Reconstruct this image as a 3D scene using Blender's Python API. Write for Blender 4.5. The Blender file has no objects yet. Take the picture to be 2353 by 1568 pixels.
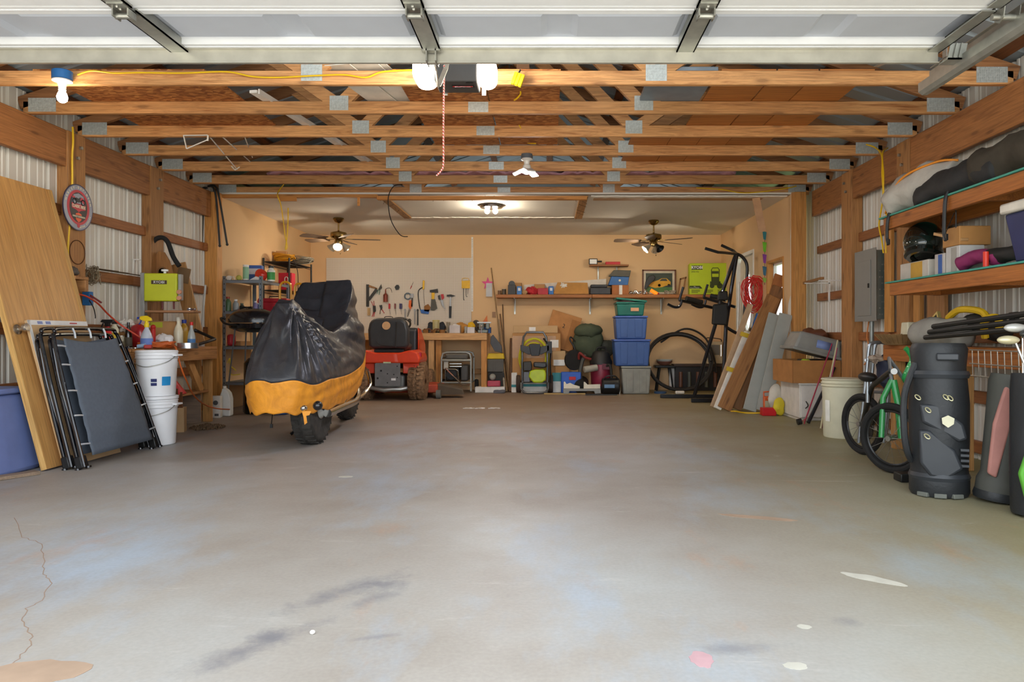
import bpy,bmesh,math,random
from mathutils import Vector,Matrix,Euler
random.seed(7)
R = math.radians
SC = bpy.context.scene
COL = SC.collection
# ------------------------------------------------------------------ camera, world, sun, exposure
F,CX,CY,EYE = 1679.0,1260.0,770.0,0.877
IW,IH = 2353.0,1568.0
cam = bpy.data.cameras.new('camera')
cam.sensor_fit = 'HORIZONTAL'; cam.sensor_width = 36.0
cam.lens = F/IW*36.0
cam.shift_x = (IW/2-CX)/IW
cam.shift_y = (CY-IH/2)/IW
cam.clip_start = 0.05; cam.clip_end = 200
cam_o = bpy.data.objects.new('camera',cam); COL.objects.link(cam_o)
cam_o.location = (0,0,EYE); cam_o.rotation_euler = (R(90),0,0)
SC.camera = cam_o
WORLD_STRENGTH = 1.9
SUN_STRENGTH = 3.5
EXPOSURE = 1.12
w = bpy.data.worlds.new('sky'); SC.world = w; w.use_nodes = True
nt = w.node_tree; nt.nodes.clear()
wo = nt.nodes.new('ShaderNodeOutputWorld'); bg = nt.nodes.new('ShaderNodeBackground')
bg.inputs['Color'].default_value = (0.86,0.93,1.0,1); bg.inputs['Strength'].default_value = WORLD_STRENGTH
nt.links.new(bg.outputs[0],wo.inputs[0])
sun = bpy.data.lights.new('sun','SUN'); sun.energy = SUN_STRENGTH; sun.angle = R(2); sun.color = (1,.95,.87)
so = bpy.data.objects.new('sun',sun); COL.objects.link(so)
so.rotation_euler = (R(7),R(4),0)
vs = SC.view_settings
vs.view_transform = 'Standard'; vs.look = 'None'; vs.gamma = 1.0; vs.use_curve_mapping = False; vs.exposure = EXPOSURE
SC.cycles.max_bounces = 8; SC.cycles.diffuse_bounces = 4; SC.cycles.glossy_bounces = 3; SC.cycles.caustics_reflective = False
SC.cycles.sample_clamp_indirect = 6.0
# ------------------------------------------------------------------ helpers
def at(px,py,Y):
 return Vector(((px-CX)*Y/F,Y,EYE-(py-CY)*Y/F))
def gy(py):
 return EYE*F/(py-CY)
def V(*a):return Vector(a)
def lin(c):
 if isinstance(c,str):
  c = c.lstrip('#'); c = [int(c[i:i+2],16)/255 for i in(0,2,4)]
 return tuple((x/12.92 if x<=.04045 else((x+.055)/1.055)**2.4)for x in c)+(1.0,)
MATS = {}
class NT:
 def __init__(s,name):
  m = bpy.data.materials.new(name); m.use_nodes = True; s.m = m; s.t = m.node_tree
  s.b = s.t.nodes['Principled BSDF']
 def n(s,typ,**kw):
  nd = s.t.nodes.new(typ)
  for k,v in kw.items():
   if k in nd.inputs:nd.inputs[k].default_value = v
   else:setattr(nd,k,v)
  return nd
 def l(s,a,b):s.t.links.new(a,b)
 def coord(s,scale=(1,1,1),kind='Object'):
  tc = s.n('ShaderNodeTexCoord'); mp = s.n('ShaderNodeMapping'); mp.inputs['Scale'].default_value = scale
  s.l(tc.outputs[kind],mp.inputs['Vector']); return mp.outputs[0]
 def ramp(s,fac,stops):
  r = s.n('ShaderNodeValToRGB'); e = r.color_ramp.elements
  while len(e)>1:e.remove(e[-1])
  for i,(p,c)in enumerate(stops):
   el = e[0]if i==0 else e.new(p)
   el.position = p; el.color = c if len(c)==4 else tuple(c)+(1,)
  s.l(fac,r.inputs[0]); return r.outputs[0]
 def mix(s,fac,a,b,mode='MIX'):
  m = s.n('ShaderNodeMix',data_type='RGBA',blend_type=mode)
  for i,v in((0,fac),(6,a),(7,b)):
   if hasattr(v,'links')or hasattr(v,'is_linked'):s.l(v,m.inputs[i])
   else:m.inputs[i].default_value = v
  return m.outputs[2]
 def bump(s,h,strength=.2,dist=.01):
  b = s.n('ShaderNodeBump'); b.inputs['Strength'].default_value = strength; b.inputs['Distance'].default_value = dist
  s.l(h,b.inputs['Height']); s.l(b.outputs[0],s.b.inputs['Normal'])
def plain(name,col,rough=.55,metal=0.,var=.12,scale=9.,bump=0.,coat=0.,emit=0.,alpha=1.,trans=0.,ior=1.45,bs=None):
 if name in MATS:return MATS[name]
 q = NT(name); c = lin(col)
 q.b.inputs['Roughness'].default_value = rough; q.b.inputs['Metallic'].default_value = metal
 q.b.inputs['Coat Weight'].default_value = coat; q.b.inputs['IOR'].default_value = ior
 if trans:q.b.inputs['Transmission Weight'].default_value = trans
 if alpha<1:q.b.inputs['Alpha'].default_value = alpha
 nz = q.n('ShaderNodeTexNoise',Scale=scale,Detail=4.0)
 q.l(q.coord(),nz.inputs['Vector'])
 lo = tuple(x*(1-var)for x in c[:3])+(1,); hi = tuple(min(1,x*(1+var))for x in c[:3])+(1,)
 co = q.ramp(nz.outputs[0],[(.3,lo),(.7,hi)])
 q.l(co,q.b.inputs['Base Color'])
 if bump:
  n2 = q.n('ShaderNodeTexNoise',Scale=bs or scale*6,Detail=3.0); q.l(q.coord(),n2.inputs['Vector'])
  q.bump(n2.outputs[0],bump)
 if emit:
  q.b.inputs['Emission Color'].default_value = c; q.b.inputs['Emission Strength'].default_value = emit
 MATS[name] = q.m; return q.m
def wood(name,light,dark,axis='X',ring=22.,rough=.6,grain=1.0,knots=.5):
 if name in MATS:return MATS[name]
 q = NT(name); i = 'XYZ'.index(axis)
 sc = [ring,ring,ring]; sc[i] = ring*.085
 oi = q.n('ShaderNodeObjectInfo'); tc = q.n('ShaderNodeTexCoord')
 off = q.n('ShaderNodeVectorMath',operation='SCALE'); off.inputs[0].default_value = (3.1,5.3,7.7)
 q.l(oi.outputs['Random'],off.inputs['Scale'])
 add = q.n('ShaderNodeVectorMath',operation='ADD'); q.l(tc.outputs['Object'],add.inputs[0]); q.l(off.outputs[0],add.inputs[1])
 mp = q.n('ShaderNodeMapping'); mp.inputs['Scale'].default_value = sc; q.l(add.outputs[0],mp.inputs[0])
 nz = q.n('ShaderNodeTexNoise',Scale=1.0,Detail=5.0,Roughness=.6,Distortion=1.5*grain); q.l(mp.outputs[0],nz.inputs['Vector'])
 L,D = lin(light),lin(dark)
 M_ = tuple((a*.65+b*.35)for a,b in zip(L,D))
 co = q.ramp(nz.outputs[0],[(.25,D),(.42,M_),(.55,L),(.64,M_),(.8,L)])
 # fine streaks
 sc2 = [160,160,160]; sc2[i] = 4
 mp2 = q.n('ShaderNodeMapping'); mp2.inputs['Scale'].default_value = sc2; q.l(add.outputs[0],mp2.inputs[0])
 n2 = q.n('ShaderNodeTexNoise',Scale=1.0,Detail=2.0); q.l(mp2.outputs[0],n2.inputs['Vector'])
 st = q.ramp(n2.outputs[0],[(.35,(.62,.60,.58)),(.6,(1,1,1))])
 co = q.mix(.7,co,st,'MULTIPLY')
 # knots
 if knots:
  sp = q.n('ShaderNodeSeparateXYZ'); q.l(add.outputs[0],sp.inputs[0]); cb = q.n('ShaderNodeCombineXYZ')
  oth = [x for x in 'XYZ' if x!=axis]; ad = q.n('ShaderNodeMath',operation='ADD'); q.l(sp.outputs[oth[0]],ad.inputs[0]); q.l(sp.outputs[oth[1]],ad.inputs[1])
  q.l(sp.outputs[axis],cb.inputs[0]); q.l(ad.outputs[0],cb.inputs[1])
  mp3 = q.n('ShaderNodeMapping'); mp3.inputs['Scale'].default_value = (1.7,6.5,1); q.l(cb.outputs[0],mp3.inputs[0])
  vo = q.n('ShaderNodeTexVoronoi',voronoi_dimensions='2D',Scale=1.0); q.l(mp3.outputs[0],vo.inputs['Vector'])
  k = q.ramp(vo.outputs['Distance'],[(.05,(1,1,1)),(.085,(.35,.35,.35)),(.13,(0,0,0))])
  km = q.n('ShaderNodeMath',operation='MULTIPLY'); q.l(k,km.inputs[0]); km.inputs[1].default_value = knots
  co = q.mix(km.outputs[0],co,tuple(x*.35 for x in D[:3])+(1,))
  # board to board variation
 rv = q.ramp(oi.outputs['Random'],[(0,(.82,.80,.78)),(1,(1.08,1.06,1.04))])
 co = q.mix(1.0,co,rv,'MULTIPLY')
 q.l(co,q.b.inputs['Base Color']); q.b.inputs['Roughness'].default_value = rough
 q.bump(n2.outputs[0],.15,.004)
 MATS[name] = q.m; return q.m
class MB:
 """collects vertices and faces of one mesh"""
 def __init__(s):s.v = []; s.f = []; s.mi = []; s.cur = 0
 def add(s,vs,fs):
  o = len(s.v); s.v+=[Vector(p)for p in vs]
  for f in fs:s.f.append([i+o for i in f]); s.mi.append(s.cur)
  return s
 def box(s,x0,x1,y0,y1,z0,z1):
  return s.add([(x0,y0,z0),(x1,y0,z0),(x1,y1,z0),(x0,y1,z0),(x0,y0,z1),(x1,y0,z1),(x1,y1,z1),(x0,y1,z1)],
[(3,2,1,0),(4,5,6,7),(0,1,5,4),(1,2,6,5),(2,3,7,6),(3,0,4,7)])
 def cbox(s,c,d,rot=None):
  h = [x/2 for x in d]; o = len(s.v)
  s.box(-h[0],h[0],-h[1],h[1],-h[2],h[2])
  for i in range(o,len(s.v)):
   p = s.v[i]
   if rot is not None:p = rot@p
   s.v[i] = p+Vector(c)
  return s
 def beam(s,p0,p1,w,h,up=(0,0,1)):
  p0,p1 = Vector(p0),Vector(p1); d = (p1-p0).normalized(); u = Vector(up)
  if abs(d.dot(u))>.98:u = Vector((0,1,0))
  a = d.cross(u).normalized(); b = a.cross(d)
  q = []
  for p in(p0,p1):
   for i,j in((-1,-1),(1,-1),(1,1),(-1,1)):q.append(p+a*(w/2*i)+b*(h/2*j))
  return s.add(q,[(0,1,2,3),(7,6,5,4),(0,4,5,1),(1,5,6,2),(2,6,7,3),(3,7,4,0)])
 def tube(s,pts,r,n=8,closed=False,cap=True):
  pts = [Vector(p)for p in pts]; m = len(pts)
  rs = r if isinstance(r,(list,tuple))else[r]*m
  tg = []
  for i in range(m):
   a = pts[i-1]if(i or closed)else pts[i]; b = pts[(i+1)%m]if(i<m-1 or closed)else pts[i]
   t = b-a; tg.append(t.normalized()if t.length>1e-9 else Vector((0,0,1)))
  u = tg[0].orthogonal().normalized(); vs_ = []
  for i in range(m):
   u = (u-tg[i]*u.dot(tg[i]));
   u = u.normalized()if u.length>1e-6 else tg[i].orthogonal().normalized()
   w_ = tg[i].cross(u)
   for k in range(n):
    a = 2*math.pi*k/n
    vs_.append(pts[i]+(u*math.cos(a)+w_*math.sin(a))*rs[i])
  fs = []
  for i in range(m if closed else m-1):
   j = (i+1)%m
   for k in range(n):
    l = (k+1)%n; fs.append((i*n+k,i*n+l,j*n+l,j*n+k))
  if cap and not closed:fs.append(tuple(range(n))[::-1]); fs.append(tuple((m-1)*n+k for k in range(n)))
  return s.add(vs_,fs)
 def cyl(s,p0,p1,r0,r1=None,n=16,cap=True):
  return s.tube([p0,p1],[r0,r0 if r1 is None else r1],n,cap=cap)
 def lathe(s,prof,c=(0,0,0),axis=(0,0,1),n=24,a0=0.,a1=2*math.pi,sx=1.,sy=1.):
  c = Vector(c); ax = Vector(axis).normalized(); q = ax.to_track_quat('Z','Y').to_matrix()if ax.z<.999 else Matrix.Identity(3)
  full = abs(a1-a0-2*math.pi)<1e-6; k = n if full else n+1; vs_ = []
  for r,z in prof:
   for i in range(k):
    a = a0+(a1-a0)*i/n
    vs_.append(c+q@Vector((r*math.cos(a)*sx,r*math.sin(a)*sy,z)))
  fs = []
  for i in range(len(prof)-1):
   for j in range(n):
    l = (j+1)%k; fs.append((i*k+j,i*k+l,(i+1)*k+l,(i+1)*k+j))
  if full:
   if prof[0][0]>1e-5:fs.append(tuple(range(k))[::-1])
   if prof[-1][0]>1e-5:fs.append(tuple((len(prof)-1)*k+j for j in range(k)))
  return s.add(vs_,fs)
 def prism(s,poly,o,u,v,t):
  o,u,v = Vector(o),Vector(u),Vector(v); nrm = u.cross(v).normalized()*t; m = len(poly)
  a = [o+u*p[0]+v*p[1]for p in poly]; b = [p+nrm for p in a]
  fs = [tuple(range(m))[::-1],tuple(range(m,2*m))]+[(i,(i+1)%m,m+(i+1)%m,m+i)for i in range(m)]
  return s.add(a+b,fs)
 def ball(s,c,r,n=16,m=10,rot=None,z0=-1.,z1=1.):
  if not isinstance(r,(list,tuple)):r = (r,r,r)
  c = Vector(c); vs_ = []; fs = []
  a0,a1 = math.asin(z0),math.asin(z1)
  for i in range(m+1):
   t = a0+(a1-a0)*i/m
   for k in range(n):
    a = 2*math.pi*k/n
    p = Vector((r[0]*math.cos(t)*math.cos(a),r[1]*math.cos(t)*math.sin(a),r[2]*math.sin(t)))
    vs_.append(c+(rot@p if rot is not None else p))
  for i in range(m):
   for k in range(n):
    l = (k+1)%n; fs.append((i*n+k,i*n+l,(i+1)*n+l,(i+1)*n+k))
  return s.add(vs_,fs)
 def torus(s,c,axis,R0,r,n=28,m=8,a0=0.,a1=360.,sq=1.):
  c = Vector(c); ax = Vector(axis).normalized(); u = ax.orthogonal().normalized(); w_ = ax.cross(u)
  full = abs(a1-a0)>=359.9; k = n if full else n+1
  pts = [c+u*math.cos(R(a0+(a1-a0)*i/n))*R0+w_*math.sin(R(a0+(a1-a0)*i/n))*R0*sq for i in range(k)]
  return s.tube(pts,r,m,closed=full)
 def grid(s,fn,nu,nv,cu=False):
  vs_ = [fn(i/(nu if cu else nu-1),j/(nv-1))for j in range(nv)for i in range(nu)]; fs = []
  for j in range(nv-1):
   for i in range(nu if cu else nu-1):
    k = (i+1)%nu; fs.append((j*nu+i,j*nu+k,(j+1)*nu+k,(j+1)*nu+i))
  return s.add(vs_,fs)
 def xf(s,M_):
  s.v = [M_@p for p in s.v]; return s
 def build(s,name,mat,parent=None,world=False,M_=None,bev=0.,seg=2,sm=35.,sub=0,solid=0.,mats=None):
  vv = s.v; o_loc = None
  if parent is not None and world:
   I = WM[parent.name].inverted(); vv = [I@p for p in vv]
  if parent is None and M_ is None:
   lo = [min(p[i]for p in vv)for i in range(3)]; hi = [max(p[i]for p in vv)for i in range(3)]
   o_loc = Vector(((lo[0]+hi[0])/2,(lo[1]+hi[1])/2,lo[2])); vv = [p-o_loc for p in vv]
  me = bpy.data.meshes.new(name); me.from_pydata([tuple(p)for p in vv],[],s.f)
  for m in(mats or[mat]):me.materials.append(m)
  if mats:me.polygons.foreach_set('material_index',s.mi)
  bm = bmesh.new(); bm.from_mesh(me); bmesh.ops.recalc_face_normals(bm,faces=bm.faces); bm.to_mesh(me); bm.free()
  if sm:
   me.polygons.foreach_set('use_smooth',[True]*len(me.polygons)); me.set_sharp_from_angle(angle=R(sm))
  me.update()
  o = bpy.data.objects.new(name,me); COL.objects.link(o)
  if parent is not None:
   o.parent = parent; WM[o.name] = WM[parent.name]
   if M_ is not None:o.matrix_local = M_; WM[o.name] = WM[parent.name]@M_
  elif M_ is not None:o.matrix_world = M_; WM[o.name] = M_.copy()
  else:o.location = o_loc; WM[o.name] = Matrix.Translation(o_loc)
  if solid:md = o.modifiers.new('solid','SOLIDIFY'); md.thickness = solid; md.offset = 0
  if bev:
   md = o.modifiers.new('bevel','BEVEL'); md.width = bev; md.segments = seg; md.limit_method = 'ANGLE'; md.angle_limit = R(30); md.harden_normals = False
  if sub:md = o.modifiers.new('sub','SUBSURF'); md.levels = sub; md.render_levels = sub
  return o
WM = {}
def tag(o,label,cat,group=None):
 o['label'] = label; o['category'] = cat
 if group:o['group'] = group
 return o
def thing(name,label,cat,loc=(0,0,0),rz=0.,group=None,M_=None):
 o = bpy.data.objects.new(name,None); COL.objects.link(o); o.empty_display_size = .05
 m = M_ if M_ is not None else Matrix.Translation(Vector(loc))@Matrix.Rotation(rz,4,'Z')
 o.matrix_world = m; WM[o.name] = m.copy()
 return tag(o,label,cat,group)
def struct(o):o['kind'] = 'structure'; return o
def one(name,mb,mat,label,cat,group=None,**kw):
 return tag(mb.build(name,mat,**kw),label,cat,group)
def copy_tree(o,M_=None,parent=None,label=None,group=None):
 c = o.copy(); COL.objects.link(c); WM[c.name] = WM[o.name].copy()
 if parent is not None:c.parent = parent
 if M_ is not None:c.matrix_world = M_; WM[c.name] = M_.copy()
 if label:c['label'] = label
 if group:c['group'] = group
 for ch in list(o.children):copy_tree(ch,parent=c)
 return c
def frame_m(o,x,y,z):
 m = Matrix.Identity(4)
 for i,a in enumerate((x,y,z)):
  a = Vector(a).normalized()
  for j in range(3):m[j][i] = a[j]
 for j in range(3):m[j][3] = o[j]
 return m
def TR(x,y,z,rz=0.,rx=0.,ry=0.):
 return Matrix.Translation((x,y,z))@Euler((rx,ry,rz)).to_matrix().to_4x4()
def cat_rom(pts,k=6,closed=False):
 pts = [Vector(p)for p in pts]; n = len(pts); out = []
 for i in range(n if closed else n-1):
  p0 = pts[(i-1)%n]if(closed or i)else pts[0]; p1 = pts[i]; p2 = pts[(i+1)%n]; p3 = pts[(i+2)%n]if(closed or i<n-2)else pts[-1]
  for j in range(k):
   t = j/k
   out.append(.5*((2*p1)+(p2-p0)*t+(2*p0-5*p1+4*p2-p3)*t*t+(3*p1-p0-3*p2+p3)*t**3))
 if not closed:out.append(pts[-1])
 return out
def text(name,s,size,mat,parent,M_,depth=.0015,sx=1.,align='CENTER',bold=.0):
 cu = bpy.data.curves.new('txt','FONT'); cu.body = s; cu.size = size; cu.align_x = align; cu.align_y = 'CENTER'; cu.extrude = depth; cu.resolution_u = 2; cu.offset = bold
 to = bpy.data.objects.new('txt',cu); COL.objects.link(to)
 me = bpy.data.meshes.new_from_object(to.evaluated_get(bpy.context.evaluated_depsgraph_get()))
 bpy.data.objects.remove(to); bpy.data.curves.remove(cu)
 me.materials.clear(); me.materials.append(mat)
 if sx!=1.:
  for vv in me.vertices:vv.co.x*=sx
 o = bpy.data.objects.new(name,me); COL.objects.link(o); o.parent = parent; o.matrix_local = M_
 WM[o.name] = WM[parent.name]@M_
 return o
FACE_CAM = Matrix.Rotation(R(90),4,'X')
# ------------------------------------------------------------------ materials of the building
XL,XR = -3.83,3.03
HL,HR = -3.754,2.932
YF,YP,YB = 1.2,8.27,11.68
ZC = 2.477
BXL,BXR = -3.80,2.76
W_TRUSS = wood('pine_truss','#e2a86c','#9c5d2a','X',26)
W_DARK = wood('pine_truss_shaded_copy','#a8754a','#744a2a','X',18)  # darker copy of the truss pine, shade put into the colour
W_HEAD = wood('header_lumber','#b0743f','#7b4821','Y',14,grain=1.4)
W_POST = wood('post_lumber','#bb8650','#8c5b30','Z',14,grain=1.3)
W_GIRT = wood('girt_lumber','#a5693a','#774524','Y',20)
W_STUD = wood('stud_lumber','#e0a156','#c07f38','Z',16,knots=.3)
W_LIGHT = wood('light_lumber','#dfb179','#bf8a50','X',16,knots=.3)
W_LIGHTZ = wood('light_lumber_upright','#dfb179','#c08c52','Z',16,knots=.4)
GALV = plain('galvanised_steel','#b4b5ad',.42,.75,.14,14)
ZINC = plain('zinc_hardware','#a5a49c',.4,.8,.2,30)
PEACH = plain('peach_wall_paint','#e2bd8e',.75,var=.04,scale=1.2,bump=.05,bs=60)
CEILP = plain('white_ceiling_paint','#e4dfd4',.8,var=.05,scale=1.5,bump=.05,bs=60)
SIDING = plain('siding_inner_face','#d9d3c7',.5,.1,.05,1.0)
ROOFM = plain('roof_sheet_inner_face','#a9b4bb',.45,.35,.08,2.0)
DRYW = plain('bare_gypsum','#efe9dd',.85,var=.05,scale=20,bump=.2)
WHITE = plain('white_painted_steel','#eef0f2',.45,var=.03)
BLACKP = plain('black_plastic','#191919',.45,var=.2)
BLACKM = plain('black_gloss_metal','#16171b',.25,.0,.15,coat=.5)
RUBBER = plain('black_rubber','#1d1c1b',.8,var=.25,bump=.2)
CARD = plain('brown_cardboard','#b98a58',.85,var=.07,scale=5)
CARD2 = plain('pale_cardboard','#c9a67a',.85,var=.06,scale=5)
GLASSW = plain('clear_glass','#ffffff',.03,trans=1.0,var=0.0)
CHROME = plain('chrome','#d8d8d6',.12,1.0,.05)
BRASS = plain('aged_brass','#9a8250',.25,1.0,.2,20)
YCABLE = plain('yellow_cable_sheath','#f0c21c',.45,var=.05)
def concrete():
 q = NT('concrete_floor'); P = q.coord()
 n1 = q.n('ShaderNodeTexNoise',Scale=.55,Detail=6.0,Roughness=.6); q.l(P,n1.inputs['Vector'])
 co = q.ramp(n1.outputs[0],[(.30,lin('#978d82')),(.48,lin('#a8a29a')),(.66,lin('#b4b6b4'))])
 # browner towards the inside, bluish blotches near the door
 sep = q.n('ShaderNodeSeparateXYZ'); q.l(P,sep.inputs[0])
 nb = q.n('ShaderNodeTexNoise',Scale=.8,Detail=5.0); q.l(P,nb.inputs['Vector'])
 ad = q.n('ShaderNodeMath',operation='MULTIPLY_ADD'); q.l(nb.outputs[0],ad.inputs[0]); ad.inputs[1].default_value = 3.2; q.l(sep.outputs['Y'],ad.inputs[2])
 mr = q.n('ShaderNodeMapRange'); q.l(ad.outputs[0],mr.inputs[0]); mr.inputs[1].default_value = 4.6; mr.inputs[2].default_value = 11.5
 co = q.mix(mr.outputs[0],co,lin('#8f7a68'))
 n2 = q.n('ShaderNodeTexNoise',Scale=1.3,Detail=8.0,Roughness=.65); q.l(q.coord((1,.45,1)),n2.inputs['Vector'])
 blue = q.ramp(n2.outputs[0],[(.50,(0,0,0)),(.66,(1,1,1))])
 inv = q.n('ShaderNodeMath',operation='SUBTRACT'); inv.inputs[0].default_value = 1.0; q.l(mr.outputs[0],inv.inputs[1])
 bf = q.n('ShaderNodeMath',operation='MULTIPLY'); q.l(blue,bf.inputs[0]); q.l(inv.outputs[0],bf.inputs[1])
 bf2 = q.n('ShaderNodeMath',operation='MULTIPLY'); q.l(bf.outputs[0],bf2.inputs[0]); bf2.inputs[1].default_value = .6
 co = q.mix(bf2.outputs[0],co,lin('#a9bcd0'))
 # ochre tint at the right hand side
 mx = q.n('ShaderNodeMapRange'); q.l(sep.outputs['X'],mx.inputs[0]); mx.inputs[1].default_value = .6; mx.inputs[2].default_value = 2.8; mx.inputs[4].default_value = .8
 co = q.mix(mx.outputs[0],co,lin('#928a50'))
 # orange clay smears and pale scuffs
 n3 = q.n('ShaderNodeTexNoise',Scale=2.2,Detail=9.0,Roughness=.7); q.l(q.coord((1,.5,1)),n3.inputs['Vector'])
 cl = q.ramp(n3.outputs[0],[(.58,(0,0,0)),(.74,(.5,.5,.5))]); co = q.mix(cl,co,lin('#b98a62'))
 n4 = q.n('ShaderNodeTexNoise',Scale=3.0,Detail=9.0,Roughness=.75,Distortion=.6); q.l(q.coord((.5,2.0,1)),n4.inputs['Vector'])
 sc_ = q.ramp(n4.outputs[0],[(.60,(0,0,0)),(.75,(.45,.45,.45))]); co = q.mix(sc_,co,lin('#d8d6d0'))
 # grain
 n5 = q.n('ShaderNodeTexNoise',Scale=70.0,Detail=3.0); q.l(P,n5.inputs['Vector'])
 g = q.ramp(n5.outputs[0],[(.3,(.9,.9,.9)),(.7,(1,1,1))]); co = q.mix(1.0,co,g,'MULTIPLY')
 # dark oil stains at fixed spots
 warp = q.n('ShaderNodeTexNoise',Scale=11.0,Detail=9.0,Roughness=.75); q.l(P,warp.inputs['Vector'])
 for(sx,sy,ax,ay,ang,strg)in STAINS:
  mp = q.n('ShaderNodeMapping',vector_type='TEXTURE'); mp.inputs['Location'].default_value = (sx,sy,0)
  mp.inputs['Rotation'].default_value = (0,0,ang); mp.inputs['Scale'].default_value = (ax,ay,1)
  q.l(P,mp.inputs[0])
  ln = q.n('ShaderNodeVectorMath',operation='LENGTH'); q.l(mp.outputs[0],ln.inputs[0])
  a2 = q.n('ShaderNodeMath',operation='MULTIPLY_ADD'); q.l(warp.outputs[0],a2.inputs[0]); a2.inputs[1].default_value = 2.6; q.l(ln.outputs['Value'],a2.inputs[2])
  st = q.ramp(a2.outputs[0],[(1.3/3,(strg,strg,strg)),(2.3/3,(0,0,0))])
  # ramp input is clamped at 1, so the distance is scaled first
  a3 = q.n('ShaderNodeMath',operation='DIVIDE'); q.l(a2.outputs[0],a3.inputs[0]); a3.inputs[1].default_value = 3.0
  rn = st.node; q.l(a3.outputs[0],rn.inputs[0])
  co = q.mix(st,co,lin('#74747a'))
 q.l(co,q.b.inputs['Base Color'])
 rr = q.ramp(n1.outputs[0],[(.3,(.62,)*3),(.7,(.42,)*3)]); q.l(rr,q.b.inputs['Roughness'])
 q.b.inputs['Specular IOR Level'].default_value = .35
 nn = q.n('ShaderNodeTexNoise',Scale=30.0,Detail=5.0); q.l(P,nn.inputs['Vector']); q.bump(nn.outputs[0],.12,.004)
 return q.m
fl0 = Vector(((HL+HR)/2,(YF+YB)/2,0))
def fl(px,py):
 Y = gy(py); return((px-CX)*Y/F,Y)
STAINS = []
for px,py,ax,ay,ang,sg in((805,1355,.30,.07,.9,.75),(890,1345,.10,.08,.9,.6),(865,1375,.14,.06,.9,.6),(575,1490,.26,.07,.95,.75),(620,1462,.1,.06,.9,.6),
(1690,1490,.16,.05,.1,.5),(860,1465,.1,.02,.3,.5),(1950,1430,.05,.05,0,.4)):
 x,y = fl(px,py); STAINS.append((x,y,ax,ay,ang,sg))
 # the floor mesh keeps its origin at the world origin, so that stains sit where they lie
fm = MB(); fm.box(-4.0,3.15,YF,YB+.1,-.12,0.)
floor = struct(fm.build('floor',concrete(),M_=Matrix.Identity(4),sm=0))
STEP = plain('driveway_concrete','#c9c4b8',.8,var=.1,scale=2)
dm = MB(); dm.box(-30,30,-40,YF,-.2,-.02)
struct(dm.build('ground_outside',STEP,sm=0))
gm = MB(); gm.box(-30,-4.0,YF,40,-.2,-.03); struct(gm.build('ground_left',plain('lawn','#7c8a52',.9,var=.2),sm=0))
gm = MB(); gm.box(3.15,30,YF,40,-.2,-.03); struct(gm.build('ground_right',plain('lawn','#7c8a52',.9),sm=0))
# hairline crack in the slab: a thin dark groove strip, chips of paint and a smear
crk = [fl(*p)for p in((35,1190),(55,1235),(95,1250),(103,1290),(100,1320),(118,1340),(95,1380),(60,1400),(55,1425),(70,1460),(70,1488),(40,1515),(5,1545))]
cm = MB(); pts = []
for i in range(len(crk)-1):
 for j in range(5):
  t = j/5; pts.append((crk[i][0]*(1-t)+crk[i+1][0]*t+random.uniform(-.006,.006),crk[i][1]*(1-t)+crk[i+1][1]*t+random.uniform(-.006,.006)))
for a,b in zip(pts,pts[1:]):cm.beam((a[0],a[1],.0),(b[0],b[1],.0),.003,.0010)
c_ = cm.build('floor_crack',plain('crack_dirt','#96806e',.95),parent=floor)
def patch(px,py,rx,ry,mat,seed,ang=0.,name='paint_smear'):
 rnd = random.Random(seed); x,y = fl(px,py); m = MB(); k = 22
 poly = []
 for i in range(k):
  a = 2*math.pi*i/k; rr = rnd.uniform(.8,1.0); u,v_ = rx*rr*math.cos(a),ry*rr*math.sin(a)
  poly.append((x+u*math.cos(ang)-v_*math.sin(ang),y+u*math.sin(ang)+v_*math.cos(ang)))
 m.prism(poly,(0,0,.0002),(1,0,0),(0,1,0),.0008)
 return m.build(name,mat,parent=floor,sm=0)
patch(1612,1516,.035,.055,plain('pink_paint_smear','#bf9a9e',.85),1)
patch(2005,1331,.035,.12,plain('cream_paint_smear','#c2bfb2',.85),2,.9)
patch(1828,1531,.035,.025,plain('cream_paint_smear','#c2bfb2',.85),3)
patch(1848,1441,.025,.018,plain('cream_paint_smear','#c2bfb2',.85),4)
patch(1740,1190,.20,.035,plain('clay_smear','#a9907a',.9),5,-.35)
patch(60,1550,.16,.09,plain('clay_smear','#a9907a',.9),6,.2)
patch(795,1096,.05,.03,plain('cream_paint_smear','#c2bfb2',.85),7)
mm = MB(); x,y = fl(718,1458); mm.ball((x,y,.006),(.008,.008,.006),10,6)
one('pebble',mm,plain('pale_stone','#f2f0ea',.8),'small white pebble lying alone on the concrete floor','pebble')
dbr = MB(); x,y = fl(1107,939)
for i in range(26):
 dbr.cbox((x+random.uniform(-.21,.21),y+random.uniform(-.03,.03),.004),(random.uniform(.02,.07),random.uniform(.01,.03),.006),Euler((0,0,random.uniform(0,3))).to_matrix())
o = dbr.build('plaster_crumbs',plain('plaster_crumb','#e9e4da',.9)); o['kind'] = 'stuff'; tag(o,'strip of white plaster crumbs scattered on the floor','debris')
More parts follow.
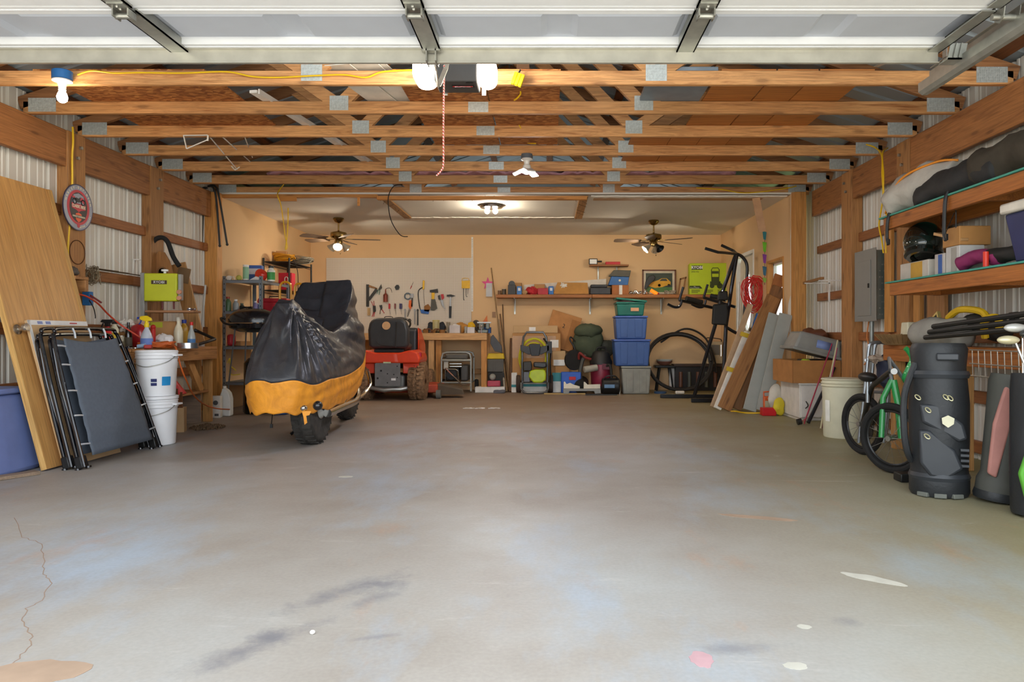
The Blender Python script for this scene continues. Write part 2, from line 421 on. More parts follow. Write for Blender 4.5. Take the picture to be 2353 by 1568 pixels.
# ------------------------------------------------------------------ side walls of ribbed metal
def sheet_mesh(L=.84,pitch=.21,h=2.66):
 prof = []
 for k in range(int(round(L/pitch))):
  b = k*pitch
  prof+=[(b,0),(b+.062,0),(b+.068,.006),(b+.078,.006),(b+.084,0),(b+.126,0),(b+.132,.006),(b+.142,.006),(b+.148,0),(b+.168,0),(b+.178,.02),(b+.200,.02)]
 prof.append((L,0)); m = MB()
 vs_ = [(d,y,z)for z in(0,h)for(y,d)in prof]; n = len(prof)
 m.add(vs_,[(i,i+1,n+i+1,n+i)for i in range(n-1)])
 # outer skin closes the sheet
 m.add([(.03,y,z)for z in(0,h)for y in(0,L)],[(0,1,3,2)])
 return m
def metal_wall(name,side):
 X = XL if side<0 else XR
 root = MB(); root.box(X+side*.06,X+side*.07,YF,YP+.55,-.02,2.70)
 wall = struct(root.build(name,SIDING,sm=0))
 me = None; y = YF; loc0 = wall.location
 while y<8.1:
  M_ = Matrix.Translation(Vector((X,y,0))-loc0)
  if side<0:M_ = M_@Matrix.Scale(-1,4,(1,0,0))
  if me is None:
   o = sheet_mesh().build('siding_sheet',SIDING,parent=wall,M_=M_,sm=0); me = o.data
  else:
   o = bpy.data.objects.new('siding_sheet',me); COL.objects.link(o); o.parent = wall; o.matrix_local = M_
  y+=.84
 return wall
WL = metal_wall('wall_left',-1); WR = metal_wall('wall_right',1)
def wpart(wall,name,mat,*bx,bev=.004):
 m = MB(); m.box(*bx); return m.build(name,mat,parent=wall,world=True,bev=bev,seg=1,sm=0)
 # headers on both sides, in lengths that butt at the posts
PL = [(2.25,2.47),(3.95,4.17),(5.69,5.91),(6.88,7.11)]; PR = [(2.3,2.52),(4.0,4.22),(5.92,6.13),(7.04,7.28)]
for wall,inn,out,posts in((WL,HL,XL,PL),(WR,HR,XR,PR)):
 s = 1 if wall is WL else-1
 ends = [YF]+[y for p in posts for y in p]+[YP-.14]
 for i in range(0,len(ends),2):
  wpart(wall,'header_beam',W_HEAD,*sorted((inn,inn-s*.045)),ends[i],ends[i+1],ZC-.286,ZC-.002)
 for y0,y1 in posts:
  wpart(wall,'post',W_POST,*sorted((inn+s*.012,out)),y0,y1,0,ZC-.003)
  b = MB()
  for z in(2.37,2.28):b.cyl((inn+s*.012,(y0+y1)/2+.04*(z>2.3),z),(inn+s*.03,(y0+y1)/2+.04*(z>2.3),z),.013,n=10)
  b.build('bolt',ZINC,parent=wall,world=True)
 for z in(.05,.45,.88,1.33,1.81)if wall is WL else(.05,.40,.82,1.25,1.775):
  for i in range(0,len(ends),2):
   wpart(wall,'girt',W_GIRT,*sorted((out+s*.003,out+s*.042)),ends[i],ends[i+1],z,z+.085)
   # ------------------------------------------------------------------ back room shell
m = MB(); m.box(BXL-.12,BXR+.12,YB,YB+.12,0,ZC+.02); wb = struct(m.build('wall_back',PEACH,sm=0))
m = MB(); m.box(BXL-.12,BXL,YP+.0,YB,0,ZC+.02); wbl = struct(m.build('wall_left_back',PEACH,sm=0))
WIN = (8.56,9.21,1.0,1.80); DOOR = (9.8,10.7,0,2.03)
m = MB()
def hole_wall(m,x0,x1,y0,y1,z1,holes):
 ys = sorted({y0,y1}|{h[0]for h in holes}|{h[1]for h in holes})
 for a,b in zip(ys,ys[1:]):
  hs = [h for h in holes if h[0]<=a and h[1]>=b]
  if not hs:m.box(x0,x1,a,b,0,z1)
  else:
   h = hs[0]
   if h[2]>0:m.box(x0,x1,a,b,0,h[2])
   m.box(x0,x1,a,b,h[3],z1)
hole_wall(m,BXR,BXR+.12,YP,YB,ZC+.02,[WIN,DOOR]); wbr = struct(m.build('wall_right_back',PEACH,sm=0))
# torn drywall edge at the front of the right wall
rnd = random.Random(3); m = MB(); n = 26; poly = [(0,0),(0,ZC)]
for i in range(n+1):poly.append((.035+rnd.uniform(0,.02)+(.10 if 13<=i<=16 else 0)*rnd.uniform(.4,1),ZC-ZC*i/n))
m.prism(poly,(BXR-.004,YP-.002,0),(0,1,0),(0,0,1),.004); m.build('torn_gypsum_edge',DRYW,parent=wbr,world=True,sm=0)
# window in the right wall: raw timber frame, sashes and glass
y0,y1,z0,z1 = WIN
wroot = MB(); wroot.box(BXR-.012,BXR+.115,y0,y0+.03,z0,z1); wroot.box(BXR-.012,BXR+.115,y1-.03,y1,z0,z1)
wroot.box(BXR-.012,BXR+.115,y0+.03,y1-.03,z1-.03,z1); wroot.box(BXR-.03,BXR+.115,y0+.03,y1-.03,z0,z0+.03)
win = struct(wroot.build('window_1',W_STUD,sm=0)); WP = plain('white_vinyl','#f1f2ee',.4,var=.03)
m = MB(); zm = (z0+z1)/2; xg = BXR+.085
for(a,b,c,d)in((y0+.03,y1-.03,z0+.03,z0+.06),(y0+.03,y1-.03,z1-.06,z1-.03),(y0+.03,y1-.03,zm-.02,zm+.02),(y0+.03,y0+.06,z0+.03,z1-.03),(y1-.06,y1-.03,z0+.03,z1-.03)):
 m.box(xg-.02,xg+.02,a,b,c,d)
m.build('sash',WP,parent=win,world=True,sm=0)
for c,d in((z0+.06,zm-.02),(zm+.02,z1-.06)):
 m = MB(); m.box(xg-.003,xg+.003,y0+.06,y1-.06,c,d); m.build('pane',GLASSW,parent=win,world=True,sm=0)
 # exterior door with an oval light
y0,y1,z0,z1 = DOOR; yc = (y0+y1)/2
DP = plain('grey_door_paint','#cfc8ba',.5,var=.03)
m = MB(); N = 40; zc_ = 1.35; ry,rz = .22,.42
outer = []
for i in range(N):
 a = 2*math.pi*i/N; cy,sy = math.cos(a),math.sin(a)
 k = min((.41/abs(cy))if abs(cy)>1e-6 else 9e9,((.64 if sy>0 else zc_-.01)/abs(sy))if abs(sy)>1e-6 else 9e9)
 outer.append((yc+cy*k,zc_+sy*k))
inner = [(yc+ry*math.cos(2*math.pi*i/N),zc_+rz*math.sin(2*math.pi*i/N))for i in range(N)]
for xx in(BXR+.04,BXR+.08):
 m.add([(xx,a,b)for a,b in outer+inner],[(i,(i+1)%N,N+(i+1)%N,N+i)for i in range(N)])
m.add([(xx,a,b)for xx in(BXR+.04,BXR+.08)for a,b in inner],[(i,(i+1)%N,N+(i+1)%N,N+i)for i in range(N)])
m.add([(xx,a,b)for xx in(BXR+.04,BXR+.08)for a,b in outer],[(i,(i+1)%N,N+(i+1)%N,N+i)for i in range(N)])
dr = struct(m.build('door_1',DP,sm=0))
m = MB(); m.tube([(BXR+.038,a,b)for a,b in inner],.014,8,closed=True); m.build('oval_frame',WP,parent=dr,world=True)
m = MB(); m.add([(BXR+.06,yc,zc_)]+[(BXR+.06,a,b)for a,b in inner],[(0,i+1,(i+1)%N+1)for i in range(N)]); m.build('pane',GLASSW,parent=dr,world=True,sm=0,solid=.006)
for(a,b,c,d)in((yc-.41,yc+.41,1.985,2.03),(y0,yc-.41,0,2.03),(yc+.41,y1,0,2.03)):
 m = MB(); m.box(BXR-.012,BXR+.12,a,b,c,d); m.build('door_casing',WP,parent=dr,world=True,sm=0)
m = MB(); m.lathe([(.0,0),(.028,0),(.028,.008),(.012,.012),(.012,.04),(.027,.05),(.027,.07),(0,.078)],(BXR+.04,y0+.11,.95),(-1,0,0),16); m.build('door_knob',BRASS,parent=dr,world=True)
# ceiling of the back room with the footprint of a removed closet
m = MB(); m.box(BXL-.12,BXR+.12,YP+.03,YB+.12,ZC,ZC+.02); ceil = struct(m.build('ceiling_back',CEILP,sm=0))
def cpart(name,mat,*b):m = MB(); m.box(*b); return m.build(name,mat,parent=ceil,world=True,bev=.003,seg=1,sm=0)
W_PLATE = wood('ceiling_plate_lumber','#b58650','#8d6235','Y',16)
cpart('exposed_plate',W_PLATE,-1.96,-1.86,8.40,9.95,ZC-.016,ZC+.002)
cpart('exposed_plate',W_PLATE,.36,.46,8.40,9.98,ZC-.016,ZC+.002)
rnd = random.Random(5); m = MB(); m_poly = []
for i in range(45):m_poly.append((-1.86+2.21*i/44,9.92+rnd.uniform(-.02,.02)))
for i in range(45):m_poly.append((.35-2.21*i/44,9.98+rnd.uniform(-.015,.03)))
m.prism(m_poly,(0,0,ZC-.008),(1,0,0),(0,1,0),.010); m.build('torn_gypsum_strip',DRYW,parent=ceil,world=True,sm=0)
m = MB(); m.box(-.6,.35,10.0,10.025,ZC-.006,ZC+.002); m.build('dark_gap',plain('dark_gap_timber','#5e3c22',.9),parent=ceil,world=True,sm=0)
cpart('exposed_board',wood('ceiling_tan_board','#cda274','#b88c5e','X',12,knots=.1),.53,2.50,8.48,8.64,ZC-.012,ZC+.002)
rnd = random.Random(9); m = MB(); poly = [(.49+2.25*i/40,8.47+rnd.uniform(-.012,.012))for i in range(41)]+[(2.74-2.25*i/40,8.37+rnd.uniform(0,.02))for i in range(41)]
m.prism(poly,(0,0,ZC-.012),(1,0,0),(0,1,0),.014); m.build('torn_gypsum_strip',DRYW,parent=ceil,world=True,sm=0)
# nails left in the edge of the opening
m = MB()
for i in range(16):
 x = -1.95+i*.15+random.uniform(-.04,.04); y = 8.38+random.uniform(0,.04)
 m.cyl((x,y,ZC),(x+random.uniform(-.02,.02),y+random.uniform(-.01,.01),ZC-random.uniform(.03,.07)),.0025,n=5)
for i in range(8):
 m.cyl((-1.91+random.uniform(-.06,.06),8.45+i*.2,ZC-.016),(-1.91+random.uniform(-.06,.06),8.45+i*.2,ZC-.05),.0022,n=5)
 m.cyl((.41+random.uniform(-.06,.06),8.45+i*.2,ZC-.016),(.41+random.uniform(-.06,.06),8.45+i*.2,ZC-.05),.0022,n=5)
o = m.build('bent_nails',plain('rusty_nail','#5a4636',.6,.6),parent=ceil,world=True); o['kind'] = 'stuff'
# board nailed across the last truss and splintered end posts of the opening
W_PLX = wood('opening_plate_lumber','#df9c50','#b87431','X',16)
for x0,x1,za,zb in((-3.72,-1.95,ZC-.035,ZC+.0),(-1.95,.44,ZC-.06,ZC-.02)):
 m = MB(); m.box(x0,x1,8.30,8.37,za,zb); m.build('nailing_board',W_PLX,parent=ceil,world=True,bev=.003,seg=1,sm=0)
m = MB(); m.box(-3.07,-2.87,8.31,8.34,ZC-.075,ZC-.035); m.build('wood_scrap',W_PLX,parent=ceil,world=True,sm=0)
m = MB(); m.cbox((-2.16,8.32,ZC-.06),(.025,.02,.14)); m.build('wood_scrap',W_PLX,parent=ceil,world=True,sm=0)
# end studs of the opening
for wall,x0,x1 in((wbl,-3.83,-3.69),(wbr,2.745,2.875)):
 m = MB(); m.box(x0,x1,YP-.13,YP-.002,0,ZC-.003); m.build('stud',W_STUD,parent=wall,world=True,bev=.004,seg=1,sm=0)
 # roof: two slopes of ribbed sheet on purlins
APX,RISE = -.411,1.15; EV = 3.6
slope = math.atan2(RISE,EV)
rm = MB()
for s in(-1,1):
 for k in range(18):
  y = 1.1+k*.62
  for(a,b,d)in((0,.2,0),(.2,.215,.02),(.215,.235,.02),(.235,.25,0),(.25,.41,0),(.41,.425,.02),(.425,.445,.02),(.445,.46,0),(.46,.62,0)):
   d0 = 0 if(a in(0,.2,.25,.41,.46))and d==0 else(0 if a in(.2,.41)else .02); d1 = .02 if b in(.215,.235,.425,.445)else 0
   p = [(APX,y+a,ZC+.09+RISE+.06+d0),(APX,y+b,ZC+.09+RISE+.06+d1),(APX+s*(EV+.35),y+b,ZC+.15-.35*RISE/EV+d1),(APX+s*(EV+.35),y+a,ZC+.15-.35*RISE/EV+d0)]
   rm.add(p,[(0,1,2,3)])
struct(rm.build('ceiling_roof',ROOFM,sm=0,solid=.002))
roof = bpy.data.objects['ceiling_roof']
for s in(-1,1):
 for t in(.12,.32,.52,.72,.92):
  x = APX+s*EV*t; z = ZC+.09+RISE*(1-t)+.03
  m = MB(); m.beam((x,1.1,z),(x,12.2,z),.089,.038,up=(s*math.sin(slope),0,math.cos(slope))); m.build('purlin',wood('purlin_lumber','#84502b','#5b3519','Y',18),parent=roof,world=True,sm=0)
  # gables close the attic at the front and back
for nm,y in(('wall_gable_back',12.2),):
 m = MB(); m.prism([(APX-EV-.35,ZC-.05),(APX+EV+.35,ZC-.05),(APX+EV+.35,ZC+.08),(APX,ZC+RISE+.22),(APX-EV-.35,ZC+.08)],(0,y,0),(1,0,0),(0,0,1),.03); struct(m.build(nm,ROOFM,sm=0))
 # ------------------------------------------------------------------ roof trusses
TY = [4.665+.61*i for i in range(7)]
PLATE = None
def plate_mesh(w=.13,h=.10):
 m = MB(); m.box(-w/2,w/2,-.0015,.0,-h/2,h/2)
 nx,nz = int(w/.014),int(h/.016)
 for i in range(nx):
  for j in range(nz):
   x = -w/2+.01+i*.0135; z = -h/2+.009+j*.0165; m.box(x,x+.004,-.004,-.0012,z,z+.008)
 return m
PLM = plain('perforated_truss_plate','#c4c8c4',.45,.45,.15,60)
def truss(y,label,plates=True):
 t = thing('roof_truss',label,'truss',(APX,y,ZC),group='timber roof trusses')
 A,B = HL-.04-APX,HR+.04-APX
 m = MB(); m.box(A,B,0,.038,0,.089); m.build('bottom_chord',W_TRUSS,parent=t,bev=.003,seg=1,sm=0)
 for s,E in((-1,A),(1,B)):
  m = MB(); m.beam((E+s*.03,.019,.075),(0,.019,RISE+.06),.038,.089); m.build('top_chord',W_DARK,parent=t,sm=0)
  xb = s*1.10
  m = MB(); m.beam((xb,.019,.06),(s*.02,.019,RISE),.037,.089); m.build('web',W_TRUSS,parent=t,sm=0)
  m = MB(); m.beam((xb,.019,.06),(s*1.85,.019,RISE*.5),.036,.089); m.build('web',W_TRUSS,parent=t,sm=0)
  plate_mesh(.135,.105).build('connector_plate',PLM,parent=t,M_=Matrix.Translation((xb,-.001,.075)),sm=0)
  plate_mesh(.20,.10).build('connector_plate',PLM,parent=t,M_=Matrix.Translation((E-s*.14,-.001,.062)),sm=0)
 plate_mesh(.145,.075).build('connector_plate',PLM,parent=t,M_=Matrix.Translation((-.095,-.001,.046)),sm=0)
 return t
tl = ['timber roof truss carrying the blue lamp box and yellow cable','timber roof truss just behind the garage door opener','timber roof truss behind which a white shelf bracket hangs',
'timber roof truss the white LED lamp hangs from','timber roof truss just past the hanging LED lamp','timber roof truss next to the one at the back room opening','timber roof truss over the opening to the back room']
for y,l in zip(TY,tl):truss(y,l)
# ------------------------------------------------------------------ raised overhead door
DZ = 2.255; DX0,DX1 = -3.0,1.88
gd = thing('overhead_door','white sectional overhead door slid open under the ceiling','garage door',((DX0+DX1)/2,3.55,DZ))
SKIN = plain('grey_white_door_skin','#c3c9d4',.5,var=.02)
W8 = (DX1-DX0)/8
for k in range(3):
 y1 = 3.56-k*.5; y0 = y1-.496
 sec = MB(); sec.box(DX0,DX1,y0,y1,DZ+.036,DZ+.05)
 so_ = sec.build('door_section',SKIN,parent=gd,world=True,sm=0)
 for a,b in((y0,y0+.075),(y1-.10,y1)):
  m = MB(); m.box(DX0,DX1,a,b,DZ,DZ+.036)
  m.box(DX0,DX1,a+.028,a+.034,DZ-.003,DZ+.001); m.build('rail',WHITE,parent=so_,world=True,bev=.004,sm=0)
 for i in range(8):
  x0 = DX0+i*W8+.055; x1 = x0+W8-.11; a,b = y0+.105,y1-.125
  m = MB(); o2 = .028
  O = [(x0,a),(x1,a),(x1,b),(x0,b)]; I1 = [(x0+o2,a+o2),(x1-o2,a+o2),(x1-o2,b-o2),(x0+o2,b-o2)]
  z_ = DZ+.036
  m.add([(x,y,z_)for x,y in O]+[(x,y,z_-.02)for x,y in I1],[(0,1,5,4),(1,2,6,5),(2,3,7,6),(3,0,4,7),(4,5,6,7)])
  m.add([(x,y,z_+.003)for x,y in O],[(3,2,1,0)])
  m.build('raised_panel',SKIN,parent=so_,world=True,sm=0)
for i in range(1,4):
 x = DX0+i*2*W8
 for k in range(3):
  y1 = 3.55-k*.5
  m = MB(); m.box(x-.043,x+.043,y1-.47,y1,DZ-.014,DZ-.008); m.box(x-.043,x-.037,y1-.47,y1,DZ-.014,DZ+.03); m.box(x+.037,x+.043,y1-.47,y1,DZ-.014,DZ+.03)
  m.build('stile',GALV,parent=gd,world=True,sm=0)
  h = MB(); yh = y1-.485
  h.box(x-.035,x+.035,yh-.07,yh+.05,DZ-.019,DZ-.013)
  for sx in(-1,1):h.box(x+sx*.032-.003,x+sx*.032+.003,yh-.03,yh+.03,DZ-.05,DZ-.015)
  h.cyl((x-.036,yh,DZ-.04),(x+.036,yh,DZ-.04),.013,n=12)
  for sx,sy in((0,-.05),(0,-.025),(.0,.04)):h.ball((x+sx,yh+sy,DZ-.021),.008,8,5)
  h.build('hinge',ZINC,parent=gd,world=True)
for s,x in((1,DX1),(-1,DX0)):
 for k in range(3):
  y1 = 3.55-k*.5
  m = MB(); m.box(*sorted((x-s*.05,x+s*.012)),y1-.47,y1,DZ-.014,DZ-.008); m.box(*sorted((x+s*.006,x+s*.012)),y1-.47,y1,DZ-.014,DZ+.05); m.build('end_stile',GALV,parent=gd,world=True,sm=0)
x = DX1
h = MB(); yh = 3.065
for sx in(.01,.075):h.prism([(-.04,0),(.04,0),(.03,-.045),(0,-.06),(-.03,-.045)],(x+sx,yh,DZ-.01),(0,1,0),(0,0,1),.004)
h.cyl((x-.02,yh,DZ-.045),(x+.13,yh,DZ-.045),.014,n=12); h.build('hinge',ZINC,parent=gd,world=True)
# strut along the lower edge
m = MB(); m.box(DX0+.02,DX1-.0,3.525,3.53,DZ-.066,DZ+.004); m.box(DX0+.02,DX1,3.505,3.55,DZ-.004,DZ+.002); m.box(DX0+.02,DX1,3.51,3.53,DZ-.069,DZ-.065)
m.build('strut',plain('strut_steel','#c6c3b6',.4,.55,.12,9),parent=gd,world=True,sm=0)
m = MB(); m.box(DX1+.005,DX1+.085,3.45,3.53,DZ-.075,DZ-.068); m.prism([(0,0),(.08,0),(.095,.075),(.015,.075)],(DX1+.005,3.45,DZ-.075),(1,0,0),(0,0,1),-.006)
for q_ in(.025,.05):m.beam((DX1+.005+q_,3.442,DZ-.07),(DX1+.02+q_,3.442,DZ-.002),.006,.006)
m.build('bottom_bracket',GALV,parent=gd,world=True,sm=0)
m = MB(); m.cyl((DX1+.08,3.49,DZ-.072),(DX1+.105,3.49,DZ-.072),.022,n=16); m.build('roller',BLACKP,parent=gd,world=True)
# operator bracket on the middle stile
xm = DX0+4*W8
m = MB(); m.box(xm-.045,xm+.045,3.48,3.51,DZ-.022,DZ-.014)
for s in(-1,1):m.box(xm+s*.022-.003,xm+s*.022+.003,3.48,3.57,DZ-.07,DZ-.014)
m.cyl((xm-.03,3.55,DZ-.06),(xm+.03,3.55,DZ-.06),.006,n=8); m.build('arm_bracket',ZINC,parent=gd,world=True)
# track
tk = thing('door_track','galvanised steel door track along the right side of the raised door','track',(DX1+.1,3.86,2.13))
m = MB(); xa = DX1+.075
prof = [(0,0),(.0,-.045),(.02,-.06),(.045,-.06),(.06,-.045),(.06,.0)]
a = [(xa+p[0],1.4,2.205+p[1])for p in prof]; b = [(xa+p[0],3.86,2.205+p[1])for p in prof]; n = len(prof)
m.add(a+b,[(i,i+1,n+i+1,n+i)for i in range(n-1)]); m.build('rail',GALV,parent=tk,world=True,solid=.003,sm=0)
m = MB(); m.box(xa+.058,xa+.062,1.4,3.86,2.18,2.27); m.box(xa+.062,xa+.09,1.4,3.86,2.286,2.29); m.build('angle',GALV,parent=tk,world=True,sm=0)
m = MB(); m.box(xa+.062,xa+.066,3.7,3.74,2.23,2.42); m.beam((xa+.064,3.72,2.39),(xa+.064,4.5,2.53),.03,.004); m.build('hanger',GALV,parent=tk,world=True,sm=0)
# ------------------------------------------------------------------ opener with lit covers
OPL = plain('opener_lamp_cover','#fff6e6',.3,var=0,emit=20.)
DARKG = plain('dark_grey_plastic','#45423f',.5,var=.08)
op = thing('door_opener','dark grey garage door opener with two glowing lamp covers','door opener',(-.508,4.35,2.22))
m = MB(); m.prism([(4.20,2.305),(4.235,2.23),(4.56,2.23),(4.56,2.38),(4.20,2.38)],(-.625,0,0),(0,1,0),(0,0,1),.24); hs = m.build('housing',DARKG,parent=op,world=True,bev=.008)
m = MB(); m.box(-.535,-.405,4.325,4.395,2.2275,2.2305); m.build('maker_plate',BLACKP,parent=hs,world=True)
RED = plain('red_paint','#c4161c',.45,var=.06)
M0 = frame_m((-.475,4.355,2.2275),(1,0,0),(0,-1,0),(0,0,-1))
text('lettering','CRAFTSMAN',.016,plain('white_print','#f2f2f2',.6,var=0),hs,WM[hs.name].inverted()@M0@Matrix.Translation((0,-.005,.002)))
m = MB(); m.prism([(-.053,-.012),(.053,-.012),(.058,0),(.053,.012),(-.053,.012),(-.058,0)],(0,0,.001),(1,0,0),(0,1,0),.001); m.xf(M0@Matrix.Translation((0,-.005,0))); m.build('badge',RED,parent=hs,world=True,sm=0)
m = MB(); m.lathe([(0,0),(.022,0),(.024,.003),(0,.004)],(-.43,4.262,2.2285),(0,0,-1),16); m.build('knob',BLACKP,parent=op,world=True)
for x0,x1 in((-.748,-.622),(-.388,-.28)):
 m = MB(); m.box(x0,x1,4.20,4.50,2.226,2.385); m.build('lamp_cover',OPL,parent=op,world=True,bev=.05,seg=4)
for x in(-.59,-.365):
 m = MB(); m.box(x-.012,x+.012,4.58,4.583,2.22,2.35); m.build('hanger_strap',GALV,parent=op,world=True)
m = MB(); m.box(-.515,-.485,1.4,4.2,2.382,2.41); m.build('rail',GALV,parent=op,world=True,sm=0)
op.matrix_world = Matrix.Translation((-.548,4.37,2.358))@Matrix.Diagonal((1.05,.63,1.05,1)); WM[op.name] = op.matrix_world.copy()
m = MB(); p = [at(1000,140,3.614),at(1001,157,3.711),at(1006,197,3.937),at(1008,197,3.953),at(1024,158,4.130),at(1028,140,4.177)]
for a,b in zip(p,p[1:]):m.beam(a,b,.026,.006,up=(0,-1,.3))
m.build('pull_arm',plain('pale_steel','#d8d0bf',.35,.5),parent=op,world=True,sm=0)
m = MB(); rp = cat_rom([at(1021,150,4.142),at(1020,210,4.130),at(1019,300,4.114),at(1019,375,4.114),at(1014,392,4.114),at(1003,404,4.114)],8); m.tube(rp,.005,8)
def stripes(name,c1,c2,sc):
 q = NT(name); wv = q.n('ShaderNodeTexWave',Scale=sc,bands_direction='DIAGONAL'); q.l(q.coord(),wv.inputs['Vector'])
 q.l(q.ramp(wv.outputs[1],[(.45,lin(c1)),(.55,lin(c2))]),q.b.inputs['Base Color']); q.b.inputs['Roughness'].default_value = .8; return q.m
m.build('release_cord',stripes('red_white_rope','#d8483a','#f3dcd2',34.),parent=op,world=True)
# ------------------------------------------------------------------ lamps
BULB = plain('lit_bulb_glass','#fff1d6',.3,var=0,emit=60.)
PORC = plain('white_porcelain','#ebe9e4',.3,var=.03)
BLUEBOX = plain('blue_electrical_box','#2b6fb0',.5,var=.05)
c0 = at(155,195,4.650); lp = thing('bulb_lamp','bare lit bulb in white holder on blue electrical box','lamp',(c0.x,4.63,2.34))
m = MB(); m.lathe([(.05,0),(.058,.005),(.058,.055),(.05,.06)],(c0.x,4.60,2.482),n=20); m.build('junction_box',BLUEBOX,parent=lp,world=True)
m = MB(); m.lathe([(.055,.03),(.057,.022),(.03,.012),(.022,-.01),(.021,-.035),(0,-.035)],(c0.x,4.60,2.452),n=24); m.build('lamp_holder',PORC,parent=lp,world=True)
m = MB(); m.lathe([(.012,.02),(.014,0),(.026,-.025),(.031,-.045),(.027,-.066),(.014,-.077),(0,-.08)],(c0.x,4.60,2.419),n=20); m.build('bulb',BULB,parent=lp,world=True)
LEDM = plain('led_panel_glow','#eef0ff',.3,var=0,emit=260.)
c0 = at(1210,360,6.415); lx = c0.x; zz = 2.477
lp = thing('led_lamp','white folding LED lamp hanging under a roof truss','lamp',(lx,6.51,2.31))
m = MB(); m.lathe([(.052,0),(.052,.04)],(lx,6.51,zz-.03),n=20); m.build('junction_box',plain('grey_plastic_box','#5f646c',.6),parent=lp,world=True)
m = MB(); m.lathe([(.05,0),(.053,-.008),(.028,-.02),(.024,-.05),(.034,-.06),(.040,-.095),(.05,-.12),(0,-.12)],(lx,6.51,zz-.03),n=24); m.build('lamp_holder',PORC,parent=lp,world=True)
for k in range(3):
 a = 2*math.pi*k/3+.9; cx,cy = lx+.07*math.cos(a),6.51+.07*math.sin(a)
 rt = Euler((0,R(24),a)).to_matrix()
 m = MB(); m.cbox((cx,cy,zz-.142),(.12,.075,.012),rt); fin = m.build('folding_panel',PORC,parent=lp,world=True,bev=.003)
 m = MB(); m.cbox(Vector((cx,cy,zz-.142))+rt@Vector((0,0,-.0075)),(.10,.06,.003),rt); m.build('light_panel',LEDM,parent=lp,world=True)
m = MB(); m.ball((lx,6.51,zz-.155),(.03,.03,.012),14,6); m.build('light_panel',LEDM,parent=lp,world=True)
# ceiling fans in the back room
WBL = wood('walnut_blade','#8a7460','#5f4a3a','X',20,knots=0)
FRG = plain('frosted_shade_glass','#b9ab94',.3,.1,.1)
def fan(px,py,Y,rot,label,dark_cap=False):
 x = at(px,py,Y).x; t = thing('ceiling_fan',label,'ceiling fan',(x,Y,ZC),rot)
 m = MB(); m.lathe([(.07,0),(.075,-.02),(.05,-.055),(.015,-.07)],n=24); m.build('canopy',BRASS,parent=t)
 m = MB(); m.cyl((0,0,-.06),(0,0,-.20),.011,n=12); m.ball((0,0,-.185),.02,12,8); m.build('down_rod',BRASS,parent=t)
 m = MB(); m.lathe([(.03,-.18),(.06,-.19),(.105,-.20),(.11,-.215),(.11,-.255),(.095,-.27),(.06,-.285),(.045,-.30)],n=28); m.build('motor',BRASS,parent=t)
 for k in range(5):
  a = 2*math.pi*k/5
  ir = MB(); ir.beam((.08,0,-.285),(.20,0,-.288),.03,.006); ir.xf(Matrix.Rotation(a,4,'Z')); ir.build('blade_iron',BRASS,parent=t)
  bl = MB(); bl.prism([(.18,-.045),(.22,-.055),(.52,-.07),(.555,-.05),(.56,0),(.555,.05),(.52,.07),(.22,.055),(.18,.045)],(0,0,-.29),(1,0,0),(0,.97,.2),.006)
  bl.build('blade',WBL,parent=t,M_=Matrix.Rotation(a,4,'Z'),sm=0)
 m = MB(); m.lathe([(.045,-.30),(.055,-.32),(.05,-.355),(.02,-.365),(0,-.37)],n=20); m.build('light_kit',BRASS,parent=t)
 for k in range(3):
  a = 2*math.pi*k/3+.5; d = Vector((math.cos(a)*.75,math.sin(a)*.75,-.66)).normalized(); b0 = Vector((math.cos(a)*.05,math.sin(a)*.05,-.345))
  sh = MB(); pr = [(.018,.0),(.024,.02),(.034,.05),(.048,.08),(.062,.10),(.059,.10),(.046,.078),(.031,.05),(.02,.02)]
  sh.lathe(pr,b0,d,24); sh.build('lamp_shade',BLACKP if(dark_cap and k==2)else FRG,parent=t)
  if not(dark_cap and k==2):
   bb = MB(); bb.ball(b0+d*.098,(.02,.02,.02),12,8); bb.build('bulb',FANB,parent=t)
 m = MB()
 for sx in(-.02,.025):m.cyl((sx,-.02,-.36),(sx,-.02,-.46-sx),.0015,n=5); m.ball((sx,-.02,-.465-sx),.007,8,6)
 m.build('pull_chain',BRASS,parent=t)
 return t
FANB = plain('ceiling_bulb_added_glow','#fff0d8',.3,var=0,emit=300.)  # fan and flush lamp bulbs: glow added to brighten the back room
fan(778,500,10.0,R(12),'brass ceiling fan over the steel shelf corner with wooden blades')
fan(1502,507,10.2,R(40),'brass ceiling fan with one black lamp shade',True)
c0 = at(1130,470,9.063)
lp = thing('flush_ceiling_lamp','small chrome flush lamp with bare bulbs on back room ceiling','lamp',(c0.x,9.0,ZC))
m = MB(); m.lathe([(.14,0),(.15,-.012),(.135,-.035),(.06,-.05),(0,-.052)],(c0.x,9.0,ZC),n=32); m.build('base',CHROME,parent=lp,world=True)
for sx in(-.05,.05):
 m = MB(); m.ball((c0.x+sx,8.98,ZC-.075),(.032,.032,.036),14,10); m.build('bulb',FANB,parent=lp,world=True)
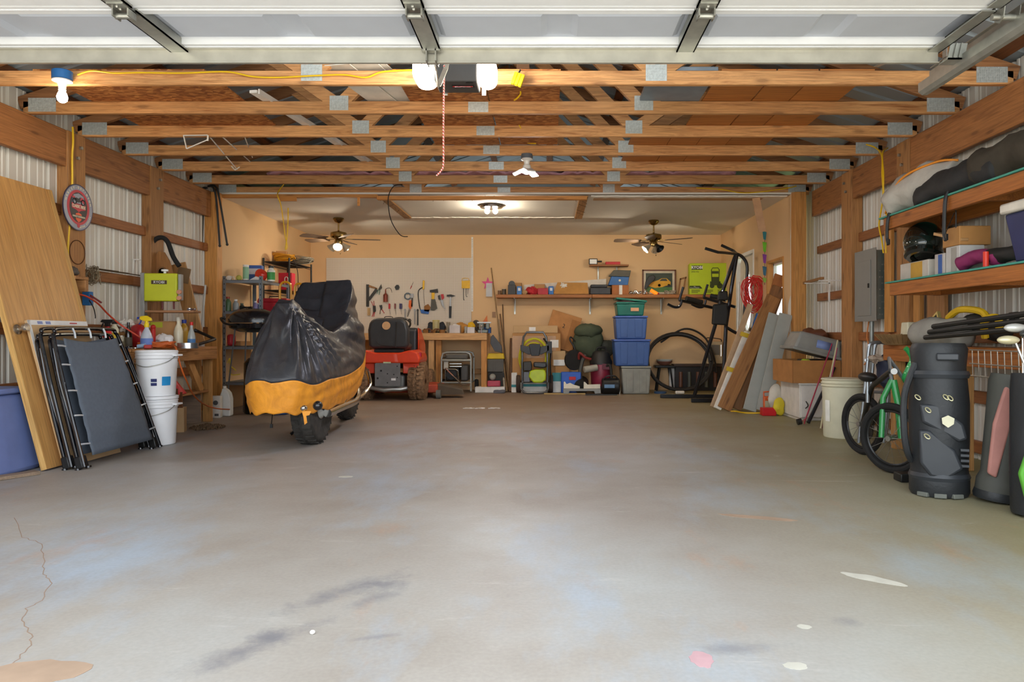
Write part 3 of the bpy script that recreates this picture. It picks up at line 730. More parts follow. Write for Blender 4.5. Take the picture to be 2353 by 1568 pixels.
 # ------------------------------------------------------------------ cables, attic boards and bits among the trusses
def cable(name,pts,r,mat,label,cat='cable',k=8,n=7,group=None):
 m = MB(); m.tube(cat_rom(pts,k),r,n); return one(name,m,mat,label,cat,group)
cable('yellow_cable',[at(178,172,4.650),at(210,163,4.650),at(262,168,4.650),at(320,167,4.650),at(420,168,4.650),at(520,165,4.650),at(580,176,4.650),at(640,178,4.650),at(720,174,4.650),at(790,172,4.650),at(840,178,4.650),at(880,165,4.650),at(950,161,4.650)],.0055,YCABLE,'yellow electrical cable stapled along the first roof truss')
cable('yellow_cable',[at(167,292,5.735),at(168,325,5.73),at(166,360,5.73),at(166,420,5.73),at(163,480,5.722),at(158,540,5.70),at(156,590,5.69),at(160,612,5.70)],.0075,YCABLE,'yellow cable running down the post behind the oval sign')
cable('yellow_cable',[at(1990,332,6.435),at(2012,340,6.405),at(2026,358,6.254),at(2027,400,6.134),at(2029,450,6.084),at(2022,500,6.054),at(2020,520,6.054),at(2026,552,6.054),at(2030,582,6.054)],.0065,YCABLE,'yellow cable dropping from truss to the top of breaker panel',group='pair of cables into the panel')
cable('yellow_cable',[at(2040,340,6.405),at(2028,352,6.254),at(2030,400,6.104),at(2031,450,6.074),at(2038,500,6.034),at(2040,530,6.034),at(2036,560,6.034),at(2036,582,6.034)],.0065,YCABLE,'yellow cable dropping from truss to the top of breaker panel',group='pair of cables into the panel')
cable('yellow_cable',[at(652,424,8.326),at(640,440,8.30),at(638,450,8.220),at(645,470,8.220),at(650,500,8.220),at(655,540,8.220),at(660,566,8.220),at(656,572,8.220),at(660,540,8.210),at(662,500,8.210),at(662,478,8.210)],.006,YCABLE,'loose yellow cable end dangling over the back room opening')
cable('yellow_cable',[at(1600,432,8.300),at(1660,436,8.300),at(1700,443,8.300),at(1740,442,8.300),at(1800,434,8.300),at(1830,428,8.300)],.006,YCABLE,'yellow cable sagging across the last truss at right')
cable('black_cable',[at(925,424,8.280),at(905,428,8.260),at(893,450,8.240),at(893,480,8.240),at(900,510,8.230),at(915,535,8.230),at(925,543,8.220),at(937,544,8.210)],.005,RUBBER,'black cable dangling in a curve from the last truss')
cable('yellow_cable',[at(1218,265,5.833),at(1195,262,5.853),at(1188,275,5.873),at(1200,300,5.893)],.0055,YCABLE,'short yellow cable looped behind the third truss')
cable('yellow_cable',[at(1195,205,5.051),at(1196,216,5.101),at(1188,226,5.151),at(1182,230,5.201)],.006,YCABLE,'short yellow cable under the yellow outlet adapter')
cable('yellow_cable',[at(1204,312,6.355),at(1206,320,6.405),at(1212,328,6.435),at(1232,330,6.435)],.0055,YCABLE,'short yellow cable above the LED lamp')
t = thing('outlet_adapter','yellow block outlet adapter hanging beside the opener','adapter',at(1190,183,4.603))
rt = Euler((0,R(20),0)).to_matrix()
for k in(-1,0,1):
 m = MB(); c = at(1190,183,4.603)+rt@Vector((k*.023,0,0)); m.cbox(c,(.021,.03,.078),rt); m.build('outlet_bar',plain('safety_yellow','#f5d800',.45,var=.04),parent=t,world=True,bev=.003)
m = MB(); m.tube([at(1196,160,4.603),at(1192,168,4.603),at(1190,174,4.603)],.006,6); m.build('lead',BLACKP,parent=t,world=True)
OSB = None
def osb():
 q = NT('oriented_strand_board'); vo = q.n('ShaderNodeTexVoronoi',Scale=1.0); q.l(q.coord((26,70,40)),vo.inputs['Vector'])
 nz = q.n('ShaderNodeTexNoise',Scale=14.0,Detail=5.0); q.l(q.coord((1,3,1)),nz.inputs['Vector'])
 a = q.ramp(vo.outputs['Color'],[(.2,lin('#8a4d22')),(.5,lin('#b06c34')),(.8,lin('#cf8d4c'))]); b = q.ramp(nz.outputs[0],[(.3,(.7,.65,.6)),(.7,(1.05,1.05,1.05))])
 q.l(q.mix(.8,a,b,'MULTIPLY'),q.b.inputs['Base Color']); q.b.inputs['Roughness'].default_value = .75; return q.m
OSB = osb(); zt = ZC+.0905
def attic(x0,x1,y0,y1,label,mat,z=zt,name='attic_panel',cat='board',t=.012,dz=0.):
 m = MB(); m.box(x0,x1,y0,y1,z,z+t); return one(name,m,mat,label,cat,bev=.001,seg=1,sm=0)
attic(-3.3,-2.2,4.675,5.9,'strand board panel lying on trusses beside the bare bulb',OSB)
attic(-1.0,-.43,4.675,6.49,'brown strand board lying on trusses over the opener',OSB)
attic(-.42,.08,4.675,6.49,'brown strand board lying on trusses beside the post above the outlet adapter',OSB)
PLY = wood('plywood_face','#c47c3a','#9c5a25','X',8,knots=.3)
for i,(x0,x1)in enumerate(((1.11,1.46),(1.47,1.73),(1.74,2.09))):
 attic(x0,x1,4.675,5.9,['plywood strip lying on front trusses next to the grey panel','middle plywood strip lying on the front trusses','plywood strip lying on front trusses near the breaker panel side'][i],PLY)
for i,(x0,x1)in enumerate(((.71,1.05),(1.055,1.31),(1.315,1.57),(1.575,1.93))):
 attic(x0,x1,5.92,7.15,['orange plywood strip on the middle trusses with a free inner edge','orange plywood strip second from the free inner edge','orange plywood strip second from the stepped outer edge','orange plywood strip at the outer edge near the right posts'][i],PLY)
m = MB(); m.box(.66,1.09,4.68,5.55,zt,zt+.03); one('attic_panel',m,plain('blue_grey_panel','#7d8790',.5,.2),'blue grey metal panel lying on trusses near the plywood','panel',bev=.004)
# vinyl siding piece
t = thing('vinyl_siding','stack of white perforated vinyl siding lying across the trusses','siding',(-1.2,5.1,zt))
for i in range(2):
 m = MB(); m.beam((-1.36+i*.17,4.65,zt+.03+i*.012),(-1.16+i*.15,5.55,zt+.012+i*.012),.20,.006); m.build('plank',plain('dirty_white_vinyl','#e4ddcf',.6,var=.1),parent=t,world=True,sm=0)
m = MB(); m.beam((-1.07,4.65,zt+.05),(-.9,5.55,zt+.05),.045,.004); m.build('nailing_hem',plain('dirty_white_vinyl','#e4ddcf',.6),parent=t,world=True,sm=0)
m = MB(); p0,p1 = V(-2.06,5.1,zt+.01),V(-1.74,7.5,zt+.01); m.beam(p0,p1,.055,.02); m.beam(p0+V(.04,0,0),p1+V(.04,0,0),.012,.035)
one('metal_trim',m,plain('white_metal_trim','#e6e0d6',.5),'long white metal trim strip lying across several trusses','trim strip',sm=0)
# white shelf brackets hooked in the trusses
BRK = plain('white_bracket_steel','#ece8e0',.45,.1)
t = thing('shelf_bracket','white metal shelf bracket hooked over the third truss','bracket',at(420,340,5.853))
a,b,c = at(422,312,5.853),at(478,311,5.853),at(429,342,5.853)
m = MB(); m.beam(a,b,.022,.006); m.beam(a,c,.012,.006); m.beam(c,at(476,322,5.853),.01,.006); m.beam(b,at(477,324,5.853),.012,.006); m.build('bracket_frame',BRK,parent=t,world=True,sm=0)
t = thing('wire_rack','white wire rack lying across trusses beyond the shelf bracket','rack',at(520,340,6.355))
for k,(a,b)in enumerate(((at(478,310,5.903),at(545,390,7.057)),(at(505,309,5.903),at(575,372,7.057)),(at(560,308,5.913),at(580,362,7.057)))):
 m = MB(); m.cyl(a,b,.005,n=6); m.build('wire',BRK,parent=t,world=True)
m = MB(); m.cyl(at(532,382,7.107),at(540,391,7.107),.006,n=6); m.cyl(at(540,391,7.107),at(551,384,7.107),.006,n=6); m.build('wire',BRK,parent=t,world=True)
# pink insulation above the back room
rnd = random.Random(21); m = MB()
def ins(u,v):return V(-3.0+5.0*u,7.78+.5*v,zt+.02+.05*math.sin(u*41+v*3)*(v)+rnd.uniform(0,.05)+.05*v)
m.grid(ins,60,8); o = m.build('insulation',plain('pink_fibre_wool','#c4929c',.95,var=.2,bump=.5),solid=.02); o['kind'] = 'stuff'; tag(o,'pink fibre insulation bulging over the last trusses','insulation')
# hanging strip of gypsum at the right of the opening
m = MB(); m.beam(at(1737,455,8.433),at(1752,533,8.433),.085,.014,up=(0,-1,0)); t = one('drywall_strip',m,plain('tan_paper_face','#cfa27a',.85),'narrow strip of torn drywall dangling from back room ceiling','drywall',sm=0)
# fold-over bits: wooden upright above the adapter
m = MB(); m.box(-.225,-.135,5.17,5.21,zt+.014,ZC+1.0); m.build('hanger_post',W_DARK,parent=roof,world=True,sm=0)
# pipe straps (black bars) hooked over the end stud
def strap(name,pts,label,w_=.02,group=None):
 m = MB(); p = cat_rom(pts,6); m.tube(p,.011,8); m.ball(p[-1],.016,8,6); return one(name,m,plain('dark_steel_bar','#3b3a38',.5,.5),label,'bar',group)
for i,pts in enumerate(([at(478,428,8.109),at(490,432,8.089),at(497,460,8.079),at(505,565,8.079)],[at(482,426,8.119),at(494,428,8.099),at(503,450,8.089),at(522,562,8.089)],[at(477,432,8.099),at(465,434,8.089),at(463,460,8.079),at(458,556,8.079)],[at(474,432,8.129),at(469,437,8.119),at(467,470,8.119),at(464,560,8.119)])):
 strap('hooked_steel_bar',pts,['hooked black bar hanging against the back room side of stud, hugging the wood','hooked black bar swung furthest out over the back room wall','hooked black bar hanging on the metal wall side, outer one','hooked black bar hanging on the metal wall side, next to the stud'][i],group='hooked bars on the stud')
 # ------------------------------------------------------------------ generic builders for small goods
WTXT = plain('white_print','#f2f2f2',.6,var=0); KTXT = plain('black_print','#141414',.6,var=0)
def lathe_thing(name,label,cat,pos,parts,group=None,M_=None):
 """parts: (part name, profile, material)"""
 t = thing(name,label,cat,pos,group=group,M_=M_)
 for nm,pr,mt in parts:
  m = MB(); m.lathe(pr,n=20); m.build(nm,mt,parent=t)
 return t
def bottle(name,label,pos,h,r,body,cap=None,neck=.35,nr=.35,band=None,cat='bottle',group=None,capfrac=.12):
 hb = h*(1-capfrac); n0 = hb*(1-neck)
 pr = [(0,0),(r*.9,0),(r,r*.12),(r,n0),(r*.8,n0+(hb-n0)*.35),(r*nr,n0+(hb-n0)*.7),(r*nr,hb),(0,hb)]
 ps = [('body',pr,body)]
 if cap:ps.append(('cap',[(0,hb-.002),(r*nr*1.15,hb-.002),(r*nr*1.15,h),(0,h)],cap))
 if band:ps.append(('paper_label',[(r*1.01,n0*.15),(r*1.015,n0*.18),(r*1.015,n0*.82),(r*1.01,n0*.85)],band))
 return lathe_thing(name,label,cat,pos,ps,group)
def tin(name,label,pos,h,r,body,lid=None,band=None,cat='can',group=None):
 ps = [('body',[(0,0),(r,0),(r,h*.93),(r*.97,h*.95),(0,h*.95)],body)]
 if lid:ps.append(('lid',[(0,h*.94),(r*1.03,h*.94),(r*1.03,h),(0,h)],lid))
 if band:ps.append(('paper_label',[(r*1.008,h*.12),(r*1.012,h*.13),(r*1.012,h*.85),(r*1.008,h*.86)],band))
 return lathe_thing(name,label,cat,pos,ps,group)
def nz3(p,s=1.,seed=0.):
 return(math.sin(p.x*13.1*s+seed)*math.cos(p.y*11.7*s+seed*1.7)+math.sin(p.z*15.3*s+p.x*6*s+seed*.6)*.7+math.sin((p.x+p.y-p.z)*29*s+seed*2.1)*.35)/2
def blob(c,r,seed=1,amp=.15,n=24,m=16,s=1.,flat=None,rot=None):
 mb = MB(); mb.ball((0,0,0),r,n,m,rot)
 mx = max(r)if isinstance(r,(list,tuple))else r
 for i,p in enumerate(mb.v):
  d = p.normalized()if p.length>1e-6 else Vector((0,0,1)); q = p+d*amp*mx*nz3(d,1.*s/3,seed)
  if flat is not None and q.z<flat:q.z = flat
  mb.v[i] = q+Vector(c)
 return mb
def carton(name,label,M_,w,d,h,mat=None,cat='box',open_=False,flaps=True,tape=False,parts=None,group=None):
 """cardboard box standing on the local origin, centred"""
 mat = mat or CARD
 t = thing(name,label,cat,M_=M_,group=group); tk = .004
 if open_:
  for nm,b in(('side',(-w/2,w/2,-d/2,-d/2+tk,0,h)),('side',(-w/2,w/2,d/2-tk,d/2,0,h)),('side',(-w/2,-w/2+tk,-d/2,d/2,0,h)),('side',(w/2-tk,w/2,-d/2,d/2,0,h)),('bottom',(-w/2+tk,w/2-tk,-d/2+tk,d/2-tk,0,tk))):
   m = MB(); m.box(*b); m.build(nm,mat,parent=t,sm=0)
 else:
  m = MB(); m.box(-w/2,w/2,-d/2,d/2,0,h); m.build('body',mat,parent=t,bev=.004,seg=1,sm=0)
  if flaps:
   m = MB(); m.box(-w/2+.002,w/2-.002,-d/2+.002,-.001,h+.0005,h+.004); m.build('flap',mat,parent=t,sm=0)
   m = MB(); m.box(-w/2+.002,w/2-.002,.001,d/2-.002,h+.0005,h+.004); m.build('flap',mat,parent=t,sm=0)
  if tape:
   m = MB(); m.box(-.025,.025,-d/2-.0012,-d/2-.0002,h*.0,h); m.build('tape',plain('packing_tape','#d8c7a8',.25),parent=t,sm=0)
 return t
def on(px,Y,z):return Vector(((px-CX)*Y/F,Y,z))
# ------------------------------------------------------------------ things leaning on the left wall
DOORW = wood('birch_door_face','#dba866','#c08a48','Y',6,knots=.15,rough=.45)
DOORE = wood('birch_door_edge','#e6b870','#cf9a52','Y',12,knots=0)
lean = R(14.8)
Md = frame_m((-3.225,4.70,.012),(0,1,0),(-math.sin(lean),0,math.cos(lean)),(math.cos(lean),0,math.sin(lean)))
t = thing('wooden_door','loose birch door slab with knob leaning on the metal wall','door',M_=Md)
m = MB(); m.box(.0,.80,0,2.02,-.036,0); m.build('slab',DOORW,parent=t,bev=.002,seg=1,sm=0)
for x0,x1 in((-.004,0),(.80,.804)):
 m = MB(); m.box(x0,x1,0,2.02,-.037,.001); m.build('edge_strip',DOORE,parent=t,sm=0)
m = MB(); m.box(.755,.80,.002,2.02,.0005,.004); m.build('edge_trim',DOORE,parent=t,bev=.001,seg=1,sm=0)
kn = MB(); kn.lathe([(0,0),(.034,0),(.034,.008),(.014,.014),(.013,.035),(.026,.045),(.029,.06),(.026,.072),(0,.075)],(.06,.93,.0),(0,0,1),20); kn.build('knob',plain('satin_nickel','#b9b3a8',.25,.9),parent=t)
# corrugated sheet
Mc = frame_m((-3.17,4.80,.008),(0,1,0),(-math.sin(lean),0,math.cos(lean)),(math.cos(lean),0,math.sin(lean)))
t = thing('cardboard_sheet','large flat cardboard carton with white printed edge behind folded loungers','cardboard',M_=Mc)
m = MB(); m.box(0,.62,0,1.0,-.018,0); m.build('board',CARD2,parent=t,sm=0)
for b in((-.001,.026,0,1.0,0,.0015),(0,.62,.968,1.001,0,.0015)):
 m = MB(); m.box(*b); m.build('printed_edge',plain('white_carton_print','#efece8',.7),parent=t,sm=0)
for i,x in enumerate((.09,.17)):
 m = MB(); m.box(x,x+.05,.974,.994,.0015,.0022); m.build('printed_mark',plain('blue_print','#8b95c4',.7),parent=t,sm=0)
m = MB(); m.box(.42,.50,.98,.988,.0015,.0022); m.build('printed_mark',plain('red_print','#c23b3b',.7),parent=t,sm=0)
# folded loungers
FRM = plain('black_enamel_tube','#0d0d14',.18,.1,.1,coat=.7)
SLING = plain('grey_sling_fabric','#5d6672',.75,var=.06,scale=40,bump=.15,bs=300)
CLIP = plain('pale_elastic_clip','#c9cdd2',.4,.3)
def lounger(off,label,front):
 ln = R(14.8)
 Mx = frame_m((-3.01-off,4.74,.02),(0,1,0),(-math.sin(ln),0,math.cos(ln)),(math.cos(ln),0,math.sin(ln)))
 t = thing('folded_lounger',label,'lounge chair',M_=Mx,group='folded loungers at the left wall')
 def frame(z,w0,w1,h,x0=0.,r=.0125):
  w1 = .78
  c = .09
  return[(x0,0,z),(x0+.01,h*.5,z),(x0+.03,h-c,z),(x0+.055,h-.03,z),(x0+.03+c,h,z),(x0+w1-c-.03,h,z),(x0+w1-.05,h-.03,z),(x0+w1-.02,h-c,z),(x0+(w0+w1)/2,h*.5,z),(x0+w0,0,z)]
 for z,hh,x0 in((0,.93,.0),(-.045,.90,.02)):
  m = MB(); m.tube(cat_rom(frame(z,.92,.72,hh,x0),5),.0125,10); m.build('frame_tube',FRM,parent=t)
 for x,k in((.02,1),(.89,1)):
  m = MB(); m.tube(cat_rom([(x,.02,-.022),(x+.01,.25,-.024),(x+.01,.42,-.03),(x-.0,.60,-.024),(x-.04*(x>.5)+.02*(x<.5),.80,-.022)],6),.010,8); m.build('arm_tube',FRM,parent=t)
 for x in(.02,.90):
  m = MB(); m.prism([(-.035,-.005),(.035,-.005),(.03,.075),(-.03,.075)],(x,0,-.05),(1,0,0),(0,1,0),.05); m.build('hinge_plate',BLACKP,parent=t,bev=.008)
  m = MB(); m.cyl((x-.02,.0,-.045),(x-.02,-.012,-.045),.018,n=12); m.cyl((x+.02,.0,.0),(x+.02,-.012,.0),.018,n=12); m.build('foot_cap',FRM,parent=t)
 def sl(u,v):
  hw0,hw1 = .74,.60; w = hw0+(hw1-hw0)*v; xc = .46-.10*v*0; xc = .46-.055*v
  return V(xc+(u-.5)*w,.06+.80*v-.03*math.sin(math.pi*u)*(v>.98),.012+.022*math.sin(math.pi*u)*math.sin(math.pi*min(1,v*1.1))+.003*math.sin(v*40))
 m = MB(); m.grid(sl,20,24); m.build('sling',SLING,parent=t,solid=.003)
 if front:
  for v in(.10,.34,.55,.77,.93):
   for s in(-1,1):
    w = .74+(.60-.74)*v; xc = .46-.055*v; x = xc+s*w/2; y = .06+.80*v
    xe = (.005+.03*v)if s<0 else(.92-.20*v*.95)
    m = MB(); m.tube([(x,y,.014),((x+xe)/2,y+.004,.018),(xe,y+.008,.012)],.006,6); m.build('clip',CLIP,parent=t)
  for u in(.2,.5,.8):
   x = .40+(u-.5)*.57; m = MB(); m.tube([(x,.86,.014),(x,.90,.018),(x,.93,.012)],.007,6); m.build('clip',CLIP,parent=t)
 return t
lounger(0.,'folded grey sling lounger, outermost of the pair, its fabric in full view',True)
lounger(.085,'folded grey sling lounger squeezed between the outer one and cardboard',False)
# blue bin behind the door
c = on(28,5.35,0)
t = thing('blue_bin','blue plastic bin behind the leaning birch door','bin',(-3.55,4.62,0))
BLP = plain('faded_blue_plastic','#6f7fb4',.5,var=.06)
m = MB(); m.add([(-.17,-.2,.0),(.2,-.2,.0),(.2,.22,.0),(-.17,.22,.0),(-.2,-.25,.50),(.11,-.25,.50),(.11,.26,.50),(-.2,.26,.50)],[(3,2,1,0),(4,5,6,7),(0,1,5,4),(1,2,6,5),(2,3,7,6),(3,0,4,7)]); m.build('body',BLP,parent=t,bev=.03,seg=3)
m = MB(); m.box(-.215,.125,-.265,.275,.50,.535); m.build('rim',BLP,parent=t,bev=.01)
m = MB(); m.beam((-3.42,4.25,.012),(-3.22,4.60,.012),.08,.02); one('wood_offcut',m,wood('grey_offcut','#9a8570','#77634e','Y',12),'short weathered wood offcut on the floor before the blue bin','wood')
# white buckets
BUCK = plain('white_bucket_plastic','#f0f1f4',.4,var=.03);
bx,by = on(327,5.66,0).x,5.87
def bucket(z,label,lab):
 t = thing('white_bucket',label,'bucket',(bx,by,z),group='stacked white buckets')
 m = MB(); m.lathe([(0,0),(.132,0),(.136,.004),(.150,.30),(.153,.30),(.153,.36),(.147,.362),(.143,.34),(.128,.01),(0,.008)],n=40); m.build('pail',BUCK,parent=t)
 for zz in(.30,.325,.35):
  m = MB(); m.lathe([(.151,zz-.006),(.158,zz),(.151,zz+.006)],n=40); m.build('ring',BUCK,parent=t)
 m = MB(); m.box(.15,.185,-.05,.05,.315,.33); m.build('handle_grip',BUCK,parent=t,bev=.004)
 m = MB(); m.tube(cat_rom([(.155,0,.32),(.13,-.10,.27),(.0,-.165,.235),(-.13,-.10,.27),(-.155,0,.32)],8),.003,6)
 m.build('bail',ZINC,parent=t)
 if lab:
  def arc(a0,a1,z0,z1,nm,mt,rr=.1465):
   m = MB(); m.lathe([(rr-.002,z0),(rr+.0012*1-.002*0,z0+.001),(rr+.0055,z1-.001),(rr+.003,z1)],n=10,a0=a0,a1=a1); m.build(nm,mt,parent=t)
  arc(R(-78),R(-62),.115,.14,'printed_label',plain('navy_print','#2e3568',.6)); arc(R(-78),R(-62),.085,.108,'printed_label',plain('navy_print','#2e3568',.6))
  arc(R(-48),R(-22),.085,.155,'printed_label',plain('sky_blue_print','#1f8fd0',.6))
 return t
bucket(.002,'lower white bucket under another bucket, half full, no print',False)
m = MB(); m.lathe([(0,0),(.158,0),(.160,.012),(.158,.022),(.15,.024),(0,.024)],(bx,by,.366),n=40); one('bucket_lid',m,BUCK,'white lid between the two stacked buckets','lid')
bucket(.392,'upper white bucket with blue printed labels on a lid',True)
# ------------------------------------------------------------------ left workbench
BW = wood('bench_lumber','#c08a54','#95602f','Y',16); BWX = wood('bench_lumber_cross','#c08a54','#95602f','X',16); BWZ = wood('bench_leg_lumber','#d6a262','#b37c3d','Z',16)
bt = .76; bX0,bX1,bY0,bY1 = -3.78,-3.36,6.07,7.42
t = thing('workbench','rough timber workbench along the left metal wall','workbench',(-3.57,6.7,0))
def tb(nm,mt,*b,par=t):m = MB(); m.box(*b); return m.build(nm,mt,parent=par,world=True,bev=.004,seg=1,sm=0)
for i in range(4):
 x0 = bX0+i*(bX1-bX0)/4; tb('top_plank',BW,x0+.002,x0+(bX1-bX0)/4-.002,bY0,bY1,bt-.03,bt)
tb('apron',BWX,bX0,bX1-.001,bY0+.002,bY0+.04,bt-.125,bt-.031); tb('apron',BW,bX1-.04,bX1-.002,bY0+.042,bY1,bt-.125,bt-.031)
tb('leg',BWZ,-3.50,-3.41,bY0+.044,bY0+.085,0,bt-.031); tb('leg',BWZ,-3.49,-3.402,bY1-.05,bY1-.01,0,bt-.031); tb('leg',BWZ,-3.60,-3.515,bY1-.05,bY1-.01,0,bt-.031); tb('leg',BWZ,-3.77,-3.72,bY0+.05,bY0+.14,0,bt-.031)
tb('lower_shelf',BW,-3.74,-3.42,6.35,7.36,.30,.325)
m = MB(); m.beam((-3.46,7.28,.32),(-3.46,6.98,.68),.035,.085); m.build('brace',BWZ,parent=t,world=True,sm=0)
# under the bench
t = thing('funnel','red metal funnel lying on the lower bench shelf','funnel',(-3.52,6.85,.326));
m = MB(); m.lathe([(.118,0),(.115,.006),(.03,.125),(.02,.21),(.017,.21),(.027,.12),(.112,.004)],(-3.52,6.85,.326),n=28); m.build('cone',RED,parent=t,world=True)
carton('paper_bag','tan paper bag full of scrap sticks under the bench',TR(-3.37,6.62,0,.3),.15,.12,.22,CARD2,'bag',open_=True)
for i in range(5):
 a = random.uniform(-.3,.3); m = MB(); m.beam((-3.39+i*.018,6.62+.01*(i%2),.012),(-3.40+i*.022+a*.04,6.63+a*.06,.33+.03*(i%3)),.016,.014)
 one('scrap_stick',m,wood('scrap_stick_wood','#8f5a33','#5f3a20','Z',20),'reddish scrap stick poking out of the tan paper bag','stick',group='scrap sticks in the bag')
m = MB(); m.box(-.09,.09,-.006,.006,0,.36); one('board_scrap',m,plain('red_brown_board','#8c4b34',.8),'reddish brown board standing beside the white buckets','board',M_=TR(-3.30,6.28,0,.25,R(-6)))
m = MB(); m.box(-.17,.17,-.006,.006,0,.285); one('plywood_scrap',m,wood('weathered_plywood','#8a7058','#64503e','X',10),'weathered plywood piece standing under the workbench','board',M_=TR(-3.60,7.18,0,.5,R(-8)))
rnd = random.Random(4); m = MB()
for i in range(220):
 a,r_ = rnd.uniform(0,6.28),rnd.uniform(0,.14); m.torus((-3.20+r_*math.cos(a),6.86+r_*math.sin(a)*1.3,.012+max(0,.03-r_*.25)*rnd.random()),(rnd.uniform(-1,1),rnd.uniform(-1,1),rnd.uniform(.2,1)),.012,.004,8,5)
o = m.build('chain_heap',plain('rusty_chain','#7a624a',.7,.4)); o['kind'] = 'stuff'; tag(o,'small heap of rusty chain on the floor before the bench','chain')
# ------------------------------------------------------------------ goods on the left bench
z0 = bt+.001
REDP = plain('red_plastic','#cf1a1f',.35,var=.06);
t = thing('spray_bottle','red spray bottle with black trigger on the bench','spray bottle',on(247,6.14,z0))
m = MB(); m.lathe([(0,0),(.043,0),(.046,.006),(.044,.09),(.03,.15),(.016,.17),(.016,.19)],n=20,sy=.7); m.build('body',REDP,parent=t)
m = MB(); m.prism([(-.055,.225),(-.04,.245),(.05,.245),(.055,.225),(.02,.215),(.016,.185),(-.016,.185),(-.02,.215)],(0,.015,0),(1,0,0),(0,0,1),.03); m.build('trigger_head',BLACKP,parent=t,bev=.004)
m = MB(); m.beam((-.035,0,.215),(-.055,0,.17),.012,.008); m.build('trigger',BLACKP,parent=t)
m = MB(); m.box(-.03,.03,-.0335,-.031,.03,.10); m.build('paper_label',plain('dark_red_label','#6a2a22',.6),parent=t)
bottle('pump_bottle','black capped bottle with yellow and white label beside the red spray bottle',on(263,6.24,z0),.24,.036,plain('yellow_white_label','#e8dfc0',.5),BLACKP,.25,.5,plain('yellow_label','#e7c821',.5))
tin('jar','glass jar with screws inside beside the brown beer bottle',on(279,6.28,z0),.11,.032,plain('jar_glass','#c9c0a8',.15),ZINC)
bottle('beer_bottle','dark brown glass bottle standing among the bench goods',on(295,6.26,z0),.225,.03,plain('brown_glass','#1b120c',.08,coat=.6),None,.5,.38,plain('bottle_paper_label','#4a4436',.6),capfrac=.001)
blobm = blob(on(318,6.45,z0+.105),(.09,.07,.105),5,.10,flat=None);
for p in blobm.v:p.z = max(p.z,z0+.001)
one('red_bag',blobm,plain('red_shiny_bag','#b5252c',.25,var=.2,coat=.4),'glossy red plastic bag of stuff behind the spray bottle','bag')
for i,(px,Y,rr,lab)in enumerate(((290,6.46,.07,'crumpled white rag on top of red bag near wall'),(325,6.68,.07,'crumpled pale pink rag behind the red bag'))):
 mb = blob(on(px,Y,z0+.20),(rr,rr*.8,rr*.7),8+i,.35,s=2.)
 one('rag',mb,plain('white_cloth' if i==0 else 'pink_cloth','#e8e2d8' if i==0 else '#dcb9a8',.9),lab,'rag')
 m = MB(); m.box(-.06,.06,-.05,.05,0,.14); one('small_carton',m,CARD,['brown carton under the white rag','brown carton under the pink rag'][i],'box',M_=TR(*on(px,Y,z0)))
t = thing('spray_bottle','translucent spray bottle with yellow trigger head on the bench','spray bottle',on(337,6.2,z0))
m = MB(); m.lathe([(0,0),(.044,0),(.047,.006),(.047,.09),(.036,.13),(.017,.17),(.015,.185)],n=24); m.build('body',plain('milky_bottle','#c6ccd8',.25),parent=t)
m = MB(); m.lathe([(.0475,.02),(.048,.022),(.048,.085),(.0475,.087)],n=24); m.build('paper_label',plain('blue_white_label','#6d86c8',.6),parent=t)
YEL = plain('yellow_plastic','#f3d321',.4,var=.04)
m = MB(); m.lathe([(.02,.18),(.02,.21),(.014,.215),(.014,.235),(0,.235)],n=16); m.prism([(-.06,.255),(-.045,.275),(.0,.28),(.035,.26),(.045,.235),(-.01,.232),(-.04,.242)],(0,.014,0),(1,0,0),(0,0,1),.028); m.build('trigger_head',YEL,parent=t,bev=.004)
m = MB(); m.box(-.078,-.06,-.008,.008,.25,.268); m.tube([(-.045,0,.24),(-.05,0,.225),(-.065,0,.205)],.005,6); m.build('nozzle',plain('blue_plastic','#2b3f9a',.4),parent=t)
m = MB(); m.ball(on(352,6.45,z0+.185),.022,12,8); m.cyl(on(352,6.45,z0),on(352,6.45,z0+.17),.02,n=12); one('red_stopper_bottle',m,plain('red_rubber','#c42a22',.5),'red topped squeeze bulb behind the yellow trigger bottle','bulb')
mb = blob(on(376,6.5,z0+.06),(.085,.06,.062),12,.2,s=1.6)
for p in mb.v:p.z = max(p.z,z0+.001)
one('plastic_bag',mb,plain('white_plastic_bag','#e9e6e4',.3,coat=.3),'white plastic bag lying before the carton on the bench','bag')
t = carton('carton','brown carton with green printed edge at the back of the bench',TR(*on(378,6.85,z0),.25),.22,.14,.24,CARD)
m = MB(); m.box(-.105,.0,-.0715,-.0702,.185,.235); m.build('printed_band',plain('lime_print','#b3b32a',.7),parent=t)
bottle('syrup_bottle','tall cream coloured bottle on the bench',on(410,6.75,z0),.28,.04,plain('cream_liquid','#e6dcc0',.25),plain('pale_cap','#d9d2c0',.5),.4,.38)
bottle('oil_bottle','amber bottle with blue cap behind the cream bottle',on(423,6.95,z0),.26,.036,plain('amber_plastic','#b98a2a',.2),plain('blue_plastic','#2b3f9a',.4),.2,.5,plain('ochre_label','#c79a2e',.5))
bottle('soda_bottle','clear bottle with red cap and blue label on bench',on(440,6.75,z0),.235,.034,plain('clear_pet','#aeb2ae',.1),plain('red_cap','#d02a22',.4),.55,.38,plain('blue_label','#4f7db0',.5))
tin('steel_tin','shiny round steel tin near the bench corner',on(432,6.35,z0),.05,.085,plain('bright_steel','#c9cbcc',.25,.9))
t = thing('desk_lamp_arm','black folding lamp arm lying at the end of the bench','lamp arm',on(470,7.0,z0))
m = MB(); m.tube([on(448,6.6,z0+.02),on(494,6.95,z0+.075)],.014,8); m.build('arm',BLACKP,parent=t,world=True)
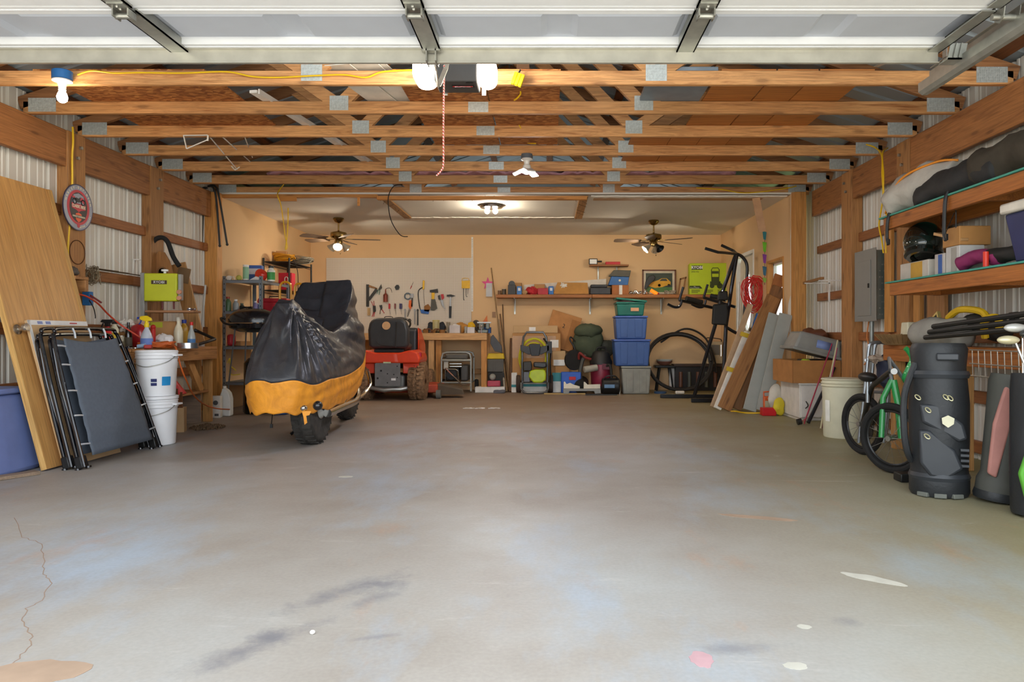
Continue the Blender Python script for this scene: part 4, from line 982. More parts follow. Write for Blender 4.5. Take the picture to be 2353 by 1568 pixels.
m = MB(); m.tube([on(494,6.95,z0+.075),on(455,7.1,z0+.15),on(447,7.1,z0+.16)],[.014,.014,.02],8); m.build('arm',BLACKP,parent=t,world=True)
ORC = plain('orange_cord_sheath','#d4682a',.5,var=.08)
m = MB(); pts = []
cc = on(362,6.30,z0+.012)
for i in range(150):
 a = i*.31; r_ = .115+.02*math.sin(i*.9); pts.append((cc.x+1.15*r_*math.cos(a)-.0*i,cc.y+r_*math.sin(a),z0+.008+.045*i/150+.006*math.sin(i*1.3)))
m.tube(pts,.0065,6)
m.tube(cat_rom([pts[0],on(400,6.15,z0+.02),on(405,6.03,z0+.0),on(415,6.02,.62),on(428,6.1,.50),on(445,6.4,.35),on(470,6.9,.22),on(500,7.4,.13),on(535,8.0,.06)],8),.0065,6)
one('orange_extension_cord',m,ORC,'orange extension cord coiled on the bench and trailing to the floor','cord')
cable('orange_cable',[at(178,676,5.60),at(200,682,5.68),at(225,698,5.85),at(248,722,6.1),at(275,745,6.2),at(305,765,6.25),at(325,778,6.28)],.007,plain('red_orange_sheath','#d1472a',.5),'red orange cable from the wall outlet down to the bench',k=6)
t = thing('flashlight','orange torch with dark grey head lying on bench edge','flashlight',on(255,6.10,z0))
m = MB(); m.tube([on(231,6.13,z0+.022),on(262,6.13,z0+.024),on(270,6.13,z0+.028)],[.017,.02,.026],14); m.build('handle',plain('orange_plastic','#f0641e',.4),parent=t,world=True)
m = MB(); m.tube([on(270,6.13,z0+.028),on(274,6.13,z0+.03),on(284,6.13,z0+.032)],[.027,.03,.03],14); m.build('head',plain('olive_plastic','#5c5a44',.5),parent=t,world=True)
m = MB(); m.tube([on(316,6.11,z0+.02),on(335,6.12,z0+.03)],.016,10); one('glue_tube',m,plain('pale_blue_plastic','#9fc0e2',.35),'pale blue squeeze tube on the front edge of bench','tube')
m = MB(); m.cbox(on(340,6.11,z0+.017),(.06,.05,.032),Euler((0,0,.4)).to_matrix()); one('tape_measure',m,plain('worn_red_plastic','#c23f3a',.5),'red tape measure on the front edge of bench','tape measure',bev=.008)
for i,px in enumerate((296,303,309)):
 m = MB(); c = on(px,6.12,z0+.006); m.cbox(c,(.05,.012,.01),Euler((0,0,.7*i-.5)).to_matrix()); m.cbox(c+V(.02,.01,.0),(.012,.03,.01),Euler((0,0,.7*i)).to_matrix())
 one('hand_tool',m,CHROME,'little steel hand tool lying between torch and tube','tool',group='small tools on bench front',bev=.002)
 # ------------------------------------------------------------------ on the left wall
 # round sign on the first post
Ms = frame_m((HL+.03,5.78,1.885),(0,1,0),(0,0,1),(1,0,0))
t = thing('round_sign','round metal motorcycle sign with red and black print on post','sign',M_=Ms)
NAVY = plain('navy_enamel','#20204a',.35); SIGNK = plain('sign_black','#15131a',.4); SGREY = plain('sign_silver','#8b8fa0',.35,.3); SRED = plain('sign_red','#c2283c',.4); SORG = plain('sign_orange','#e2592a',.4); SCRM = plain('sign_cream','#e9ddc0',.5,var=0)
def disc(m,r,z,n=48,sx=1.,sy=1.,c=(0,0)):
 m.lathe([(r,z-.001),(r,z),(0,z)],(c[0],c[1],0),n=n,sx=sx,sy=sy)
m = MB(); m.lathe([(0,0),(.183,0),(.183,.006),(0,.006)],n=64); m.build('plate',NAVY,parent=t)
m = MB(); disc(m,.175,.0065); ring = m.build('rim_band',SGREY,parent=t)
m = MB(); disc(m,.138,.0072); m.build('red_field',SRED,parent=t)
m = MB(); disc(m,.118,.0080,sx=.92); m.build('black_field',SIGNK,parent=t)
m = MB(); m.prism([(-.075,.06),(-.06,.095),(0,.112),(.06,.095),(.075,.06),(.08,.03),(-.08,.03)],(0,0,.0081),(1,0,0),(0,1,0),.0006); m.build('silver_field',SGREY,parent=t,sm=0)
mo = MB()
for cx in(-.05,.052):mo.torus((cx,.045,.0095),(0,0,1),.021,.005,20,6)
mo.prism([(-.06,.055),(-.03,.075),(0,.07),(.02,.085),(.03,.07),(.05,.05),(.0,.04),(-.03,.04)],(0,0,.0085),(1,0,0),(0,1,0),.001); mo.build('motorcycle_print',SIGNK,parent=t)
m = MB(); m.prism([(.015,.06),(.03,.085),(.055,.08),(.075,.06),(.065,.035),(.04,.05)],(0,0,.0088),(1,0,0),(0,1,0),.001); m.prism([(-.085,.075),(-.06,.085),(-.04,.075),(-.06,.065)],(0,0,.0088),(1,0,0),(0,1,0),.001); m.build('red_print',SRED,parent=t,sm=0)
m = MB(); m.prism([(-.085,.028),(.085,.028),(.082,-.012),(.03,-.022),(0,-.036),(-.03,-.022),(-.082,-.012)],(0,0,.0086),(1,0,0),(0,1,0),.0008); bn = m.build('banner',SRED,parent=t,sm=0)
text('lettering','CLASSIC RIDE',.034,SCRM,bn,Matrix.Translation((0,.006,.0098)),sx=.80,bold=.0006)
m = MB(); m.prism([(-.035,-.05),(0,-.04),(.035,-.05),(.04,-.075),(.03,-.10),(0,-.118),(-.03,-.10),(-.04,-.075)],(0,0,.0086),(1,0,0),(0,1,0),.0008); sh = m.build('shield',SORG,parent=t,sm=0)
m = MB(); m.box(-.082,.082,-.084,-.062,.0094,.0102); br = m.build('bar',SIGNK,parent=sh,sm=0)
text('lettering','HARLEY-DAVIDSON',.0185,SCRM,sh,Matrix.Translation((0,-.073,.0106)),depth=.0008,sx=.92,bold=.0004)
m = MB(); disc(m,.018,.0088,24,c=(0,-.142)); m.build('roundel',SRED,parent=t)
def arc_text(s,r,a_mid,step,size,par,flip=False):
 for i,ch in enumerate(s):
  if ch==' ':continue
  a = a_mid+((len(s)-1)/2-i)*step*(-1 if flip else 1)
  text('letter',ch,size,SCRM,par,Matrix.Translation((r*math.cos(a),r*math.sin(a),.0075))@Matrix.Rotation(a+(R(90)if flip else-R(90)),4,'Z'),depth=.0006,bold=.0005)
arc_text('HARLEY-DAVIDSON',.156,R(90),R(10.5),.026,ring)
arc_text('MOTOR CYCLES',.156,R(-52),R(5.6),.017,ring,True)
# small shelf with jar on the first post
t = thing('post_shelf','small timber ledge fixed to the first post above outlets','shelf',on(165,5.6,1.3))
a = at(140,636,5.60); b = at(196,636,5.60)
m = MB(); m.box(a.x-.12,b.x-.01,5.50,5.66,a.z-.025,a.z); m.build('ledge',BWX,parent=t,world=True,bev=.003,seg=1,sm=0)
m = MB(); m.box(a.x-.12,b.x,5.60,5.64,a.z-.115,a.z-.026); m.build('support',BWX,parent=t,world=True,bev=.003,seg=1,sm=0)
c = at(135,636,5.57); tin('glass_jar','tall glass jar with brown lid and white label on ledge',(c.x,c.y,a.z+.001),.185,.032,plain('jar_milky','#d9d6cc',.2),plain('brown_lid','#3a2c20',.5),plain('white_label','#f0eeea',.7),cat='jar')
mb = blob((on(158,5.57,0).x,5.57,a.z+.04),(.07,.05,.04),3,.2)
for p in mb.v:p.z = max(p.z,a.z+.001)
one('plastic_pouch',mb,plain('smoky_plastic','#5c544c',.2),'dark clear plastic pouch lying on the post ledge','pouch')
m = MB(); m.torus((HL+.016,5.80,at(182,580,5.8).z),(1,0,0),.095,.003,32,6); one('wire_ring',m,plain('rusty_wire','#5d3a24',.6,.5),'thin rusty wire ring hanging on post below the sign','ring')
for i,(px,lab)in enumerate(((163,'blue outlet box with white receptacle and plugged cable'),(197,'blue outlet box on the metal wall behind orange cable'))):
 c = at(px,686,5.64+i*.2); t = thing('outlet_box',lab,'outlet',c)
 m = MB(); m.box(c.x-.03,c.x+.03,c.y-.0,c.y+.05,c.z-.055,c.z+.055); m.build('box',BLUEBOX,parent=t,world=True,bev=.004)
 if i==0:
  m = MB(); m.box(c.x-.0,c.x+.034,c.y-.006,c.y-.001,c.z-.035,c.z+.035); m.build('receptacle',WP,parent=t,world=True,bev=.002)
  m = MB(); m.cyl(c+V(.0,-.02,.02),c+V(.055,-.02,.015),.02,.014,n=12); m.build('plug',plain('red_orange_plug','#dc4a28',.5),parent=t,world=True,bev=.003)
cable('thin_cable',[at(205,690,5.83),at(215,708,5.83),at(219,725,5.83),at(219,732,5.83)],.004,RUBBER,'thin black cord with a ball end below the outlet')
m = MB(); m.beam(at(200,674,5.85),at(233,696,5.87),.02,.012); one('test_pen',m,plain('dark_red_plastic','#7c2a2a',.4),'dark red screwdriver hooked by the blue wall box','screwdriver')
# wire bundle hooked on the girt
rnd = random.Random(2); m = MB()
for k in range(5):
 c = at(206,628,6.0); p = []
 for i in range(14):p.append(c+V(rnd.uniform(-.0,.05),rnd.uniform(-.08,.08),rnd.uniform(-.10,.07)))
 m.tube(cat_rom(p,5,True),.0028,5,closed=True)
one('wire_bundle',m,plain('dull_wire','#8f8068',.5,.6),'tangle of stiff wire hooked on wall girt','wire')
for i in range(3):
 m = MB(); m.cyl((-3.775+.02*i,6.0,1.42+.006),(-3.775+.02*i,6.75-.2*i,1.42+.008),.005,n=6); one('metal_rod',m,plain('brown_rod','#5f5040',.5,.5),'thin metal rod lying along the left wall girt','rod',group='rods on the girt')
t = thing('angle_bracket','white shelf bracket leaning on the girt beside the green saw','bracket',at(305,636,6.75))
m = MB(); m.beam(at(303,640,6.75),at(306,596,6.75),.03,.012,up=(0,1,0)); m.beam(at(305,597,6.75),at(322,597,6.75),.03,.01); m.build('bracket_arm',BRK,parent=t,world=True,sm=0)
# band saw with lime housing
LIME = plain('lime_green_paint','#c3c826',.45,var=.05)
Mb = TR(*on(374,6.70,0),.12); Mb[2][3] = at(0,693,6.70).z
t = thing('band_saw','lime green bench band saw mounted on a grey column','band saw',M_=Mb)
m = MB(); m.box(-.145,.14,-.05,.04,.0,.255); hs = m.build('wheel_cover',LIME,parent=t,bev=.01)
m = MB(); m.box(-.08,.055,-.0525,-.0505,.155,.19); pl = m.build('name_plate',plain('brown_plate','#4a3a24',.5),parent=hs)
text('lettering','RYOBI',.034,WTXT,hs,Matrix.Translation((-.012,-.054,.172))@FACE_CAM,depth=.0006)
m = MB(); m.cyl((0.02,-.005,.256),(.02,-.005,.275),.012,n=12); m.cyl((.02,-.005,.275),(.02,-.005,.292),.03,n=20); m.build('tension_knob',WP,parent=t)
m = MB(); m.box(-.185,-.147,-.03,.04,-.32,.26); m.build('column',plain('grey_cast_metal','#9a9a96',.5,.2),parent=t,bev=.006)
m = MB(); m.box(.142,.17,-.03,.03,.01,.25); m.build('rear_guard',plain('grey_cast_metal','#9a9a96',.5,.2),parent=t,bev=.005)
for z in(.03,.085):
 m = MB(); m.cyl((.16,-.035,z),(.16,-.06,z),.02,n=14); m.build('guide_knob',plain('copper_knob','#c98a6a',.5),parent=t)
for x in(.0,.10):
 m = MB(); m.cyl((x,-.01,-.001),(x,-.01,-.07),.009,n=8); m.build('blade_guide',plain('dark_red_guide','#5e2a26',.5,.3),parent=t)
m = MB(); a = at(355,714,6.70); b = at(460,714,6.70); zz = a.z-Mb[2][3]
m.box(-.12,.30,-.09,.10,zz-.02,zz); m.build('saw_table',wood('saw_table_board','#a87850','#855a38','X',10),parent=t,bev=.003,seg=1,sm=0)
m = MB(); m.box(-.185,-.06,-.05,.06,z0-Mb[2][3]+.0,z0-Mb[2][3]+.06); m.box(-.185,-.147,-.03,.04,z0-Mb[2][3]+.06,-.32); m.build('base',plain('grey_cast_metal','#9a9a96',.5,.2),parent=t,bev=.006)
zz_ = a.z+.001
m = MB(); m.cyl(on(436,6.68,zz_),on(436,6.68,zz_+.02),.022,n=14); m.ball(on(448,6.66,zz_+.012),.012,10,8); m.beam(on(432,6.66,zz_+.008),on(452,6.66,zz_+.008),.02,.014); one('chrome_fitting',m,CHROME,'chrome tap fitting lying on the band saw table','fitting')
# boards and hose behind the saw
m = MB(); m.tube(cat_rom([at(338,700,6.95),at(336,640,6.95),at(338,590,6.95),at(352,556,6.95),at(370,546,6.95),at(385,556,6.95),at(398,590,6.95),at(412,612,6.95)],8),.022,10); one('black_hose',m,RUBBER,'black rubber hose arched over the saw post','hose')
t = thing('wooden_board','rounded brown board with a round hole leaning behind the lime saw','board',at(370,700,7.0))
poly = [(x,z)for x,z in(((at(px,py,6.98)).x,(at(px,py,6.98)).z)for px,py in((346,690),(350,620),(356,590),(366,578),(378,580),(390,600),(398,630),(402,690)))]
m = MB(); m.prism(poly[::-1],(0,6.99,0),(1,0,0),(0,0,1),.02); m.build('plate',wood('brown_leather_board','#a8743f','#6d4524','Z',8),parent=t,world=True)
m = MB(); m.lathe([(.05,0),(.05,.004),(.036,.004),(.036,0)],at(373,625,6.965),(0,-1,0),24); m.build('ring',plain('brown_leather','#7d5632',.6),parent=t,world=True)
Mp = frame_m(at(452,786,7.22),(1,0,-.0),(-.0,0,1),(0,-1,0))
m = MB(); p0,p1 = at(455,788,7.2),at(410,606,7.2); m.beam(p0,p1,.14,.022,up=(0,1,0)); o = one('leaning_plank',m,wood('tan_plank','#b98b55','#95693a','Z',10),'wide tan plank leaning between the lime saw and the stud','plank',bev=.003)
m = MB(); m.beam(at(418,650,7.182),at(425,616,7.182),.12,.012,up=(0,1,0)); one('cork_block',m,plain('brown_block','#7c6142',.8),'small brown block fixed on the wide tan plank','block')
m = MB(); m.tube([on(446,7.5,0.01),at(472,655,7.5)],.011,8); one('grey_pipe',m,plain('grey_pvc','#b9b6ae',.5),'grey pipe leaning beside the light wood stud','pipe')
# goods on the floor by the opening
t = thing('jug','white plastic jug with handle on the floor by the opening','jug',on(520,7.9,.0))
m = MB(); m.prism([(-.055,0),(.055,0),(.06,.02),(.06,.19),(.045,.25),(.02,.28),(-.005,.30),(-.03,.30),(-.035,.27),(-.055,.22)],(0,.045,0),(1,0,0),(0,0,1),.09); m.build('body',WP,parent=t,bev=.02,seg=3)
m = MB(); m.cyl((-.018,0,.30),(-.018,0,.325),.02,n=14); m.build('cap',WP,parent=t)
t = carton('white_box','white printed box standing beside the plastic jug',TR(*on(496,7.75,0),.15),.11,.09,.23,plain('white_carton','#e8e5de',.7),flaps=False)
m = MB(); m.lathe([(0,0),(.025,0),(.025,.001),(0,.001)],(0.01,-.0455,.16),(0,-1,0),18); m.build('printed_disc',plain('dark_grey_print','#55565a',.6),parent=t)
m = MB(); m.box(.0,.04,-.0465,-.0455,.02,.045); m.build('printed_code',plain('dark_grey_print','#55565a',.6),parent=t)
# ------------------------------------------------------------------ covered motorcycle
def lerp_tab(tab,x):
 for(a,b),(c,d)in zip(tab,tab[1:]):
  if x<=c:return b+(d-b)*max(0,min(1,(x-a)/(c-a)))
 return tab[-1][1]
def sstep(t):t = max(0,min(1,t)); return t*t*(3-2*t)
def tarp(name,col,rough):
 q = NT(name); P = q.coord()
 n1 = q.n('ShaderNodeTexNoise',Scale=6.0,Detail=6.0,Roughness=.65,Distortion=1.2); q.l(P,n1.inputs['Vector'])
 c = lin(col); q.l(q.ramp(n1.outputs[0],[(.3,tuple(x*.75 for x in c[:3])),(.7,tuple(min(1,x*1.25)for x in c[:3]))]),q.b.inputs['Base Color'])
 q.b.inputs['Roughness'].default_value = rough
 vo = q.n('ShaderNodeTexVoronoi',Scale=13.0,feature='SMOOTH_F1');
 dn = q.n('ShaderNodeTexNoise',Scale=3.0,Detail=3.0); q.l(P,dn.inputs['Vector'])
 mx = q.n('ShaderNodeMix',data_type='VECTOR'); mx.inputs[0].default_value = .25; q.l(P,mx.inputs[4]); q.l(dn.outputs['Color'],mx.inputs[5]); q.l(mx.outputs[1],vo.inputs['Vector'])
 ad = q.n('ShaderNodeMath',operation='ADD'); q.l(vo.outputs[0],ad.inputs[0]); q.l(n1.outputs[0],ad.inputs[1])
 q.bump(ad.outputs[0],.35,.02); return q.m
TBLK = tarp('black_tarpaulin','#34353a',.34); TORG = tarp('orange_tarpaulin','#f09a2c',.5)
mc = thing('covered_motorcycle','motorcycle under a black and orange fabric cover','motorcycle',(-2.0,6.5,0))
YC,LL = 6.54,1.15
ZT = [(5.3,.95),(5.70,1.10),(5.88,1.165),(6.02,1.13),(6.3,.99),(6.62,.89),(6.9,1.0),(7.15,1.22),(7.36,1.43),(7.5,1.42),(7.6,1.30)]
WT = [(5.3,.04),(5.88,.06),(6.3,.10),(6.7,.18),(7.1,.30),(7.4,.375),(7.6,.33)]
SEAM = [(5.45,.52),(6.0,.50),(6.6,.55),(7.1,.62),(7.7,.80)]; HEM = [(5.45,.285),(6.4,.27),(7.0,.33),(7.7,.50)]
CXT = [(5.45,-2.045),(7.7,-2.20)]
def sgp(x,p):return math.copysign(abs(x)**p,x)
def per(s):
 th = 2*math.pi*s-math.pi/2
 y = YC+LL*sgp(math.sin(th),.62); c = lerp_tab(CXT,y); wb = .325+.06*(y-5.5)/2.2
 return c,y,wb*sgp(math.cos(th),.55),math.cos(th)
def cover(s,v):
 c,y,dx,cs = per(s); zs = lerp_tab(SEAM,y)+.02*math.sin(s*40)
 ys = max(5.80,min(7.47,YC+(y-YC)*.80)); c2 = lerp_tab(CXT,ys)-(.06 if ys>7 else 0)*1.0
 wt = lerp_tab(WT,ys); sx = c2+wt*sgp(cs,.7)-(.04 if ys<6.2 else 0); zt = lerp_tab(ZT,ys)-(.05 if(cs<0 and ys>7.1)else 0)*abs(cs)
 if v<=.82:
  t = v/.82; h = t**1.15; q = t**.92
  p = V(c+dx+(sx-c-dx)*h,y+(ys-y)*h,zs+(zt-zs)*q)
  # folds fan out from the near peak
  a = math.atan2(p.z-1.15,(p.y-5.86)+.35*abs(p.x-c)); fade = math.sin(math.pi*t)**.7
  k = .024*math.sin(a*26+1.3*math.sin(p.y*5))*fade+.010*math.sin(a*61+p.z*9)*fade
  out = V(dx,(y-YC)*.3,0.0); out = out.normalized()if out.length>1e-6 else V(0,-1,0)
  return p+out*k
 t = (v-.82)/.18
 sag = .05*math.sin(math.pi*t/2)*(1 if 6.1<ys<7.2 else .25)
 return V(sx+(c2-sx)*t,ys,zt-sag+.006*math.sin(ys*30))
m = MB(); m.grid(cover,180,56,True); m.build('cover_top',TBLK,parent=mc,world=True,sm=180,solid=.003)
def skirt(s,v):
 c,y,dx,cs = per(s); zs = lerp_tab(SEAM,y)+.02*math.sin(s*40); zh = lerp_tab(HEM,y)+.012*math.sin(s*90)
 k = 1.0+.03*math.sin(math.pi*v)-.10*v+(.012*math.sin(s*120+v*4)+.016*math.sin(v*15+s*33))*math.sin(math.pi*min(1,v*1.1+.05))
 return V(c+dx*k,YC+(y-YC)*(1-.035*v),zs+(zh-zs)*v)
m = MB(); m.grid(skirt,180,20,True); m.build('cover_skirt',TORG,parent=mc,world=True,sm=180,solid=.003)
TYRE = plain('worn_tyre_rubber','#3a3733',.85,var=.35,scale=14,bump=.5,bs=40)
def wheel(cx,cy,r,w,nm='tyre'):
 m = MB(); pr = []
 for i in range(13):
  a = math.pi*i/12; pr.append((r-.06*(1-abs(math.sin(a))**.6)*1.0-.0,-w/2*math.cos(a)))
 pr = [(r-.10,-w/2*.8)]+pr+[(r-.10,w/2*.8)]
 m.lathe(pr,(cx,cy,r),(1,0,0),48); ty = m.build(nm,TYRE,parent=mc,world=True)
 m = MB()
 for k in range(30):
  a = 2*math.pi*k/30
  for s in(-1,1):
   c = V(cx+s*w*.24,cy+(r-.004)*math.cos(a+.05*s),r+(r-.004)*math.sin(a+.05*s)); m.cbox(c,(w*.38,.04,.009),Euler((a+R(90),0,.4*s)).to_matrix())
 o = m.build('tread_block',TYRE,parent=ty,world=True); o['kind'] = 'stuff'
 m = MB(); m.lathe([(r-.095,-w*.36),(r-.115,-w*.34),(.06,-w*.12),(.05,-w*.3),(0,-w*.3)],(cx,cy,r),(1,0,0),36); m.lathe([(r-.095,w*.36),(r-.115,w*.34),(.06,w*.12),(.05,w*.3),(0,w*.3)],(cx,cy,r),(1,0,0),36)
 m.build('rim',plain('dull_black_alloy','#2c2c2e',.4,.5),parent=mc,world=True)
 m = MB(); m.lathe([(.07,0),(.115,0),(.115,.006),(.07,.006)],(cx+w*.4,cy,r),(1,0,0),28); m.build('brake_disc',plain('disc_steel','#8f8d88',.3,.9),parent=mc,world=True)
wheel(-1.905,5.90,.315,.17); wheel(-2.10,7.62,.31,.13)
m = MB(); m.tube([(-1.98,5.82,.30),(-1.99,6.4,.30),(-2.05,7.1,.32)],.03,8); m.tube([(-2.02,6.0,.42),(-2.02,7.3,.45)],.035,8); m.build('frame',BLACKM,parent=mc,world=True)
m = MB(); m.box(-2.16,-1.90,6.35,7.0,.20,.55); m.build('engine',plain('dark_engine_metal','#3a3936',.4,.6),parent=mc,world=True,bev=.03)
for z,y0,y1 in((.24,5.95,7.05),):
 m = MB(); m.tube(cat_rom([(-1.80,y0,z),(-1.80,6.4,z+.01),(-1.82,6.9,z+.02),(-1.86,7.1,z+.1)],5),.036,12); m.build('exhaust_pipe',CHROME,parent=mc,world=True)
m = MB(); m.cyl((-1.84,6.45,.40),(-1.79,6.45,.40),.12,n=28); m.build('engine_cover',CHROME,parent=mc,world=True,bev=.01)
m = MB(); m.tube([(-2.10,7.62,.31),(-2.10,7.35,.95)],.024,10); m.build('fork',CHROME,parent=mc,world=True)
m = MB(); m.tube(cat_rom([(-1.86,7.52,.50),(-1.82,7.45,.38),(-1.84,7.3,.30),(-1.86,7.15,.26)],5),.02,8); m.build('crash_bar',CHROME,parent=mc,world=True)
c = at(730,933,5.33); m = MB(); m.ball(c,(.034,.03,.034),16,10); m.lathe([(.034,0),(.036,-.012),(.02,.02)],c,(.3,-1,0),16); m.build('turn_signal',BLACKM,parent=mc,world=True)
c = at(698,938,5.34); m = MB(); m.ball(c,(.026,.03,.022),14,8); m.build('tail_lamp',CHROME,parent=mc,world=True)
m = MB(); c = at(700,945,5.34); m.prism([(-.02,0),(.05,.0),(.035,-.03),(.012,-.035),(.02,-.085),(.0,-.10),(-.008,-.04)],c,(1,0,0),(0,0,1),.004); m.build('torn_cover_tag',TORG,parent=mc,world=True,sm=0)
m = MB(); m.tube([(-2.22,5.9,.30),(-2.225,5.87,.16)],.004,6); m.cbox((-2.225,5.87,.145),(.02,.012,.03)); m.build('cover_strap',BLACKP,parent=mc,world=True)
m = MB(); m.tube([(-2.0,6.5,.22),(-2.24,6.35,.012)],.014,8); m.build('kick_stand',BLACKM,parent=mc,world=True)
# ------------------------------------------------------------------ lawn tractor
TRO = plain('tractor_orange','#e8451f',.4,var=.06,coat=.3); MUD = plain('muddy_tyre','#8a6c50',.95,var=.45,scale=30,bump=.8,bs=60)
tr = thing('lawn_tractor','orange ride-on lawn tractor with black seat and muddy tyres','lawn tractor',(-2.14,9.95,0))
def tp(nm,mt,*b,bev=.006):m = MB(); m.box(*b); return m.build(nm,mt,parent=tr,bev=bev)
for s in(-1,1):
 m = MB(); m.lathe([(.12,-.10),(.19,-.115),(.235,-.105),(.247,-.06),(.25,0),(.247,.06),(.235,.105),(.19,.115),(.12,.10)],(s*.37,0,.25),(1,0,0),40); ty = m.build('rear_tyre',MUD,parent=tr)
 mb = MB()
 for k in range(26):
  a = 2*math.pi*k/26
  for q in(-1,1):mb.cbox((s*.37+q*.055,.248*math.cos(a+.06*q),.25+.248*math.sin(a+.06*q)),(.09,.03,.022),Euler((a+R(90),0,.5*q)).to_matrix())
 o = mb.build('tread_block',MUD,parent=ty); o['kind'] = 'stuff'
 m = MB(); m.lathe([(.12,.09),(.10,.05),(.04,.05),(.04,.10),(0,.10)],(s*.37,0,.25),(s,0,0),24); m.build('wheel_hub',TRO,parent=tr)
 m = MB(); m.lathe([(.08,-.07),(.15,-.085),(.18,-.07),(.19,0),(.18,.07),(.15,.085),(.08,.07)],(s*.36,.86,.19),(1,0,0),32); m.build('front_tyre',MUD,parent=tr)
m = MB(); m.prism([(-.17,0),(.17,0),(.17,.36),(.10,.36),(.10,.405),(-.11,.405),(-.11,.33),(-.17,.30)],(0,-.225,.195),(1,0,0),(0,0,1),-.006); pl = m.build('rear_plate',plain('grey_steel_plate','#7b7a7a',.45,.5),parent=tr,bev=.002)
m = MB(); m.box(-.055,.045,-.2345,-.232,.50,.54); m.build('warning_label',plain('green_white_label','#cfe0b4',.6),parent=pl)
m = MB(); m.box(.05,.11,-.2345,-.232,.27,.30); m.build('warning_label',plain('white_label_print','#ececec',.6),parent=pl)
for x,z in((-.085,.40),(.0,.36),(.085,.35),(.13,.31),(.0,.24),(-.13,.30),(.13,.46)):
 m = MB(); m.cyl((x,-.2335,z),(x,-.2318,z),.009 if x>-.08 else .014,n=10); m.build('bolt_hole',BLACKP,parent=pl)
m = MB(); m.prism([(-.42,.50),(.42,.50),(.43,.56),(.40,.64),(.30,.675),(.16,.64),(-.16,.64),(-.30,.675),(-.40,.64),(-.43,.56)],(0,-.235,0),(1,0,0),(0,0,1),-.62); m.build('fender',TRO,parent=tr,bev=.02,seg=3)
for s in(-1,1):m = MB(); m.box(*sorted((s*.19,s*.40)),-.16,.30,.36,.50); m.build('under_fender',TRO,parent=tr,bev=.01)
tp('axle_case',plain('cast_grey','#8e8c86',.5,.5),-.20,.20,-.10,.12,.14,.34,bev=.03)
m = MB(); m.tube([(-.30,-.12,.175),(-.14,-.19,.155),(-.05,-.20,.14),(.05,-.19,.15),(.16,-.18,.15),(.30,-.12,.175)],.03,10); m.build('transaxle',plain('cast_alloy','#a9a9a4',.4,.7),parent=tr)
SEAT = plain('black_vinyl_seat','#3b3b3c',.42,var=.12,coat=.2)
m = MB(); m.prism([(-.24,.0),(.24,.0),(.27,.05),(.275,.25),(.25,.36),(.18,.41),(-.18,.41),(-.25,.36),(-.275,.25),(-.27,.05)],(0,-.17,.69),(1,0,0),(0,-.10,1),-.10); sb = m.build('seat_back',SEAT,parent=tr,bev=.04,seg=4)
m = MB(); m.tube(cat_rom([(-.16,-.185,.80),(-.10,-.195,.745),(.0,-.198,.735),(.06,-.197,.735)],6),.006,6); m.tube([(.10,-.19,.71),(.12,-.21,1.05)],.008,6); m.build('piping',SEAT,parent=sb)
m = MB(); m.lathe([(0,0),(.055,0),(.055,.006),(0,.006)],(-.02,-.212,1.0),(0,-1,.1),24); m.build('round_patch',plain('tan_patch','#d8a97a',.7),parent=sb)
m = MB(); m.box(-.24,.24,-.10,.30,.675,.76); m.build('seat_cushion',SEAT,parent=tr,bev=.04,seg=3)
m = MB(); m.box(-.20,.20,-.14,.28,.645,.68); m.build('seat_spring_plate',BLACKP,parent=tr)
m = MB(); m.tube(cat_rom([(-.06,-.12,1.09),(-.05,-.14,1.12),(.04,-.14,1.12),(.05,-.12,1.09)],5),.006,6); m.build('grab_handle',BLACKP,parent=tr)
m = MB(); m.prism([(.46,.40),(1.02,.38),(1.05,.66),(.9,.84),(.58,.98),(.46,.98)],(-.28,0,0),(0,1,0),(0,0,1),.56); m.build('hood',plain('tractor_dark_hood','#3a3b3d',.4),parent=tr,bev=.05,seg=3)
for s in(-1,1):m = MB(); m.prism([(.40,.66),(1.0,.62),(.97,.74),(.62,.95),(.40,.98)],(s*.29,0,0),(0,1,0),(0,0,1),.012*s); m.build('hood_side',TRO,parent=tr,bev=.006)
m = MB(); m.torus((0,.42,1.02),(0,-.55,.83),.18,.015,32,8); m.tube([(0,.42,1.02),(0,.55,.85)],.02,8); m.build('steering_wheel',BLACKP,parent=tr)
tp('footboard',BLACKP,-.36,.36,.30,.75,.30,.33)
dk = plain('worn_orange_deck','#b5482c',.6,var=.25)
m = MB(); m.prism([(-.55,0),(.60,.0),(.66,.35),(.45,.62),(-.40,.62),(-.58,.35)],(0,.16,.075),(1,0,0),(0,1,0),.115); m.build('mower_deck',dk,parent=tr,bev=.015)
m = MB(); m.add([(.58,.20,.20),(.95,.18,.13),(.98,.20,.05),(.6,.20,.05),(.58,.55,.20),(.90,.50,.13),(.92,.5,.05),(.6,.55,.05)],[(0,1,5,4),(0,3,2,1),(4,5,6,7),(1,2,6,5),(0,4,7,3)]); m.build('discharge_chute',plain('brown_dusty_plastic','#5e5142',.8),parent=tr,bev=.02)
m = MB(); m.cyl((.60,.10,.06),(.66,.10,.06),.06,n=20); m.build('gauge_wheel',plain('grey_rubber','#6c6c66',.8),parent=tr)
tp('tail_light',plain('red_reflector','#b5173a',.25),.40,.43,-.13,-.08,.58,.64)
